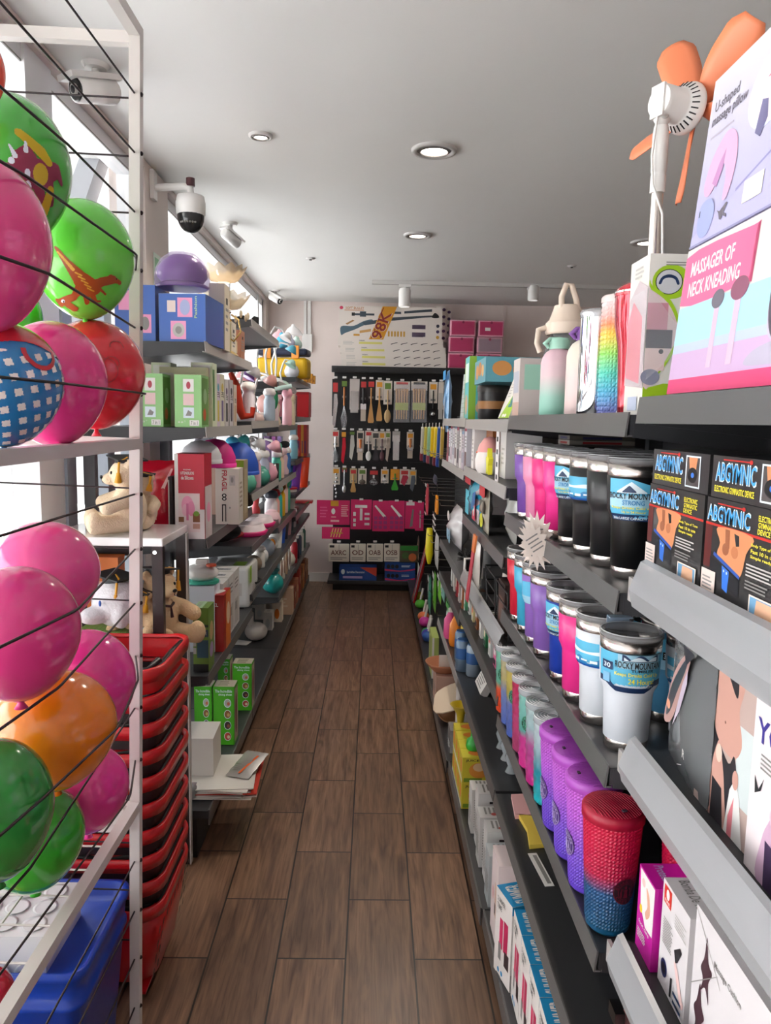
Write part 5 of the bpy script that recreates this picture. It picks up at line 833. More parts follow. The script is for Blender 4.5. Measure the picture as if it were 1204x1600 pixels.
def tool(px, py0, py1, pyc, wpx, cardm, kind, tm, label, name='kitchen_tool', tw=None):
    """card from py0 to pyc, tool below down to py1"""
    a = at(px, py0, Y=7.11); c = at(px, py1, Y=7.11); e = at(px, pyc, Y=7.11); s = 7.11/1165; w = wpx*s; h = a.z-c.z; hc_ = a.z-e.z; hook(a.x, a.z)
    r = thing(name, label, 'kitchen tool', (a.x, 7.11, a.z), 0, 'hanging kitchen tools on the back display'); b = MB(); b.box(-w/2, w/2, -.001, .001, -hc_, .0, cardm)
    if kind != 'plain': b.box(-w*.36, w*.36, -.0025, -.0011, -hc_*.35, -hc_*.1, M(['C83838', 'E8A030', '6A8A3A', '383838'][int(px) % 4], .5))
    b.box(-w*.3, w*.3, -.0025, -.0011, -hc_*.9, -hc_*.8, GREY); b.build('header_card', r)
    b = MB(); ww = (tw or wpx*.8)*s/2; z1 = -h; z0 = -hc_*.4
    if kind == 'spatula': b.tube([(0, -.008, z0), (0, -.008, z1+h*.4)], .007, tm, 8); b.T = Matrix.Rotation(PI/2, 4, 'X'); b.prism([(-.008, z1+h*.45), (-ww, z1+.02), (-ww*.8, z1), (ww*.8, z1), (ww, z1+.02), (.008, z1+h*.45)], .004, .010, tm)
    elif kind == 'spoon': b.tube([(0, -.008, z0), (0, -.008, z1+h*.25)], .006, tm, 8); b.ell((0, -.01, z1+h*.16), ww, .01, h*.16, tm, 14, 8)
    elif kind == 'brush': b.tube([(0, -.01, z0), (0, -.01, z1+h*.4)], [.014, .010], tm, 8); b.box(-ww, ww, -.018, -.004, z1+h*.28, z1+h*.42, SIL).box(-ww*.9, ww*.9, -.016, -.005, z1, z1+h*.28, M('C8B8A8', .7))
    elif kind == 'knife': b.T = Matrix.Rotation(PI/2, 4, 'X'); b.prism([(-ww, z1+.03), (0, z1), (ww, z1+h*.5), (ww*.7, z0), (-ww*.5, z0)], .004, .009, tm)
    elif kind == 'whisk':
        b.tube([(0, -.01, z0), (0, -.01, z1+h*.45)], .009, tm, 8)
        for q in range(5): sx = (q-2)/2*ww; b.tube([(0, -.01, z1+h*.45), (sx, -.01-.006*(q % 2), z1+h*.2), (sx*.7, -.01, z1+.01), (0, -.01, z1)], .0016, SIL, 4)
    elif kind == 'ladle': b.tube([(0, -.01, z0), (0, -.01, z1+h*.3)], .006, tm, 8); b.ell((0, -.015, z1+h*.15), ww, .02, ww, tm, 16, 10); b.ell((.002, -.032, z1+h*.15), ww*.6, .008, ww*.6, SIL, 14, 8)
    elif kind == 'pack':
        for q in range(5): sx = (q-2)/2.4*ww; b.tube([(sx, -.008, z0*.6-.05), (sx*.9, -.008, z1+.03)], [.011, .006], tm, 6)
        b.box(-w*.4, w*.4, -.017, -.015, z1+h*.3, z1+h*.48, M('C8D060', .5)); b.box(-w/2, w/2, -.019, -.0185, z1, -.02, FILM)
    elif kind == 'plain': b.box(-ww, ww, -.012, -.002, z1, z0, tm)
    elif kind == 'chain':
        for q in range(7): b.ell((.006*(q % 2)*(-1)**(q//2), -.008, z0-(h+z0)*q/6), .011, .007, .014, tm, 8, 6)
    b.build('tool', r); return r
dkc = M('2A2426', .5); wc = M('E0D4C8', .55); oc = M('E08A4A', .5)
T = [(524, 592, 668, 650, 10, dkc, 'knife', SIL, 'silver knife on a dark card, leftmost of the top row of tools'), (538, 592, 668, 625, 11, dkc, 'whisk', M('A8683A', .3, .6), 'copper coloured whisk, second in the top row'), (554, 592, 645, 640, 15, M('C8C0BC', .3, .3), 'plain', M('B8B4B4', .25, .5), 'silver wrapped pack in the top row of tools'),
     (568, 593, 658, 628, 11, dkc, 'brush', M('1A1A1C', .4), 'black basting brush in the top row'), (580, 593, 661, 626, 12, dkc, 'spatula', WD, 'wide brown wooden spatula in the top row'), (593, 594, 658, 625, 12, wc, 'spatula', WD, 'wooden spatula on a white card in the top row'), (606, 595, 661, 632, 13, wc, 'spoon', M('C8A878', .5), 'pale wooden spoon on a white card in the top row'),
     (628, 596, 660, 610, 25, wc, 'pack', WD, 'pack of wooden cutlery in the top row, left of two'), (655, 596, 660, 610, 25, wc, 'pack', WD, 'pack of wooden cutlery in the top row, right of two'), (677, 597, 656, 630, 13, wc, 'ladle', BLACK, 'black ladle under a white card in the top row'), (689, 597, 655, 640, 8, wc, 'plain', M('C8C0B8', .5), 'narrow white pack at the right end of the top row'),
     (524, 672, 722, 698, 11, wc, 'whisk', SIL, 'small silver whisk, leftmost of the second row'), (537, 672, 725, 702, 9, dkc, 'knife', RED, 'red bladed knife in the second row'), (550, 673, 719, 690, 10, dkc, 'knife', M('C8C4BC', .4), 'pale knife on a dark card in the second row'), (563, 673, 719, 707, 11, wc, 'brush', M('D87838', .4), 'orange brush on a white card in the second row'), (576, 673, 720, 694, 11, wc, 'spoon', WHITE, 'white spoon in the second row'),
     (587, 674, 719, 703, 12, wc, 'spatula', M('38343A', .4), 'dark spatula left of two in the second row'), (597, 674, 720, 703, 9, wc, 'spoon', M('58303A', .4), 'dark red spoon in the second row'), (606, 674, 722, 700, 8, wc, 'knife', M('B8A89A', .4), 'slim beige knife in the second row'), (619, 674, 719, 690, 12, M('C8C0BC', .4), 'plain', SIL, 'silver grater pack in the second row'), (641, 675, 716, 701, 11, wc, 'brush', oc, 'orange brush at the right of the second row'),
     (525, 730, 776, 757, 12, wc, 'chain', SIL, 'silver chain below a white card, left end of the third row'), (538, 731, 770, 738, 8, M('A04848', .4), 'spoon', SIL, 'silver ice cream scoop in the third row'), (552, 732, 769, 755, 11, M('C8B890', .5), 'spatula', M('C89858', .5), 'little wooden spatula in the third row'), (566, 732, 757, 756, 13, wc, 'spoon', M('5A5048', .4), 'dark bottle opener on a white card in the third row'),
     (584, 733, 758, 757, 17, M('2A1C1C', .4), 'whisk', WHITE, 'white crossed cutter on a dark card in the third row'), (601, 733, 756, 755, 12, wc, 'whisk', INK, 'black wire hook on a white card in the third row'), (617, 733, 766, 750, 14, M('F09828', .45), 'spatula', M('38A030', .4), 'green peeler on an orange card in the third row'), (632, 733, 759, 757, 15, wc, 'knife', M('B83048', .4), 'red opener on a white card in the third row'), (645, 734, 768, 757, 11, M('D0C8B0', .5), 'knife', M('58606A', .4), 'grey knife at the right end of the third row')]
for q in T: tool(*q)
MG1 = M('D82868', .45); MG2 = M('A83A78', .45)
def blister(x0, y0, x1, y1, prints, label, m=None, Y=7.11):
    a = at(x0, y0, Y=Y); c = at(x1, y1, Y=Y); w = c.x-a.x; h = a.z-c.z; 
    if a.x > GX0-.05: hook((a.x+c.x)/2, a.z-.01)
    return carton('pink_blister_card', label, 'blister card', w, .006, h, m or MG1, prints, ((a.x+c.x)/2, Y-.01, c.z), 0, 'pink blister cards on the back display')
blister(495, 781, 546, 820, [('F', 'e', .5, .55, .06, .12, WHITE), ('F', 'r', .44, .3, .58, .34, PALEPINK), ('F', 'r', .42, .12, .68, .2, PALEPINK), ('F', 'r', .42, .76, .66, .98, M('D8A030', .4)), ('F', 'l', .74, .35, .96, .85, 6, PALEPINK), ('F', 'l', .1, .3, .35, .8, 4, M('E86090', .4))], 'wide pink card with gold patch, sticking out at the left of the display')
blister(503, 823, 546, 842, [('F', 'p', [(.3+.1*k, .15), (.34+.1*k, .15), (.42+.1*k, .9), (.38+.1*k, .9)], M('E8C878', .4)) for k in range(4)]+[('F', 'r', .3, .45, .75, .55, M('C89838', .4))], 'small pink card with gold zigzags under the wide pink card', None, 7.10)
blister(548, 780, 580, 827, [('F', 'r', .2, .72, .78, .82, WHITE), ('F', 'r', .44, .3, .56, .7, WHITE), ('F', 'r', .12, .45, .25, .58, WHITE), ('F', 'r', .12, .25, .25, .36, WHITE), ('F', 'r', .66, .48, .9, .56, WHITE), ('F', 'r', .66, .32, .9, .4, WHITE), ('F', 'r', .66, .14, .9, .22, WHITE), ('F', 'r', .12, .1, .25, .2, WHITE)], 'pink card with white roller tools')
for k, x in enumerate((582, 607)):
    blister(x, 782, x+24, 830, [('F', 'p', [(.12, .82), (.2, .86), (.85, .5), (.8, .42), (.7, .45)], WHITE)]+[('F', 'r', .1+.3*i, .08+.15*j, .32+.3*i, .19+.15*j, MG2) for i in range(3) for j in range(3)], ['left', 'right'][k]+' one of the two pink cards with a white icing gun')
blister(633, 783, 648, 826, [('F', 'p', [(.45, .05), (.75, .1), (.85, .7), (.7, .72)], GREY), ('F', 'r', .1, .85, .9, .97, WHITE)], 'pink card with a grey curved blade'); blister(649, 784, 661, 829, [('F', 'r', .5, .1, .65, .7, LGREY)], 'narrow pink card at the right end of the pink row')
for k, (x0, x1, ltr) in enumerate(((513, 545, 'AXRC'), (547, 571, 'OD'), (573, 598, 'OAB'), (600, 624, 'OSB'))):
    a = at(x0, 850, Y=7.08); c = at(x1, 878, Y=7.08); w = c.x-a.x; h = a.z-c.z
    o = MB(); o.box(-w/2, w/2, -.02, .02, 0, h, M('DDD4C8', .5)); o.prints(w, .04, h, [('F', 't', ltr, .12, .38, .85, .66, M('6A4038', .5)), ('F', 'r', .06, .8, .28, .93, INK), ('F', 'l', .1, .12, .9, .3, 2, GREY), ('F', 'r', .5, .66, .52, .98, GREY)]); o = o.build('cutter_carton', None, .006); put(o, ((a.x+c.x)/2, 7.10, c.z)); tag(o, 'off-white cake cutter carton with letters '+ltr+' low on the back display', 'box', 'off-white cutter cartons')
    hook((a.x+c.x)/2, a.z+.012)
a = at(625, 852, Y=7.1); c = at(652, 878, Y=7.1); o = carton('dried_fruit_pouch', 'green topped pouch of orange pieces right of the cutter cartons', 'pouch', c.x-a.x, .05, a.z-c.z, M('58503A', .5), [('F', 'r', 0, .7, 1, 1, M('288030', .45)), ('F', 'e', .3, .4, .2, .2, M('4A6A3A', .5)), ('F', 'e', .7, .3, .22, .25, M('C86838', .5))], ((a.x+c.x)/2, 7.1, c.z))
for x0, y0, x1, y1, lb in ((530, 882, 588, 904, 'blue and red piping set carton on the base of the back display'), (601, 893, 648, 908, 'lower of two blue piping cartons on the right of the base'), (601, 879, 648, 893, 'upper of two blue piping cartons on the right of the base')):
    a = at(x0, y0, Y=7.09); c = at(x1, y1, Y=7.09); zz = .106 if y0 > 881 else .106+.092; h = .128 if x0 < 590 else .09
    carton('piping_set_carton', lb, 'box', c.x-a.x, .16, h, M('1E4A98', .4), [('F', 'p', [(.55, 1), (1, 1), (1, .3)], M('D04838', .4)), ('F', 'e', .1, .65, .05, .2, SNOW), ('F', 't', 'Sprinkles Decorator', .2, .5, .68, .72, SNOW), ('F', 'r', .1, .15, .62, .32, LILAC)] if x0 < 590 else [('F', 'e', .12+.14*i, .55, .06, .22, INK) for i in range(3)]+[('F', 'l', .55, .5, .85, .75, 2, SNOW), ('F', 'p', [(.0, .3), (.5, .1), (1, .35), (1, .2), (.5, 0), (0, .1)], M('D83868', .4))], ((a.x+c.x)/2, 7.16, zz), 0, 'blue piping cartons')
# toy gun boxes
PGB = M('E2D8D0', .5); GUN = M('3C4650', .4)
for k in range(4):
    x = .16+[.012, .008, 0, -.022][k]; pr = [('F', 'r', .2, .3, .42, .62, M('D8D070', .5)), ('F', 'l', .05, .2, .16, .8, 3, LGREY), ('F', 't', '98K', .2, .68, .26, .9, GREY)]
    for i in range(5): u = .5+.095*i; pr += [('F', 'p', [(u, .35), (u+.02, .5), (u+.06, .62), (u+.062, .55), (u+.025, .42), (u+.008, .3)], INK)]
    carton('toy_rifle_carton', ['lowest', 'second', 'third', 'top'][k]+' of the four long white cartons lying flat on the display top', 'box', .99, .20, .064, PGB, pr, (x, 7.24, 2.141+.0645*k), 0, 'flat long white cartons')
RW, RH = .965, .305
pr = [('F', 'p', [(.02, .12), (.02, .38), (.14, .40), (.24, .55), (.32, .60), (.32, .48), (.24, .42), (.16, .30), (.06, .18)], M('48606E', .4)), ('F', 'p', [(.22, .52), (.50, .66), (.50, .56), (.25, .42)], M('3A4A58', .4)), ('F', 'p', [(.48, .66), (.80, .74), (.94, .76), (.94, .72), (.80, .68), (.48, .57)], GUN), ('F', 'p', [(.90, .70), (.91, .78), (.93, .84), (.96, .78), (.97, .70), (.93, .68)], INK),
      ('F', 'r', .13, .72, .34, .78, GUN), ('F', 'r', .20, .68, .26, .84, GUN), ('F', 'r', .12, .70, .15, .80, INK), ('F', 'r', .53, .78, .60, .85, GUN), ('F', 'p', [(.63, .80), (.63, .87), (.90, .95), (.90, .87)], GUN), ('F', 'p', [(.06, .46), (.13, .58), (.15, .56), (.08, .43)], M('A07848', .4)), ('F', 'p', [(.20, .18), (.31, .24), (.31, .32), (.20, .26)], M('C89858', .4)), ('F', 'r', .14, .10, .20, .16, M('C89030', .4)),
      ('F', 'p', [(.29, 0), (.42, 1), (.56, 1), (.43, 0)], M('D8961C', .4)), ('F', 'p', [(.305, .02), (.425, .97), (.435, .97), (.315, .02)], M('8A3A20', .5)), ('F', 'l', .71, .1, .84, .27, 3, M('5A4A60', .4)), ('F', 'r', .71, .34, .84, .46, M('4A3A50', .4)), ('F', 'r', .71, .11, .84, .24, M('5A4A60', .4)), ('F', 'e', .02, .94, .018, .05, M('C83858', .4)), ('F', 't', 'SOFT BULLET', .06, .9, .24, .97, M('C07830', .5)), ('F', 'r', .05, .86, .24, .88, M('C07830', .5))]
for i in range(6): pr.append(('F', 'r', .475+.03*i, .1, .492+.03*i, .26, M('C89838', .35, .3)))
for i, zz in enumerate((.1, .27, .44)): pr.append(('F', 'e', .96, zz, .016, .05, [M('C89838', .4), M('3A2A58', .4), M('282840', .4)][i]))
o = carton('toy_rifle_display_carton', 'upright toy rifle carton with slanted gold banner on the display top', 'box', RW, .07, RH, PGB, pr, (.135, 7.20, 2.4), 0)
b = MB(); b.lay = 60
v, f = textmesh('98K')
g = b.fmap('F', RW, .07, RH)
for (dx, mm, gr) in ((0, WHITE, .012), (0, M('8A2418', .45), 0)):
    b.lay += 3; g = b.fmap('F', RW, .07, RH)
    def q_(a_, b__, gr=gr):
        t_ = a_; s_ = b__; t_ = -.0+t_*1.0; ux = .325+.105*t_+.105*(1-s_)-.02; uy = .08+.82*t_-.1*(1-s_); return g(ux, uy)
    b.add([q_(a_*(1+2*gr)-gr, b__*(1+6*gr)-3*gr) for a_, b__ in v], f, mm)
b.build('number_lettering', o)
for k in range(2):
    carton('spare_rifle_carton', ['white carton edge with purple dots behind the rifle display carton', 'second white carton with purple dots, farther right behind it'][k], 'box', .10, .06, .33-.012*k, PGB, [('F', 'e', .8, .1+.2*i, .16, .045, M('4A2A58', .4)) for i in range(5)], (.61+.055*k, 7.27+.07*k, 2.4-.0), 0)
PB = M('C8406E', .35, coat=.3, alpha=.9); PBF = M('E8A8BC', .4)
n = 0
for j in range(3):
    for i in range(2):
        x = .815+.265*i+(-.01 if j == 1 else 0)-(.015 if j == 0 else 0); zz = 2.141+.153*j; n += 1; gy = (i == 1 and j == 1)
        t = thing('shoe_drawer_box', ['bottom left pink drawer box of the stack on the display', 'bottom right pink drawer box of the stack', 'middle left pink drawer box of the stack', 'grey fronted drawer box in the middle right of the pink stack', 'top left pink drawer box of the stack', 'top right pink drawer box with a little white label'][n-1], 'box', (x, 7.22, zz), 0, 'pink drawer boxes')
        MB().box(-.12, .12, -.075, .12, 0, .148, PBF if not gy else M('D8A0B0', .4)).build('box_shell', t, .006)
        b = MB(); b.box(-.106, .106, -.083, -.076, .012, .134, PB if not gy else M('A88A98', .3)); b.box(-.095, .095, -.085, -.0835, .022, .124, M('B83464', .35) if not gy else M('98808C', .3)); b.build('drop_front', t, .002)
        b = MB(); b.T = Matrix.Translation((0, -.085, .125)) @ Matrix.Rotation(PI/2, 4, 'X'); b.lathe([(.012, 0), (.012, .004)], M('8A2048', .5), 16); b.build('finger_notch', t)
        if n == 6: MB().box(-.06, -.01, -.0875, -.086, .05, .08, PAPER).build('price_sticker', t)
# ================================================================ LEFT SHELVES
def nearbox(name, label, x0, y0, x1, y1, z, depth, m, prints=(), Y=None, cat='box', group=None, rx=0, rz=0):
    """carton whose side towards the aisle end fills the given rectangle, standing on height z"""
    if Y is None: Y = at((x0+x1)/2, y1, Z=z).y
    a = at(x0, y0, Y=Y); c = at(x1, y1, Y=Y)
    return carton(name, label, cat, c.x-a.x, depth, max(.02, a.z-z), m, prints, ((a.x+c.x)/2, Y+depth/2, z), rz, group, rx)
BB = M('3A66B8', .35, coat=.4); BPK = M('F0A0C8', .4); GBX = M('98CC88', .42); GBD = M('5A8A48', .45)
blp = [('F', 'r', .18, .62, .36, .86, M('EAD8D0', .5)), ('F', 'r', .40, .52, .72, .92, BPK), ('F', 'e', .56, .72, .11, .16, M('A8B0D8', .4)), ('F', 'r', .25, .06, .58, .44, BPK), ('F', 'e', .42, .25, .13, .15, LGREY), ('F', 'e', .42, .25, .07, .08, GREY), ('F', 't', 'Fashion', .76, .5, .82, .95, M('B8D8A8', .5), 1)]
nearbox('craft_carton', 'blue carton with pink pictures behind the white post, left of the domed one', 178, 444, 243, 523, 1.906, .26, BB, [('F', 'r', .62, .15, .9, .48, BPK), ('F', 'e', .75, .32, .1, .12, GREY), ('F', 'r', .1, .55, .5, .9, BPK)], 2.66)
nearbox('craft_carton', 'blue carton with two pink pictures under the purple dome container', 250, 458, 325, 522, 1.906, .24, BB, blp, 2.66, rz=-.06)
p = at(285, 458, Y=2.78); t = thing('dome_container', 'clear and purple dome container on top of the blue carton', 'container', (p.x, 2.78, 2.105)); R = .096
MB().lathe([(R, 0), (R*1.02, .03), (R*.99, .06), (R*.8, .098), (R*.5, .122), (1e-5, .128)], M('B8A0C8', .08, alpha=.35, coat=.5), 32, cap=False).build('clear_cover', t)
MB().lathe([(R*.75, .02), (R*.92, .04), (R*.9, .07), (R*.72, .095), (R*.4, .115), (1e-5, .12)], M('7A38A8', .3, coat=.3), 28, cap=False).build('purple_bowl', t); MB().lathe([(R*.9, 0), (R, .008), (R*.9, .014)], PURP, 28).build('base_ring', t)
# ornate glass lamp
p = at(350, 500, Y=3.22); t = thing('glass_ornament', 'ornate gold and clear glass centrepiece with scalloped bowls in a plastic bag', 'ornament', (p.x, 3.22, 1.907)); GL = M('E4D0B0', .08, alpha=.72); 
MB().lathe([(.06, 0), (.05, .012), (.012, .03), (.010, .16), (.03, .18)], GOLD, 24).build('gold_stem', t)
for zz, rr, n in ((.19, .10, 12), (.30, .085, 12)):
    b = MB(); vs = []; fs = []; N_ = 48
    for j, (r_, h_) in enumerate(((.3, 0), (.7, .01), (1, .045), (1.08, .06))):
        for i in range(N_): a = 2*PI*i/N_; k = 1+.08*math.cos(a*n)*(j/3); vs.append((rr*r_*k*math.cos(a), rr*r_*k*math.sin(a), zz+h_+.008*math.cos(a*n)*(j/3)))
    for j in range(3):
        for i in range(N_): fs.append((j*N_+i, j*N_+(i+1) % N_, (j+1)*N_+(i+1) % N_, (j+1)*N_+i))
    b.add(vs, fs, GL, True); b.build('scalloped_bowl', t)
b = MB()
for k in range(5): a = 2*PI*k/5; c_, s_ = math.cos(a), math.sin(a); b.tube([(0, 0, .09), (.04*c_, .04*s_, .06), (.07*c_, .07*s_, .10), (.06*c_, .06*s_, .15), (.03*c_, .03*s_, .17)], .004, GOLD, 6)
b.build('gold_scroll', t)
b = MB()
for k in range(10): a = 2*PI*k/10; b.ell((.10*math.cos(a), .10*math.sin(a), .165), .007, .007, .016, GL, 8, 6)
b.build('crystal_drop', t)
BEI = M('D8CCB8', .5); OLV = M('A8A070', .5)
for x0, y0, x1, y1, m_, lb, Y in ((326, 442, 351, 524, BEI, 'tall beige carton beside the dome container on the top shelf', 2.92), (340, 500, 353, 532, OLV, 'olive carton behind the beige one on the top left shelf', 3.08), (353, 502, 362, 540, M('E8E0D0', .5), 'narrow cream carton between the olive and brown cartons', 3.25), (358, 515, 376, 548, M('A87058', .5), 'brown wood-look carton at the end of the top left shelf', 3.38)):
    nearbox('gift_carton', lb, x0, y0, x1, y1, 1.906, .10, m_, [('F', 'r', .2, .2, .7, .6, M('C8B898', .5)), ('R', 'l', .2, .3, .8, .7, 4, GREY), ('R', 'r', .3, .7, .6, .8, INK)], Y)
o = MB().prism([(-.07, 0), (-.05, .045), (-.01, .055), (.02, .03), (.045, .055), (.07, .05), (.07, .0), (.055, 0), (.055, .025), (.03, .005), (0, .02), (-.02, .03), (-.045, 0)], -.006, .006, BLACK).build('black_bracket_toy'); put(o, at(383, 507, Y=3.95), .4, PI/2); o.location.z = 2.116; tag(o, 'small black curly bracket on the higher shelf by the window', 'bracket')
# second shelf: green cartons
gp = [('F', 'r', .32, .68, .72, .92, WHITE), ('F', 'e', .52, .80, .08, .07, M('B84858', .45)), ('F', 'r', .32, .42, .72, .64, M('E8C8C8', .45)), ('F', 'r', .32, .18, .72, .38, SNOW), ('F', 'p', [(.4, .22), (.5, .33), (.65, .28), (.6, .22)], GREY), ('F', 't', 'o o *', .12, .08, .4, .13, WHITE), ('F', 'r', .55, .03, .9, .14, WHITE), ('F', 't', '7 in 1', .6, .05, .85, .12, GREY),
      ('R', 'r', .05, .05, .9, .95, M('6A9A4A', .45)), ('R', 'e', .4, .25, .2, .12, M('D85828', .45)), ('R', 'e', .5, .6, .25, .15, M('A8C898', .45))]
nearbox('juicer_carton', 'pale green carton nearest the white post on the second left shelf', 212, 583, 255, 660, 1.611, .10, GBX, gp, 2.66, group='pale green cartons')
nearbox('juicer_carton', 'pale green carton with three small pictures, right of the other green one', 272, 585, 315, 661, 1.611, .11, GBX, gp, 2.66)
for x0, x1, lb in ((236, 268, 'left'), (298, 332, 'right')):
    nearbox('white_top_carton', 'taller white and green carton behind the %s pale green carton' % lb, x0, 566, x1, 655, 1.611, .08, M('DCE4C8', .45), [('F', 'r', .1, .78, .9, .96, WHITE), ('R', 'r', .1, .1, .5, .9, GBD)], 2.80)
sl = [('C8C0A0', 2.80), ('E0DCD0', 2.90), ('D8C8D8', 2.97), ('E0DCC8', 3.05), ('DAD4D4', 3.14), ('D0C8CC', 3.24), ('D8C8B8', 3.33)]
for i, (c, y) in enumerate(sl):
    carton('slim_gadget_carton', ORD[i]+' slim pale carton from the green cartons on the second left shelf', 'box', .07+.01*(i % 2), .17, .215-.006*i+.01*(i % 2), M(c, .5), [('F', 'r', .25, .1, .75, .5, M(['C8B050', 'A888B8', 'D8C858', '7A6A98', '38383C', '504858', 'C8A888'][i], .5)), ('F', 'e', .5, .75, .25, .08, M(['A8B868', 'D8A8A8', '58A8B8', 'C8B050', '60486A', '303038', 'D8B8A8'][i], .5)), ('L', 'r', .0, .1, .3, .9, LGREY), ('F', 't', 'FIT', .2, .55, .8, .66, INK, -1)], (-.70, y, 1.612), PI/2, 'slim pale cartons on the second left shelf')
# third shelf
nearbox('utensil_carton', 'tall red and white utensils carton at the front of the middle left shelf', 272, 709, 320, 841, 1.216, .12, M('C41C38', .4), [('F', 'r', 0, 0, .12, 1, WHITE), ('F', 'r', 0, 0, 1, .35, M('E8E0E0', .45)), ('F', 'p', [(.12, .35), (.12, .52), (.82, .52), (.82, .48)], M('E8E0E0', .45)), ('F', 'r', .12, .08, .84, .54, M('E8D4D4', .45)), ('F', 'e', .42, .40, .2, .11, M('F0A0C0', .45)), ('F', 'e', .34, .34, .1, .07, M('F0B8CC', .45)), ('F', 'e', .55, .36, .12, .09, M('E890B4', .45)),
     ('F', 'r', .38, .22, .46, .42, M('D878A0', .45)), ('F', 'r', .6, .2, .84, .3, M('8A5A38', .5)), ('F', 'e', .72, .30, .1, .03, M('78A038', .5)), ('F', 'r', .12, .2, .3, .26, M('8A5A38', .5)), ('F', 'r', .6, .12, .84, .18, M('C89888', .5)), ('F', 't', 'UTENSILIOS', .2, .76, .66, .795, WHITE), ('F', 't', 'BOULEVARD', .3, .81, .55, .825, WHITE), ('F', 't', 'de Silicona', .22, .70, .64, .745, WHITE), ('R', 'r', .05, 0, .95, .62, M('E0D0D0', .4)), ('R', 'e', .5, .3, .25, .12, M('F0A0C0', .45)), ('T', 'r', .1, .2, .9, .8, M('6A1828', .5))], 2.64)
pouch('red_gift_bag', 'shiny crumpled red bag behind the white table, left of the utensils carton', 'bag', .16, .27, .09, M('C8142E', .2, coat=.7), (at(248, 800, Y=2.75).x, 2.76, 1.217), 0, 0, 0, [('F', 'r', .2, .2, .5, .5, M('E8A0A0', .4)), ('F', 'p', [(.1, .1), (.6, .5), (.9, .9), (.85, .9), (.5, .5)], PALEPINK)])
o = nearbox('dark_book', 'thin dark book standing between the red bag and the utensils carton', 262, 745, 270, 808, 1.216, .15, M('2A2830', .5), [('F', 'r', 0, .1, .3, .95, LGREY)], 2.66, 'book')
nearbox('fragile_carton', 'white carton with red FRAGIL lettering and warning marks, middle left shelf', 336, 732, 373, 816, 1.216, .10, M('DAD2C8', .5), [('F', 't', 'FRAGIL', .28, .60, .50, .97, M('B82838', .5), -1), ('F', 'e', .38, .52, .1, .035, INK), ('F', 'e', .38, .46, .1, .035, INK), ('F', 'e', .38, .52, .05, .018, WHITE), ('F', 'e', .38, .46, .05, .018, WHITE), ('F', 'r', .28, .05, .32, .36, INK), ('F', 'r', .42, .05, .46, .36, INK), ('F', 'r', .28, .34, .46, .36, INK), ('F', 'r', .6, .7, .85, .88, LGREY), ('F', 'e', .72, .8, .06, .05, GREY), ('F', 'e', .62, .3, .03, .02, GREY), ('R', 'l', .2, .3, .8, .8, 6, M('A89888', .5))], 3.02)
nearbox('toaster_carton', 'taller carton with bright lime top behind the FRAGIL one', 345, 719, 381, 812, 1.216, .10, M('A89878', .5), [('F', 'r', 0, .88, 1, 1, M('88C030', .45)), ('R', 'r', .1, .1, .9, .85, M('B8A888', .5))], 3.16)
nearbox('lime_edge_carton', 'carton with lime top behind the left side of the FRAGIL carton', 330, 718, 346, 832, 1.216, .10, M('C8A898', .5), [('F', 'r', 0, .88, 1, 1, M('88C030', .45)), ('R', 'r', .1, .1, .9, .8, M('A88070', .5))], 3.32)
p = at(325, 716, Y=3.05)
def dome(name, label, cat, px, py, Y, r, m, z=None, sx=1, sz=1, m2=None):
    p = at(px, py, Y=Y); t = thing(name, label, cat, (p.x, Y, p.z if z is None else z)); MB().lathe([(r*sx, 0), (r*sx*.98, r*.3*sz), (r*sx*.8, r*.66*sz), (r*sx*.45, r*.92*sz), (1e-5, r*sz)], m, 28, cap=False).build('shell', t)
    MB().lathe([(r*sx*1.03, -.01), (r*sx*1.03, .006), (r*sx*.9, .008)], m2 or m, 28).build('brim', t); return t
dome('sun_hat', 'magenta cap lying on the lime topped cartons', 'hat', 336, 722, 3.10, .085, M('C8187A', .6), 1.455, 1, 1.25, M('D0208A', .6))
dome('sun_hat', 'white cap lying left of the magenta one', 'hat', 314, 716, 2.95, .08, M('D8D8DC', .6), 1.478, 1, 1.0)
dome('sun_hat', 'round blue cap with sky blue button behind the lime topped carton', 'hat', 370, 730, 3.45, .10, M('1848A8', .5), 1.40, 1, 1.4)
MB().ell((0, 0, 0), .03, .03, .022, M('48B0D8', .4)).build('sky_button', kids(bpy.data.objects['sun_hat.002'])[0]).location = (-.02, 0, .14)
t = thing('toy_helmet_bag', 'black and yellow striped bag at the end of the middle left shelf', 'bag', (-.66, 3.50, 1.2165)); MB().box(-.05, .05, -.05, .05, 0, .11, M('E8C020', .45)).build('yellow_side', t, .01); MB().tube([(-.05, -.06, .03), (0, -.07, .09), (.06, -.03, .08), (.07, .03, .03)], .022, M('1A1214', .35), 10).build('black_strap', t)
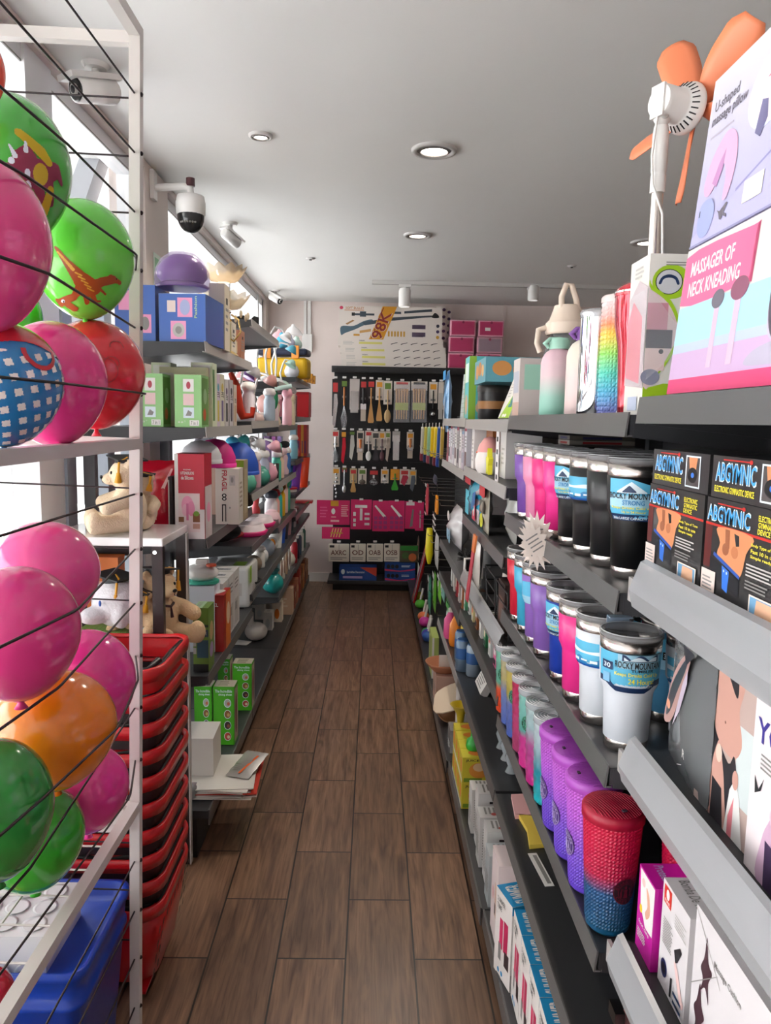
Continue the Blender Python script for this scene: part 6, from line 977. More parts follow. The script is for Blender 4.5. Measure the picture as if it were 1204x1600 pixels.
# fourth shelf z .711
nearbox('grater_carton', 'olive green and slate carton at the front of the lower left shelf', 301, 950, 326, 1062, .711, .10, M('6A8A38', .45), [('F', 'r', 0, .7, 1, .74, M('28382A', .5)), ('F', 'r', .0, .55, 1, .66, M('38485A', .45)), ('F', 't', 'PICADOR', .1, .58, .9, .63, LGREY), ('F', 'r', .25, .22, 1, .50, M('3A5A6A', .45)), ('F', 'r', .0, .4, .2, .5, LGREY), ('F', 'r', .0, .28, .2, .38, LGREY), ('F', 'r', 0, 0, 1, .12, M('282A2C', .5)), ('R', 'e', .5, .6, .3, .15, M('C8A878', .5)), ('R', 'e', .5, .3, .3, .12, M('A88AB8', .5)), ('T', 'r', .0, 0, .6, 1, M('A8C8A0', .45)), ('T', 'l', .1, .1, .5, .9, 4, GREY)], 2.68)
nearbox('mixer_carton', 'dark red carton with an orange side behind the olive carton', 320, 930, 350, 1027, .711, .14, M('A01818', .42), [('R', 'r', .3, 0, 1, 1, M('D87028', .42)), ('R', 'e', .65, .6, .25, .2, M('E8C8A8', .5)), ('T', 'r', 0, 0, 1, 1, M('B82828', .42)), ('T', 'p', [(.2, .3), (.5, .7), (.9, .6), (.6, .2), (.4, .3), (.3, .2)], WHITE), ('F', 't', 'XL', .4, .8, .7, .86, WHITE), ('F', 'l', .2, .3, .6, .7, 2, M('C84848', .5))], 2.92)
for k in range(3):
    for j in range(2):
        carton('white_appliance_carton', ['front', 'middle', 'rear'][k]+(' left' if j == 0 else ' right')+' white carton with dark top marks on the lower left shelf', 'box', .125, .115, .255, M('D8D4D2', .45), [('T', 'r', .2, .3, .8, .6, M('8A8A94', .5)), ('T', 't', 'NEO', .3, .35, .7, .55, INK), ('R', 'r', .1, .05, .8, .5, LGREY), ('R', 'l', .1, .7, .8, .9, 3, GREY), ('R', 'r', .1, .3, .5, .45, GREY)], (-.81+.135*j, 3.08+.125*k, .712), 0, 'white cartons with dark top marks')
t = thing('rice_cooker_carton', 'big rounded white and lime carton in front of the farther white boxes', 'box', (-.70, 3.74, .712)); 
b = MB().box(-.10, .10, -.13, .13, 0, .21, M('D0D0CE', .4)); b.prints(.2, .26, .21, [('F', 'r', .2, .3, .8, .6, LGREY), ('R', 'r', .0, .6, .2, 1, M('90B838', .45)), ('T', 'r', .55, .1, .85, .5, M('90B838', .45)), ('T', 'e', .35, .6, .2, .2, LGREY), ('T', 'l', .1, .1, .5, .3, 3, GREY), ('R', 'r', .3, .2, .8, .5, LGREY)]); b.build('carton_body', t, .02, 3)
t = thing('toy_iron', 'white toy iron with red dial and aqua sole behind the white table leg', 'toy', (at(314, 880, Y=2.95).x, 2.95, 1.0)); MB().ell((0, 0, .03), .07, .05, .035, WHITE).box(-.02, .03, -.012, .012, .04, .085, WHITE).build('body', t, .004); MB().lathe([(.02, .06), (.02, .068)], M('D85838', .4), 16, (.045, -.02)).build('dial', t); MB().lathe([(.07, -.012), (.072, 0)], M('48C0A8', .4), 24, sx=1, sy=.7).build('sole', t)
carton('clear_display_carton', 'pale blue-white carton under the white toy iron', 'box', .12, .12, .27, M('D8DCE8', .4), [('F', 'l', .2, .2, .8, .8, 5, LGREY)], (at(314, 880, Y=2.95).x, 2.97, .712), 0)
t = thing('tool_bag', 'black bag with orange flap under the middle left shelf', 'bag', (-.82, 3.72, 1.022)); MB().ell((0, 0, .06), .16, .09, .062, M('18161A', .5)).build('bag_body', t); MB().prism([(-.16, -.05), (-.05, -.08), (.0, .0), (-.12, .02)], .10, .112, M('F08A18', .4)).build('orange_flap', t); MB().ell((.06, -.02, .115), .07, .04, .02, M('D8B080', .4)).build('tan_pouch', t)
# base shelf: green slicer cartons
IG = M('48A818', .42)
def slicer(x0, y0, x1, y1, Y, lb):
    return nearbox('slicer_carton', lb, x0, y0, x1, y1, .191, .085, IG, [('F', 't', 'The Incredible', .08, .90, .9, .95, SNOW), ('F', 't', 'slicing sheet', .25, .84, .9, .885, SNOW)]+[q for k in range(4) for q in (('F', 'e', .68, .72-.19*k, .17, .075, SNOW), ('F', 'e', .68, .72-.19*k, .15, .065, M(['A8A8A0', '8A5A30', '3A2A28', 'B84838'][k], .5)), ('F', 'e', .72, .71-.19*k, .07, .03, M(['C86848', 'C8A060', '8A4A38', 'D8C8A8'][k], .5)))]+
        [('R', 'r', .05, .05, .95, .95, M('B8A89C', .5)), ('R', 'e', .5, .5, .25, .35, M('7A4A40', .5)), ('T', 'r', 0, 0, 1, 1, M('C0B8A4', .5)), ('T', 'l', .2, .15, .8, .9, 5, M('6A6A48', .5))], Y, group='green slicer cartons on the bottom left shelf')
slicer(333, 1073, 366, 1150, 3.20, 'green slicer carton with round pictures, nearest beside the white cube')
slicer(363, 1037, 393, 1112, 3.60, 'green slicer carton with round pictures, farther one at the shelf edge')
slicer(303, 1073, 331, 1150, 3.22, 'green slicer carton mostly hidden behind the white cube'); slicer(340, 1030, 359, 1095, 3.75, 'green slicer carton at the back, only a green strip showing')
carton('white_cube_carton', 'blank white cube shaped box on the bottom left shelf end', 'box', .155, .17, .155, M('DCD6CE', .6), [], (-.695, 2.90, .235), .03)
for i in range(9):
    b = MB(); w, d_ = .33-.012*(i % 4), .30; b.box(-w/2, w/2, -d_/2, d_/2, 0, .004, M(['D8D0C6', 'CFC8C0', 'E0D8CE', 'B8B0A8', 'C83828', 'D8CFC4', 'C8C0B8', 'E0D8D0', 'D8D4CC'][i], .45)); o = b.build('flat_package'); put(o, (-.615+.014*math.sin(i*2), 2.86, .193+.0046*i), .1*math.sin(i*1.7)); tag(o, 'flat grey-white package in the pile spilling over the bottom left shelf', 'package', 'pile of flat packages on the bottom left shelf')
o = pouch('foil_pouch', 'silver foil pouch with an orange stripe on top of the pile of flat packages', 'pouch', .10, .19, .015, M('C8C4C0', .25, .5), (-.52, 2.80, .24), -.3, -1.45, 0, [('F', 'p', [(.45, .1), (.55, .1), (.75, .8), (.65, .8)], M('E86828', .4)), ('F', 'l', .1, .2, .4, .5, 4, GREY)])
o = pouch('silver_bag', 'crumpled silver bag lying beneath the pile at its left end', 'bag', .09, .07, .05, M('C8C8C8', .25, .3), (-.70, 2.70, .193), .3)
# bottom shelf far goods
t = thing('white_vase', 'white teardrop vase lying at the edge of the bottom left shelf', 'vase', at(400, 1000, Z=.192), .5); MB().ell((0, 0, .06), .075, .07, .06, M('DCD4D0', .35)).build('bulb', t); MB().tube([(-.02, 0, .09), (-.04, .0, .13), (-.02, 0, .19)], [.04, .022, .003], M('DCD4D0', .35), 14).build('neck', t)
t2 = MB().prism([(-.09, -.05), (.03, -.06), (.05, .02), (-.06, .06)], 0, .003, PAPER).build('paper_card'); put(t2, at(392, 1000, Z=.193)+Vector((-.04, -.06, 0))); tag(t2, 'white card lying under the teardrop vase', 'card')
for k, (x0, y0, x1, y1, c) in enumerate([(411, 957, 425, 985, 'E4DEDA'), (398, 945, 412, 968, 'E0DAD6'), (425, 940, 440, 972, 'E8D8C4'), (412, 935, 425, 955, 'DCD4CC'), (394, 930, 410, 950, 'E4E0DC'), (418, 928, 428, 940, '386898')]):
    nearbox('small_mug_carton', ['nearest', 'second', 'orange printed', 'fourth', 'farthest white', 'blue'][k]+' small carton in the cluster beyond the teardrop vase', x0, y0, x1, y1, .191, .09, M(c, .5), [('F', 'e', .5, .4, .25, .25, M(['C8C8C8', 'D0D0D0', 'E07828', 'C8B8A8', 'D0D0D0', '284878'][k], .5)), ('T', 'r', .3, .3, .7, .7, LGREY)], None, group='small cartons at the edge of the bottom left shelf')
for k in range(8):
    carton('brown_gift_carton', ORD[k]+' brown or red carton from the near end of the far bottom left shelf', 'box', .10, .15, [.2, .17, .19, .24, .22, .2, .22, .18][k], M(['C8A890', '8A4A3A', 'A86A50', '9A3830', '8A5030', 'A86838', '7A4A38', '9A6A48'][k], .5), [('F', 'e', .5, .6, .25, .15, M('D8C0A8', .5)), ('L', 'l', .2, .3, .8, .7, 3, M('D8C8B8', .5))], (-.665, 5.50+.175*k, .1915), PI/2, 'brown and red cartons on the far bottom left shelf')
# ---------------- lamps and small goods
def lamp(label, x, y, z, bc, hc_, h=.30, lean=.05, tw=0):
    t = thing('desk_lamp', label, 'lamp', (x, y, z), tw, 'little desk lamps on the left shelves'); B = M(bc, .35, coat=.3)
    MB().lathe([(.055, 0), (.06, .008), (.052, .03), (.03, .045), (.012, .05)], B, 20).build('lamp_base', t)
    MB().tube([(0, 0, .04), (-.01, 0, h*.5), (lean*.4, 0, h*.85), (lean, 0, h), (lean*1.9, 0, h*.97), (lean*2.4, 0, h*.86)], .007, WHITE, 7).build('stem', t)
    b = MB(); b.T = Matrix.Translation((lean*2.4, 0, h*.82)) @ Matrix.Rotation(.5, 4, 'Y'); b.lathe([(.012, .04), (.022, .03), (.045, -.01), (.04, -.008)], M(hc_, .35, coat=.3), 18).build('lamp_shade', t); return t
LC = [(4.05, -.72, 1.632, 'F0ECEC', 'F0ECEC', .3, 'white lamp at the near end of the pale left shelf'), (4.20, -.80, 1.632, 'F0ECEC', '8A58B0', .3, 'lamp with purple shade on the pale left shelf'), (4.38, -.70, 1.632, 'E8C8C0', 'E8A8A0', .27, 'lamp with salmon pink shade on the pale left shelf'), (4.52, -.78, 1.632, 'F0ECEC', 'F0ECEC', .25, 'second white lamp on the pale left shelf'),
      (4.78, -.82, 1.872, 'F0F0F0', '58B8D0', .34, 'lamp with sky blue shade on the upper pale shelf'), (4.90, -.70, 1.872, 'F4F0F0', 'F4F0F0', .36, 'white lamp leaning at the upper pale shelf edge'), (5.03, -.78, 1.872, 'F0E8E8', 'C8C8D8', .34, 'lamp with pale grey shade on the upper pale shelf'), (5.16, -.68, 1.872, 'F0F0F0', 'F0F0F0', .33, 'third white lamp on the upper pale shelf'), (5.32, -.72, 1.872, 'E8E0E0', '58B0C8', .30, 'lamp with teal blue shade toward the back of the upper pale shelf'), (5.50, -.68, 1.872, 'C8E0D0', 'B8E0D0', .2, 'mint green lamp at the far end of the upper pale shelf'),
      (3.82, -.74, 1.277, 'F0ECEC', '38A8A8', .30, 'lamp with teal shade in front of the blue cap'), (3.96, -.82, 1.277, 'D8D8E8', 'D8D8E8', .3, 'pale grey lamp on the shelf by the window'), (4.10, -.70, 1.277, '508878', 'F0ECEC', .27, 'lamp with dark green base'), (4.24, -.80, 1.277, 'C8C8E8', 'F0ECEC', .27, 'lamp with lavender base'), (4.40, -.68, 1.277, 'E8B0C8', 'E8A8B8', .25, 'lamp with pink base and shade'), (4.55, -.76, 1.277, 'F0ECEC', 'F0ECEC', .27, 'white lamp beside the black mug'),
      (4.76, -.72, 1.247, 'F0C8D0', '70C8A8', .26, 'lamp with mint mushroom shade')]
for i, (y, x, z, bc, hc_, h, lb) in enumerate(LC): lamp(lb, x, y, z, bc, hc_, h, .03+.012*(i % 3), [0, .5, -.6, 2.6][i % 4])
o = pouch('orange_tail_toy', 'wavy red-orange plush tail beside the slim pale cartons', 'toy', .06, .22, .03, M('D84818', .7), (-.66, 3.50, 1.64), 0); 
b = MB().tube([(-.69, 3.62, 1.86), (-.665, 3.62, 1.80), (-.655, 3.64, 1.70), (-.64, 3.66, 1.655), (-.60, 3.68, 1.66), (-.595, 3.68, 1.70)], [.012, .02, .022, .02, .016, .014], M('C03010', .7), 12); bpy.data.objects.remove(o); o = b.build('orange_tail_toy'); tag(o, 'wavy red-orange plush tail beside the slim pale cartons', 'toy')
t = thing('pink_bowl', 'salmon pink bowl upside down on the upper pale shelf', 'bowl', (-.80, 4.70, 1.872)); MB().lathe([(.07, 0), (.062, .04), (.03, .07), (1e-5, .075)], M('F0A8A8', .4), 24, cap=False).build('bowl_shell', t)
t = thing('tool_case', 'yellow and navy plastic tool case on the far upper left shelf', 'case', (-.72, 5.98, 1.957), -.1); MB().box(-.20, .2, -.10, .10, 0, .16, M('F0C020', .4)).build('case_body', t, .03, 3); MB().box(-.2, .2, -.10, .10, .175, .23, M('28304A', .4)).build('case_lid', t, .02); 
for s_ in (-.11, .11): MB().box(s_-.03, s_+.03, -.108, -.095, .15, .25, M('F09838', .4)).build('latch', t, .006)
for i, (px, py, Y, r, c, lb) in enumerate([(441, 545, 5.95, .05, '58B8D8', 'blue plush ball on the tool case'), (452, 552, 6.0, .045, 'D8D8EC', 'pale lilac plush ball on the tool case'), (463, 546, 6.1, .045, 'D8F0E4', 'pale mint plush cone on the tool case')]):
    p = at(px, py, Y=Y); t = thing('plush_ball', lb, 'toy', (p.x, Y, 2.19)); b = MB().ell((0, 0, r), r, r, r, M(c, .8)); b.build('ball', t); MB().ell((0, 0, 2*r), r*.5, r*.5, r*.5, M(c, .8)).build('knob', t)
for i in range(4):
    o = nearbox('amber_blocks', ORD[i]+' amber block from the left on the far upper shelf end', 474+4*i, 578+3*i, 480+4*i, 604-i, 1.957, .06, M('D8983A', .45), [('F', 'r', .2, .2, .8, .5, M('A86828', .5))], 6.35+.12*i, 'box', 'amber blocks')
for (px, py, Y, c, lb) in [(437, 531, 6.3, 'E8B0B8', 'pale pink cone lampshade in the far corner above the shelves'), (458, 523, 6.7, 'F0ECEC', 'white cone lampshade by the back wall')]:
    p = at(px, py, Y=Y); t = thing('cone_shade_lamp', lb, 'lamp', (p.x, Y, p.z)); MB().lathe([(.085, 0), (.05, .05), (.02, .07), (.012, .09)], M(c, .4), 24).build('lamp_shade', t); MB().tube([(0, 0, .01), (0, .0, 1.957-p.z+.005)], .007, WHITE, 8).lathe([(.05, 1.957-p.z), (.045, 1.957-p.z+.012)], M(c, .4), 20).build('lamp_foot', t)
MB().box(-.03, .03, -.05, .05, 0, .01, GREY)
def bottle(label, x, y, z, c, c2, h=.2, r=.035, name='water_bottle'):
    return jar(name, label, 'bottle', [(r*.9, 0), (r, .01), (r, h*.62), (r*.75, h*.72), (r*.9, h*.78)], M(c, .35, coat=.2), (x, y, z), [(r*.95, h*.78), (r*1.15, h*.85), (r*.9, h*.97), (r*.4, h)], M(c2, .35))
bottle('pink bottle with ball shaped cap at the left shelf edge', -.60, 5.16, 1.601, 'F0B8C4', 'F0A8B8', .25, .033)
bottle('cream bottle with ball cap right of the pink bottle', -.605, 5.42, 1.601, 'E4D4B8', 'D8C8A8', .22, .03); bottle('second cream bottle, thinner, behind the first one', -.61, 5.56, 1.601, 'D8CCB4', 'C8BCA4', .2, .025)
nearbox('red_book_stack', 'large red carton at the far end of the left shelf, by the wall', 462, 612, 482, 650, 1.661, .25, M('C01820', .42), [('F', 'r', .0, .9, 1, 1, M('A01018', .5))], 6.3)
for i in range(3): nearbox('mug_gift_carton', ORD[i]+' dusty pink gift carton from the left, far left shelf', 430+11*i, 617, 440+11*i, 645+2*i, 1.661, .1, M('A85A68', .5), [('F', 'r', 0, .8, 1, 1, M('E8A8B0', .5)), ('F', 'e', .5, .4, .3, .25, M('D89AA0', .5))], 5.75+.1*i, 'box', 'dusty pink gift cartons')
t = thing('toy_animal_cup', 'pink faced toy cup with a green straw and white tube', 'cup', (-.66, 4.60, 1.65), 0); t.location = (-.66, 4.56, 1.632); MB().ell((0, 0, .10), .055, .05, .06, M('F0B8B0', .45)).lathe([(.03, 0), (.035, .05)], M('F0D8D0', .4), 20).build('cup_body', t); MB().ell((.06, -.02, .13), .018, .015, .06, M('208858', .4)).build('green_bottle', t); MB().tube([(.06, -.02, .19), (.16, -.02, .21)], .014, M('C8E0D8', .4), 8).build('straw', t)
for i, (x0, x1, c) in enumerate([(462, 470, 'C03028'), (470, 474, 'D89838'), (474, 479, 'B83838')]): nearbox('striped_book', ['red', 'gold', 'crimson'][i]+' upright book at the end of the fifth left level', x0, 664, x1, 702, 1.335, .18, M(c, .45), [('F', 'r', .3, .1, .7, .5, M('6A3A68', .5))], 6.25, 'book', 'upright books near the back wall')
o = nearbox('aqua_tumbler_carton', 'aqua and grey upright carton left of the red book', 453, 662, 462, 704, 1.331, .12, M('88A8B8', .4), [('F', 'r', 0, 0, 1, .3, M('88C8C8', .4))], 6.1)
for i in range(3): nearbox('lilac_carton', ORD[i]+' lilac upright carton from the left behind the white lamps', 412+9*i, 682, 421+9*i, 710, 1.332 if i == 2 else 1.25, .1, M(['B088C8', 'C070B8', '9878B8'][i], .45), [('F', 'r', .2, .3, .8, .7, M('D8B8E0', .5))], [4.75, 5.2, 5.75][i], 'box', 'lilac cartons')
t = thing('black_bow_toy', 'small black fluffy bow toy among the lamps', 'toy', (-.655, 5.25, 1.247)); MB().tube([(0, 0, 0), (0, 0, .2)], .006, BLACK, 6).build('stick', t); MB().ell((-.03, 0, .22), .035, .02, .025, M('101014', .8)).ell((.03, 0, .22), .035, .02, .025, M('101014', .8)).build('bow', t)
t = thing('black_mug', 'black mug with beige base at the shelf edge', 'mug', (-.64, 4.66, 1.2475), 1.6); MB().lathe([(.045, 0), (.047, .005), (.047, .03)], M('D8CCB8', .4), 24).build('beige_base', t); MB().lathe([(.048, .03), (.05, .12), (.045, .12), (.044, .04)], M('1C1214', .3, coat=.4), 24).build('cup_wall', t); MB().tube([(.048, 0, .10), (.08, 0, .09), (.08, 0, .055), (.048, 0, .045)], .007, M('1C1214', .3), 8).build('handle', t)
for i, (px, c, lb) in enumerate([(447, '1878D0', 'bright blue'), (460, '7A38A0', 'violet'), (469, 'E04018', 'vermilion')]):
    p = at(px, 760, Y=5.95+.2*i); jar('party_cup', lb+' tall plastic cup in the row on the far left shelf', 'cup', [(.042, 0), (.062, .25), (.058, .25), (.04, .02)], M(c, .35), (-.70+.045*i+.01, 5.85+.22*i, 1.0 if False else .967 if 5.85+.22*i < 5.65 else 1.075), None, None, None, 'tall plastic cups')
sup = MB().box(-1.0, -.59, 5.655, 6.89, 1.045, 1.074, DK).build('shelf', bpy.data.objects['shelving_unit.007'])
# z 1.02 shelf & co (bottles, brushes)
z = 1.022
for i, (y, c, c2, h, lb) in enumerate([(4.80, 'E8E0E4', '404858', .22, 'white bottle with steel top'), (4.92, 'F0B0A8', 'B01828', .22, 'salmon bottle with dark red cap'), (5.06, '38B8B0', 'C8E8E0', .24, 'turquoise bottle with pale top'), (5.22, 'E8B018', '8A5A28', .24, 'golden yellow bottle'), (5.40, 'F0C8C0', 'F0D0D0', .28, 'pale pink tall bottle'), (5.54, '48B090', '58C8A0', .24, 'jade green bottle with ball cap')]):
    bottle(lb+' standing behind the pink trays', -.66, y, .967, c, c2, h, .042)
for i, (y, s_) in enumerate([(4.02, 1), (4.34, 1)]):
    t = thing('pet_bowl', ['nearer', 'farther'][i]+' white and pink double pet bowl on the dark left shelf', 'bowl', (-.68, y, 1.0215), 0, 'white and pink pet bowls'); MB().lathe([(.10, 0), (.11, .02), (.10, .025)], M('D82878', .4), 24, sy=1.2).build('pink_rim', t); MB().lathe([(.10, .022), (.085, .055), (.07, .06), (.05, .03)], M('EADCE0', .35), 24, sy=1.2).build('white_bowl', t)
jar('white_bucket', 'grey-white plastic bucket behind the jade bottle', 'bucket', [(.06, 0), (.085, .2), (.08, .2)], M('B8B4B0', .45), (-.69, 5.9, 1.0 if False else .901), [(.088, .195), (.088, .205)], RED)
nearbox('red_toy_carton', 'large red toy carton against the back wall on the left', 458, 783, 487, 825, .901, .12, M('B82830', .42), [('F', 'p', [(.6, .1), (.8, .1), (.9, .9), (.8, .9)], M('3A6A38', .5)), ('F', 'r', .2, .2, .5, .5, M('7A1820', .5))], 6.6)
t = thing('red_cushion', 'dark red round cushion on the dark left shelf in the shade', 'cushion', (-.80, 3.86, .782+.24), 0); t.location = (-.80, 3.80, 1.022); MB().ell((0, 0, .03), .14, .11, .028, M('8A1018', .8)).build('cushion_body', t); 
t = thing('black_tray', 'black oval tray at the end of the lower left shelf', 'tray', (-.72, 3.82, .782)); MB().lathe([(.11, 0), (.15, .03), (.14, .03), (.10, .01)], M('18181C', .4), 28, sy=.8).build('tray_body', t)
for i, (px, py, Y, r, c, lb) in enumerate([(398, 867, 4.15, .05, '8A7A68', 'tan'), (408, 862, 4.4, .05, 'D8D8D8', 'silver white'), (417, 862, 4.62, .06, '9098A4', 'blue-grey'), (428, 855, 4.9, .045, 'E8E4E0', 'white with orange')]):
    t = thing('sports_ball', lb+' rounded ball toy on the lower left shelf', 'ball', (-.67, Y, (.781 if Y < 4.63 else .776)+r)); MB().ell((0, 0, 0), r, r, r, M(c, .4)).build('ball_body', t)
    if i == 3: MB().ell((.01, -.035, .01), .02, .012, .03, M('E08818', .4)).build('orange_patch', t)
for i in range(7):
    jar('travel_mug', ORD[i]+' small mug from the near end behind the ball toys', 'mug', [(.04, 0), (.048, .13), (.044, .13)], M(['E8E4E0', '1848A8', '2A2A38', '98707A', '38485A', 'B8B0B4', '6A3A40'][i], .4), (-.66, 5.02+.19*i if i < 4 else 5.02+.19*i, .776 if i < 4 else .782-.0), [(.046, .13), (.045, .145)], M(['F0F0F0', '3868C8', '383848', 'C8B0B8', '687888', 'D8D0D4', '8A5A60'][i], .4), None, 'small mugs on the lower left shelf')
MB().box(-1.0, -.59, 5.655, 6.89, .752, .781, DK).build('shelf', bpy.data.objects['shelving_unit.007'])
for i in range(5):
    t = thing('shoe_card', ORD[i]+' of the pale oval cards standing on the low far left shelf', 'card', (-.62, 4.86+.16*i, .521), PI/2, 'oval display cards'); b = MB(); b.T = Matrix.Translation((0, 0, .09)) @ Matrix.Rotation(PI/2, 4, 'X'); b.lathe([(.07, -.003), (.07, .003)], M(['88B0C0', 'D8C8C0', 'E0D4C8', 'C8A888', 'D8D4D0'][i], .5), 24, sy=1.25).lathe([(.04, .003), (.04, .006)], M('9A7A68', .5), 18, sy=1.2); b.build('card_body', t)
t = thing('teal_pot', 'teal green plastic pot with two white hooks at the near end of the low shelf', 'pot', (-.64, 4.74, .521)); MB().ell((0, 0, .07), .07, .07, .068, M('188A88', .35, coat=.3)).build('pot_body', t); MB().lathe([(.03, .13), (.045, .16), (.03, .17)], M('18585A', .4), 20).build('lid', t)
for i in range(5): jar('small_bottle', ORD[i]+' dark bottle of the row at the far end of the low left shelf', 'bottle', [(.028, 0), (.03, .01), (.03, .15), (.02, .17)], M(['A01828', '282838', '38485A', 'C8C8C0', '285848'][i], .35), (-.63, 5.9+.18*i, .501), [(.022, .17), (.022, .19)], WHITE, None, 'dark bottles in a row')

# more small goods crowding the left shelves
SG = [('bottle', 3.70, -.62, 1.632, 'E8E0E8', 'small white bottle at the front of the second unit, pale shelf'), ('pepper_mill', 3.86, -.64, 1.632, 'C8A0A0', 'rosy wooden mill on the pale left shelf'), ('bottle', 4.44, -.62, 1.632, 'A8B8C8', 'blue-grey bottle on the pale left shelf'), ('bottle', 4.75, -.64, 1.601, 'E8D0D4', 'rose bottle behind the pink capped one'), ('bottle', 4.9, -.80, 1.601, 'D8DCE0', 'silver bottle deep on the third unit'),
      ('pepper_mill', 5.02, -.66, 1.601, 'D8C4A8', 'cream wooden mill before the pink capped bottle'), ('ball', 3.72, -.64, 1.276, '58A890', 'green ball toy at the pale shelf edge'), ('bottle', 4.02, -.64, 1.276, 'D8A8B8', 'rose pink bottle by the lamp stems'), ('ball', 4.14, -.63, 1.276, '3E8C7C', 'dark green round pot by the lamp stems'), ('bottle', 4.30, -.635, 1.276, 'C8C8E0', 'lavender bottle by the lamp stems'),
      ('ball', 4.46, -.63, 1.276, 'E8A8B8', 'pink round pot next to the black mug'), ('bottle', 4.90, -.64, 1.246, '58C8A8', 'mint bottle behind the black mug'), ('bottle', 5.06, -.64, 1.246, 'F0D0B8', 'peach bottle behind the black mug'), ('pepper_mill', 5.40, -.65, 1.246, 'E8C8D0', 'pale pink mill near the lilac cartons'), ('bottle', 5.55, -.65, 1.246, '4878B8', 'blue bottle near the lilac cartons'),
      ('bottle', 3.72, -.82, 1.276, 'F0F0F0', 'white bottle against the window'), ('bottle', 4.6, -.9, 1.276, 'E8E4F0', 'pale bottle against the window'), ('ball', 4.70, -.64, .966, 'F0C8D0', 'pale pink ball behind the pet bowls'), ('bottle', 4.72, -.84, .966, 'F0F0F0', 'white bottle deep behind the pet bowls'), ('pepper_mill', 5.3, -.84, .966, 'C83848', 'red mill deep behind the golden bottle'),
      ('ball', 5.80, -.64, 1.955, 'E8E8F0', 'white ball beside the tool case'), ('bottle', 5.78, -.64, 1.66, 'F0D8DC', 'pale bottle at the front of the last unit'), ('bottle', 5.95, -.64, 1.33, '88C0D0', 'light blue bottle on the last unit'), ('ball', 6.05, -.66, 1.33, 'F08080', 'coral ball on the last unit'), ('bottle', 4.3, -.66, .781, 'E8E4DC', 'white pot on the lower second unit'), ('ball', 5.78, -.66, .501, 'D8D0C4', 'beige ball at the front of the dark bottles')]
for k, y, x, z, c, lb in SG:
    m = M(c, .35, coat=.25)
    if k == 'bottle': bottle(lb, x, y, z+.001, c, 'F0ECEA' if c[0] not in 'F' else 'D8B8B8', .19 if z > 1 else .13, .034)
    elif k == 'ball': t = thing('round_pot', lb, 'pot', (x, y, z+.001)); MB().lathe([(.03, 0), (.052, .02), (.058, .05), (.045, .085), (.03, .095)], m, 22).build('pot_body', t); MB().lathe([(.032, .094), (.03, .102), (.008, .11)], M(c, .6), 18).build('lid', t)
    else: t = thing('pepper_mill', lb, 'mill', (x, y, z+.001)); MB().lathe([(.034, 0), (.036, .03), (.022, .06), (.03, .12), (.024, .14)], m, 20).build('mill_body', t); MB().ell((0, 0, .165), .028, .028, .028, m).build('knob', t)
# ================================================================ WHITE RACK WITH BEARS
t = thing('display_table', 'white topped display table with brown metal legs behind the balloons', 'table', (0, 0, 0)); DB_ = M('2A1A1A', .4); WG = M((.80, .78, .78), .15, coat=.5)
MB().box(-1.03, -.655, 2.31, 2.622, 1.243, 1.27, WG).build('table_top', t, .003)
for x, y in ((-.674, 2.324), (-.674, 2.608), (-1.01, 2.324), (-1.01, 2.608)): MB().box(x-.017, x+.017, y-.012, y+.012, .0, 1.242, DB_).build('leg', t)
sc_ = MB().lathe([(.008, 0), (.006, .004)], CHROME, 12).build('screw', t); sc_.rotation_euler = (PI/2, 0, 0); sc_.location = (-.68, 2.3112, 1.225)
MB().box(-.6565, -.652, 2.594, 2.622, 0, 1.242, LGREY).build('side_strip', t); MB().box(-.99, -.69, 2.31, 2.622, .866, .882, WG).build('lower_shelf', t)
def remesh(o, v=.005):
    q = o.modifiers.new('r', 'REMESH'); q.mode = 'VOXEL'; q.voxel_size = v; q.use_smooth_shade = True; s = o.modifiers.new('s', 'SMOOTH'); s.iterations = 4; s.factor = .5; return o
FUR = M('E4CDB0', .9, noise=.06, bump=.4, nscale=180); FUR2 = M('D8B890', .9, noise=.06, bump=.4, nscale=180); CAPM = M((.012, .012, .014), .6)
def gradcap(t, x, y, z, s, tas=True, tilt=.15, rz=.3):
    c = bpy.data.objects.new('graduation_cap', None); COL.objects.link(c); c.parent = t; c.location = (x, y, z); c.rotation_euler = (0, tilt, rz)
    MB().lathe([(.4*s, -.22*s), (.42*s, 0)], CAPM, 20).build('cap_band', c); b = MB(); b.box(-.55*s, .55*s, -.55*s, .55*s, 0, .02*s+.003, CAPM); b.build('cap_board', c)
    if tas: MB().tube([(0, 0, .03*s), (.4*s, -.3*s, .035*s), (.5*s, -.5*s, 0), (.52*s, -.52*s, -.5*s)], .004, M('D89818', .5), 6).tube([(.52*s, -.52*s, -.4*s), (.52*s, -.52*s, -.75*s)], [.006, .012], M('D89818', .5), 8).build('tassel', c)
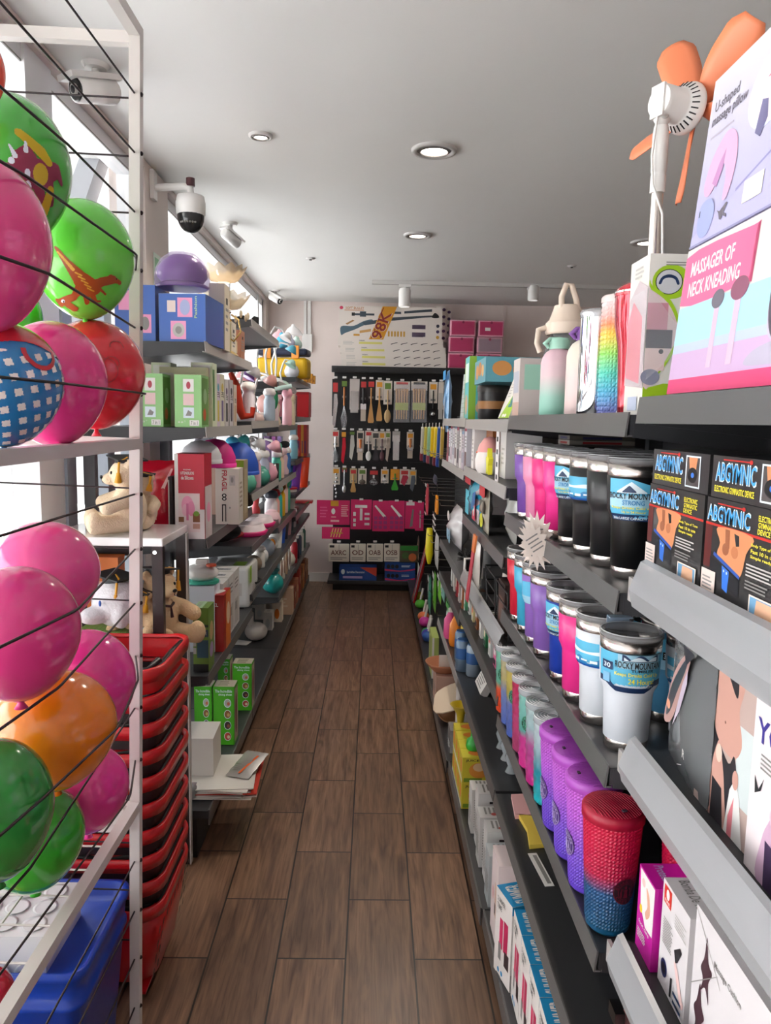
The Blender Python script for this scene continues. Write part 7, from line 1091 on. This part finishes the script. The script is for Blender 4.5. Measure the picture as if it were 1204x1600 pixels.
def bear(label, loc, rz, s, fur, cap=True, tie=None):
    t = thing('teddy_bear', label, 'soft toy', loc, rz); b = MB()   # faces -Y, seated
    b.ell((0, 0, .30*s), .26*s, .23*s, .32*s, fur).ell((0, -.04*s, .74*s), .21*s, .20*s, .20*s, fur).ell((0, -.22*s, .69*s), .10*s, .11*s, .08*s, fur)
    for q in (-1, 1):
        b.ell((q*.18*s, -.01*s, .89*s), .07*s, .045*s, .07*s, fur); b.tube([(q*.16*s, 0, .48*s), (q*.30*s, -.12*s, .42*s), (q*.33*s, -.28*s, .36*s)], [.11*s, .10*s, .10*s], fur, 12); b.ell((q*.33*s, -.29*s, .355*s), .1*s, .1*s, .1*s, fur)
        b.tube([(q*.12*s, -.05*s, .13*s), (q*.20*s, -.28*s, .12*s), (q*.24*s, -.42*s, .12*s)], [.13*s, .12*s, .12*s], fur, 12); b.ell((q*.245*s, -.45*s, .15*s), .115*s, .10*s, .15*s, fur)
    remesh(b.build('body', t), .012*s+.002)
    for q in (-1, 1): MB().ell((q*.085*s, -.215*s, .775*s), .022*s, .015*s, .024*s, BLACK, 10, 8).build('eye', t)
    MB().ell((0, -.33*s, .715*s), .035*s, .02*s, .025*s, BLACK, 10, 8).build('nose', t); MB().tube([(0, -.325*s, .69*s), (0, -.32*s, .655*s), (.03*s, -.31*s, .645*s)], .005*s, BLACK, 5).build('mouth', t)
    if tie: MB().tube([(-.09*s, -.19*s, .52*s), (0, -.25*s, .50*s), (.09*s, -.19*s, .52*s)], .018*s, M(tie, .5), 8).tube([(0, -.25*s, .50*s), (.01*s, -.26*s, .36*s)], [.01*s, .022*s], M(tie, .5), 8).build('neck_tie', t)
    if cap: gradcap(t, 0, -.01*s, .95*s, .36*s)
    return t
bear('cream bear with a black graduation cap facing the window on the white table', (-.80, 2.44, 1.272), -1.15, .25, FUR)
bear('second cream bear with graduation cap behind the white post, on the white table', (-.79, 2.56, 1.272), -.2, .19, FUR)
bear('tan teddy bear with a dark bow tie on the lower tier of the white table', (-.725, 2.49, .884), .95, .265, FUR2, True, '3A1820')
t = thing('penguin_plush', 'grey-white bird soft toy with graduation cap on the lower tier', 'soft toy', (-.835, 2.40, .957), -.7); PW = M('D8D4D8', .85, bump=.3, nscale=150)
b = MB(); b.ell((0, 0, .085), .085, .075, .082, PW).ell((0, -.07, .055), .04, .06, .03, PW).ell((.06, -.02, .06), .03, .03, .05, PW).ell((-.06, -.02, .06), .03, .03, .05, PW); remesh(b.build('body', t), .006); 
for q in (-1, 1): MB().ell((q*.035, -.078, .10), .006, .004, .01, BLUE, 8, 6).build('eye', t)
gradcap(t, 0, 0, .172, .10)
bear('small tan bear half hidden by the white post on the lower tier', (-.765, 2.42, .884), -.3, .2, FUR2)
carton('green_grid_carton', 'olive green carton with a grid pattern under the grey-white bird toy', 'box', .16, .14, .072, M('7A9A48', .45), [('T', 'r', .1*i, 0, .1*i+.01, 1, M('5A7A30', .5)) for i in range(1, 10)]+[('T', 'r', 0, .15*i, 1, .15*i+.012, M('5A7A30', .5)) for i in range(1, 7)], (-.87, 2.41, .883), 0)
carton('orange_carton', 'orange and white carton behind the bird toy against the window', 'box', .11, .07, .28, M('F07820', .42), [('F', 'r', .15, .1, .9, .7, M('F8C8A0', .45)), ('F', 'r', 0, .85, 1, 1, M('F08030', .4))], (-.93, 2.575, .883), 0)
carton('blue_book', 'pale blue and pink book leaning beside the red shopping baskets', 'book', .10, .03, .09, M('88B8D0', .45), [('R', 'r', 0, 0, 1, 1, M('E8C0B8', .5)), ('F', 'r', .1, .1, .9, .4, PALEPINK)], (-.72, 2.32, .885), 0, None, -.5)
# ================================================================ RED BASKETS
def rrect(w, d, r, n=5):
    pts = []
    for cx, cy, a0 in ((w/2-r, d/2-r, 0), (-w/2+r, d/2-r, PI/2), (-w/2+r, -d/2+r, PI), (w/2-r, -d/2+r, 1.5*PI)):
        for i in range(n+1): a = a0+PI/2*i/n; pts.append((cx+r*math.cos(a), cy+r*math.sin(a)))
    return pts
def shell(b, levels, m, r=.05, close=False, dip=None):
    vs = []; fs = []; n = None
    for w, d, z in levels:
        p = rrect(w, d, min(r, w/2.01, d/2.01)); n = len(p); vs += [(x, y, z+(dip(x, y) if dip else 0)) for x, y in p]
    for j in range(len(levels)-1):
        for i in range(n): fs.append((j*n+i, j*n+(i+1) % n, (j+1)*n+(i+1) % n, (j+1)*n+i))
    if close: fs.append(tuple(range(n))[::-1])
    b.add(vs, fs, m, True); return b
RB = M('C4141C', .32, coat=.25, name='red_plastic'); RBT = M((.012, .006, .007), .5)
NB = 10
for k in range(NB):
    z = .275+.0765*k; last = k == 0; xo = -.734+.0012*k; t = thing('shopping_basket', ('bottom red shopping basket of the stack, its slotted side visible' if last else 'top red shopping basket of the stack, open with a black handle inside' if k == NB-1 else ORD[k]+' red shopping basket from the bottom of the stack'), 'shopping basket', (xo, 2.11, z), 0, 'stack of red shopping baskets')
    W_, D_ = .325, .37; b = MB(); dp = lambda x, y: .012*math.cos(x/.1625*PI/2)*0-.020*math.exp(-((x)/.09)**2)*(1 if y < 0 else 1)
    shell(b, [(W_-.02, D_-.02, -.004), (W_-.008, D_-.008, -.014), (W_, D_, -.024), (W_+.004, D_+.004, -.002), (W_, D_, .012), (W_-.014, D_-.014, .014), (W_-.022, D_-.022, .006)], RB, .07, False, dp); b.build('rim', t)
    if last:
        b = MB(); shell(b, [(W_-.012, D_-.012, -.02), (W_-.035, D_-.035, -.12), (W_-.07, D_-.08, -.235), (W_-.12, D_-.13, -.258)], RB, .06, True)
        for s_, ax in ((1, 'x'),):
            for rr in range(4):
                for c_ in range(9):
                    f = (rr+.5)/4.3; zz = -.045-.19*f; xx = (W_-.016-.055*f)/2+.0015; yy = -.16+.04*c_; b.add([(xx+.001, yy, zz+.013), (xx+.001, yy+.012, zz+.013), (xx-.003, yy+.012, zz-.013), (xx-.003, yy, zz-.013)], [(0, 1, 2, 3)], RBT)
            for rr in range(4):
                for c_ in range(6):
                    f = (rr+.5)/4.3; zz = -.045-.19*f; yy = -(D_-.014-.075*f)/2-.0015; xx = -.10+.036*c_; b.add([(xx, yy-.001, zz+.013), (xx+.011, yy-.001, zz+.013), (xx+.011, yy+.004, zz-.013), (xx, yy+.004, zz-.013)], [(0, 1, 2, 3)], RBT)
            b.build('basket_body', t)
        MB().box(-.11, -.07, -.16, .16, -.262, -.255, RB).box(.07, .11, -.16, .16, -.262, -.255, RB).build('foot', t)
    else:
        b = MB(); shell(b, [(W_-.026, D_-.026, -.006), (W_-.036, D_-.036, -.064)], RBT if k < NB-1 else RB, .06); b.build('basket_body', t)  # nested bodies near-black: shade of the gaps and black handles put into the colour
    b = MB()
    for q in (-1, 1): b.tube([(q*(W_/2-.03), -D_/2+.10, .008), (q*(W_/2-.045), -D_/2+.05, -.004), (0, -D_/2+.033, -.020), (0, -D_/2+.033, -.020)][:3], .011, M((.008, .008, .01), .35), 8)
    b.tube([(W_/2-.022, -D_/2+.06, -.005), (W_/2-.020, 0, .002), (W_/2-.022, D_/2-.06, -.005)], .010, M((.008, .008, .01), .35), 8); b.build('handle', t)
# ================================================================ BLUE CRATE
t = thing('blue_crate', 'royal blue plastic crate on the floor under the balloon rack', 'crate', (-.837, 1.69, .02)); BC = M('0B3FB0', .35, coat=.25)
b = MB(); W_, D_, H_ = .415, .34, .40
shell(b, [(W_-.03, D_-.03, H_-.03), (W_-.01, D_-.01, H_), (W_+.012, D_+.012, H_), (W_+.012, D_+.012, H_-.02), (W_, D_, H_-.022), (W_-.01, D_-.01, H_-.08), (W_, D_, H_-.082), (W_, D_, H_-.095), (W_-.012, D_-.012, H_-.1), (W_-.06, D_-.06, 0)], BC, .04, True); b.build('crate_wall', t)
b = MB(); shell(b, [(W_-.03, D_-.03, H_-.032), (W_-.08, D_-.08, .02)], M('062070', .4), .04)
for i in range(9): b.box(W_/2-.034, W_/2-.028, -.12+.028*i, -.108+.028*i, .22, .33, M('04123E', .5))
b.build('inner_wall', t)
t = thing('egg_organizer', 'white plastic organiser with round holes standing in the blue crate', 'organiser', (-.862, 1.66, .05)); EO = M('D8D8DA', .35)
b = MB().box(-.14, .14, -.10, .10, 0, .43, EO)
for r_ in range(3):
    for c_ in range(4):
        b.T = Matrix.Translation((-.10+.066*c_, -.101, .10+.12*r_)) @ Matrix.Rotation(PI/2, 4, 'X'); b.lathe([(.022, 0), (.030, .003), (.024, .001)], EO, 18).lathe([(1e-5, .0022), (.022, .002)], M('24408A', .5), 18, sy=.5)
        b.T = Matrix.Translation((-.10+.066*c_, -.06+.06*r_, .431)); b.lathe([(.024, 0), (.028, .003), (.021, .001)], EO, 18)
b.build('organiser_body', t)
# ================================================================ BALLOON RACK
RX, RY = -.6045, 1.80; TILT = Matrix.Rotation(.022, 4, 'Y'); WP = M('D6CECA', .35, noise=.03, nscale=9); t = thing('balloon_rack', 'white square tube rack with black elastic cords holding balloons', 'rack', (0, 0, 0)); RK = t; RK.rotation_euler = (0, .022, 0)
MB().box(RX-.0125, RX+.0125, RY-.0125, RY+.0125, .02, 2.49, WP).build('post', t); MB().box(-1.06, -1.035, RY-.0125, RY+.0125, .02, 2.49, WP).build('post', t); MB().box(RX-.0125, RX+.0125, .45, .475, .02, 2.49, WP).build('post', t)
for z in (2.49, 1.57, .655): MB().box(RX-.0125, RX+.0125, .47, RY+(.0125 if z > 2 else -.0126), z-.0125, z+.0125, WP).build('side_beam', t)
for z in (2.475, 1.57, .645): MB().box(-1.035, RX-.0126, RY-.0125, RY+.0125, z-.0125, z+.0125, WP).build('cross_beam', t)
MB().box(-1.035, RX-.02, RY-.04, RY-.035, .60, .66, WP).build('shelf_lip', t)
for i, y in enumerate((1.70, 1.61, 1.52, 1.43, 1.34, 1.24, 1.14)): MB().tube([(-1.04, y, .655), (RX, y, .655)], .0022, WP, 6).build('shelf_wire', t)
for x in (-.72, -.95): MB().tube([(x, 1.78, .652), (x, .5, .652)], .0022, WP, 6).build('shelf_wire', t)
BAL = []
def balloon(px, py, rx, ry, Y, col, label, decor=None, rz=0, tr=0):
    c = at(px, py, Y=Y); s = (c-Vector((0, 0, H))).dot(FW)/F; a, h = rx*s, ry*s; BAL.append((c, a, a, h))
    t = thing('balloon', label, 'balloon', c, rz, 'balloons in the white rack'); m = col if not isinstance(col, str) else M(col, .16, coat=.6, name='latex', sub=.0, alpha=.93)
    n, k = 48, 28; vs = []; fs = []
    def S(th, ph, e=0):   # th around, ph from bottom 0..PI
        r = math.sin(ph); z = -math.cos(ph); z2 = z if z > 0 else z*(1+.10*(-z)**2); rr = r*(1-.04*min(0, z)*-1*1)
        return Vector(((a+e)*rr*math.cos(th), (a+e)*rr*math.sin(th), (h/1.05+e)*z2))
    for j in range(k+1):
        for i in range(n): vs.append(S(2*PI*i/n, max(1e-3, min(PI-1e-3, PI*j/k))))
    for j in range(k):
        for i in range(n): fs.append((j*n+i, j*n+(i+1) % n, (j+1)*n+(i+1) % n, (j+1)*n+i))
    MB().add(vs, fs, m, True).build('skin', t)
    b = MB(); zb = -h*1.045; b.lathe([(.003, zb+.004), (.005, zb-.004), (.011, zb-.014), (.010, zb-.014), (.002, zb-.004)], m if not isinstance(col, str) else M(col, .3), 14, cap=False); b.build('knot', t)
    if decor:
        # printed figure: (u, v) window in metres around the point that faces the camera
        d = (Vector((0, 0, H))-c).normalized(); th0 = math.atan2(d.y, d.x)-rz+decor.get('dth', 0); ph0 = PI/2+math.asin(d.z)+decor.get('dph', 0); e = .0009; b = MB()
        for li, (mm, shp) in enumerate(decor['shapes']):
            W = decor['w']; N_ = decor.get('n', 70); st = 2*W/N_; cells = {}
            vs = []; fs = []
            def vid(i, j):
                if (i, j) not in cells:
                    u, v = -W+i*st, -W+j*st; ph = ph0+v/h; th = th0+u/(a*max(.3, math.sin(ph))); cells[(i, j)] = len(vs); vs.append(S(th, ph, e+.0003*li))
                return cells[(i, j)]
            for i in range(N_):
                for j in range(N_):
                    if shp((-W+(i+.5)*st)/W, (-W+(j+.5)*st)/W): fs.append((vid(i, j), vid(i+1, j), vid(i+1, j+1), vid(i, j+1)))
            b.add(vs, fs, mm, True)
        b.build('printed_figure', t)
    return t
def cap_(x0, y0, x1, y1, r0, r1=None):
    r1 = r0 if r1 is None else r1
    def f(x, y):
        dx, dy = x1-x0, y1-y0; t_ = max(0, min(1, ((x-x0)*dx+(y-y0)*dy)/(dx*dx+dy*dy+1e-9))); return math.hypot(x-x0-t_*dx, y-y0-t_*dy) < r0+(r1-r0)*t_
    return f
U_ = lambda *fs: (lambda x, y: any(f(x, y) for f in fs))
E_ = lambda cx, cy, rx, ry: (lambda x, y: ((x-cx)/rx)**2+((y-cy)/ry)**2 < 1)
DINO = M('A8501C', .4); DK_ = M('7A3812', .4); MAR = M('7A2038', .4)
raptor = U_(cap_(-.75, .85, -.45, .45, .03, .10), cap_(-.45, .45, -.15, .10, .10, .19), cap_(-.15, .10, .1, -.05, .20, .20), cap_(.1, -.02, .32, .12, .15, .10), cap_(.32, .12, .62, .22, .11, .10), cap_(.55, .24, .85, .18, .09, .05), cap_(.05, -.15, .18, -.42, .09, .05), cap_(.18, -.42, .30, -.40, .04, .03), cap_(-.15, -.05, -.35, -.35, .14, .07), cap_(-.35, -.35, -.7, -.50, .10, .13), cap_(-.05, -.2, -.02, -.5, .09, .05), cap_(-.72, -.48, -.85, -.42, .09, .05), cap_(-.5, -.55, -.3, -.72, .10, .09), cap_(.25, -.05, .42, -.18, .04, .03))
stripes = U_(*[cap_(-.30+.07*i, .28-.09*i, -.16+.07*i, .22-.09*i, .018) for i in range(5)], cap_(-.7, .75, -.35, .35, .02, .04))
tri = U_(cap_(-.55, -.1, .1, .1, .26, .30), cap_(.1, .1, .45, .25, .28, .18), cap_(-.3, .35, -.1, .55, .12, .1), cap_(.1, -.1, .25, -.5, .12, .1), cap_(.35, .0, .45, -.4, .1, .09), cap_(.5, .3, .7, .05, .12, .04), cap_(-.35, -.25, -.3, -.6, .1, .09), E_(-.15, .35, .22, .2))
triy = U_(E_(.15, .1, .16, .22), cap_(-.25, .85, .15, .55, .09, .12), cap_(.15, .55, .32, .38, .12, .08), cap_(.40, -.15, .32, -.62, .08, .11), cap_(.32, -.62, .25, -.85, .11, .05))
balloon(130, 402, 77, 91, 1.60, '70E048', 'lime green balloon with a brown dinosaur print', {'w': .082, 'n': 170, 'dph': -.42, 'dth': .1, 'shapes': [(DINO, raptor), (M('D8A838', .4), stripes), (SNOW, U_(E_(-.62, -.45, .06, .05))), (BLACK, U_(E_(-.60, -.46, .02, .03), E_(.70, .25, .02, .02)))]})
balloon(18, 262, 88, 113, 1.36, '48B840', 'green balloon with a maroon horned dinosaur print, top left', {'w': .080, 'n': 150, 'dph': -.02, 'dth': .35, 'shapes': [(M('882848', .4), tri), (M('C8B018', .4), triy), (SNOW, U_(cap_(-.35, .35, -.45, .55, .05, .02), cap_(-.15, .5, -.15, .68, .05, .02), E_(-.12, .05, .06, .1), E_(-.1, -.2, .07, .12), E_(-.42, .25, .06, .07)))]})
balloon(-30, 378, 104, 135, 1.12, 'E8418A', 'hot pink balloon at the left edge below the green ones')
balloon(-22, 112, 28, 50, 1.2, 'F04828', 'sliver of a red balloon at the top left edge')
balloon(32, 500, 33, 55, 1.62, '38C828', 'green balloon squeezed behind the hot pink one')
WH = M('F0E8E4', .25, coat=.5); BG_ = M('1878B8', .2, coat=.5)
balloon(2, 597, 91, 97, 1.18, '1B7FC0', 'blue and white checked balloon with a red top', {'w': .125, 'n': 190, 'dph': 0, 'dth': .35, 'shapes': [(WH, lambda x, y: (abs(((x+y*.25)*5.2) % 1-.5) < .24 and abs(((y-x*.25)*5.2) % 1-.5) < .24 and y < .42)), (M('D02838', .2, coat=.5), lambda x, y: y > .45+.1*math.cos(x*4)), (M('C02838', .25), lambda x, y: abs(math.hypot(x-.25, y-.42)-.22) < .03 and y < .45), (BLACK, lambda x, y: False)]})
balloon(82, 596, 82, 97, 1.42, 'F23C90', 'pink balloon between the checked and the red ones')
balloon(148, 582, 76, 85, 1.64, 'E8283A', 'red balloon with a bear print against the white post', {'w': .075, 'n': 150, 'dph': .05, 'dth': .12, 'shapes': [(M('B81828', .3), lambda x, y: abs(math.hypot(x-.1, y+.0)-.34) < .014 and x > -.3), (M('B81828', .3), U_(lambda x, y: abs(math.hypot(x-.28, y-.2)-.2) < .014 and y > .12, lambda x, y: abs(math.hypot(x+.12, y-.28)-.2) < .014 and y > .2)), (M('D89018', .4), U_(E_(-.55, .45, .16, .25), E_(-.42, .3, .1, .16))), (M('881820', .4), U_(lambda x, y: abs(math.hypot(x-.45, y-.7)-.2) < .012 and y > .7))]})
balloon(70, 895, 82, 85, 1.46, 'F2549C', 'upper pink balloon of the lower rack section')
balloon(28, 986, 93, 107, 1.22, 'E23484', 'large magenta balloon at the left, below the upper pink one')
balloon(134, 1066, 75, 87, 1.60, 'EE3E9E', 'pink balloon right of the magenta one, touching the white post')
balloon(84, 1137, 94, 94, 1.36, 'EE8410', 'orange balloon in the lower section')
balloon(-8, 1262, 86, 114, 1.12, '2E8C38', 'large dark green balloon at the bottom left')
balloon(52, 1306, 76, 84, 1.42, '38AC2C', 'lighter green balloon behind the large dark green one')
balloon(135, 1230, 64, 70, 1.60, 'F03A9C', 'lowest pink balloon beside the white post')
balloon(-40, 1130, 60, 60, 1.45, 'D8341C', 'red balloon behind the orange one at the left edge')
balloon(-22, 1560, 42, 50, 1.36, 'D8283C', 'red balloon lying low in the blue crate corner')
# cords
CB = M((.02, .008, .010), .5, name='elastic_cord')
zs = [2.357, 2.23, 2.10, 1.971, 1.84, 1.686, 1.449, 1.315, 1.181, 1.048, .914, .777, .506, .369, .235, .097]
def clear_x(p, r=.004):
    x = p[0]
    for c, a, b_, h in BAL:
        q = 1-((p[1]-c.y)/(b_+.002))**2-((p[2]-c.z)/(h*1.04+.002))**2
        if q > 0: x = max(x, c.x+a*math.sqrt(q)+r)
    return x
for z in zs:
    pts = []; N_ = 60
    for i in range(N_+1):
        y = RY-.004-(RY-.50)*i/N_; sag = 0 if z > 2 else -.0*math.sin(PI*i/N_); w_ = TILT @ Vector((RX, y, z)); pts.append([RX+clear_x(w_)-w_.x, y, z+sag])
    xs = [p[0] for p in pts]                                   # a taut cord: upper hull of the pushes
    hull = [0]
    i = 0
    while i < N_:
        best, bj = -1e9, i+1
        for j in range(i+1, N_+1):
            sl_ = (xs[j]-xs[i])/(j-i)
            if sl_ >= best: best, bj = sl_, j
        for k in range(i, bj+1): pts[k][0] = xs[i]+best*(k-i)
        i = bj
    o = MB().tube([(RX-.014, RY-.002, z)]+pts, .0024, CB, 6).build('elastic_cord', RK)
    MB().ell((RX+.013, RY-.004, z), .005, .005, .005, CB, 8, 6).build('cord_knot', RK)
for z in (2.35, 2.225, 2.10, 1.462, 1.315, 1.185, .55, .42, .28): MB().tube([(RX-.012, RY, z), (-1.04, RY, z+.002)], .0022, CB, 6).build('back_cord', RK)
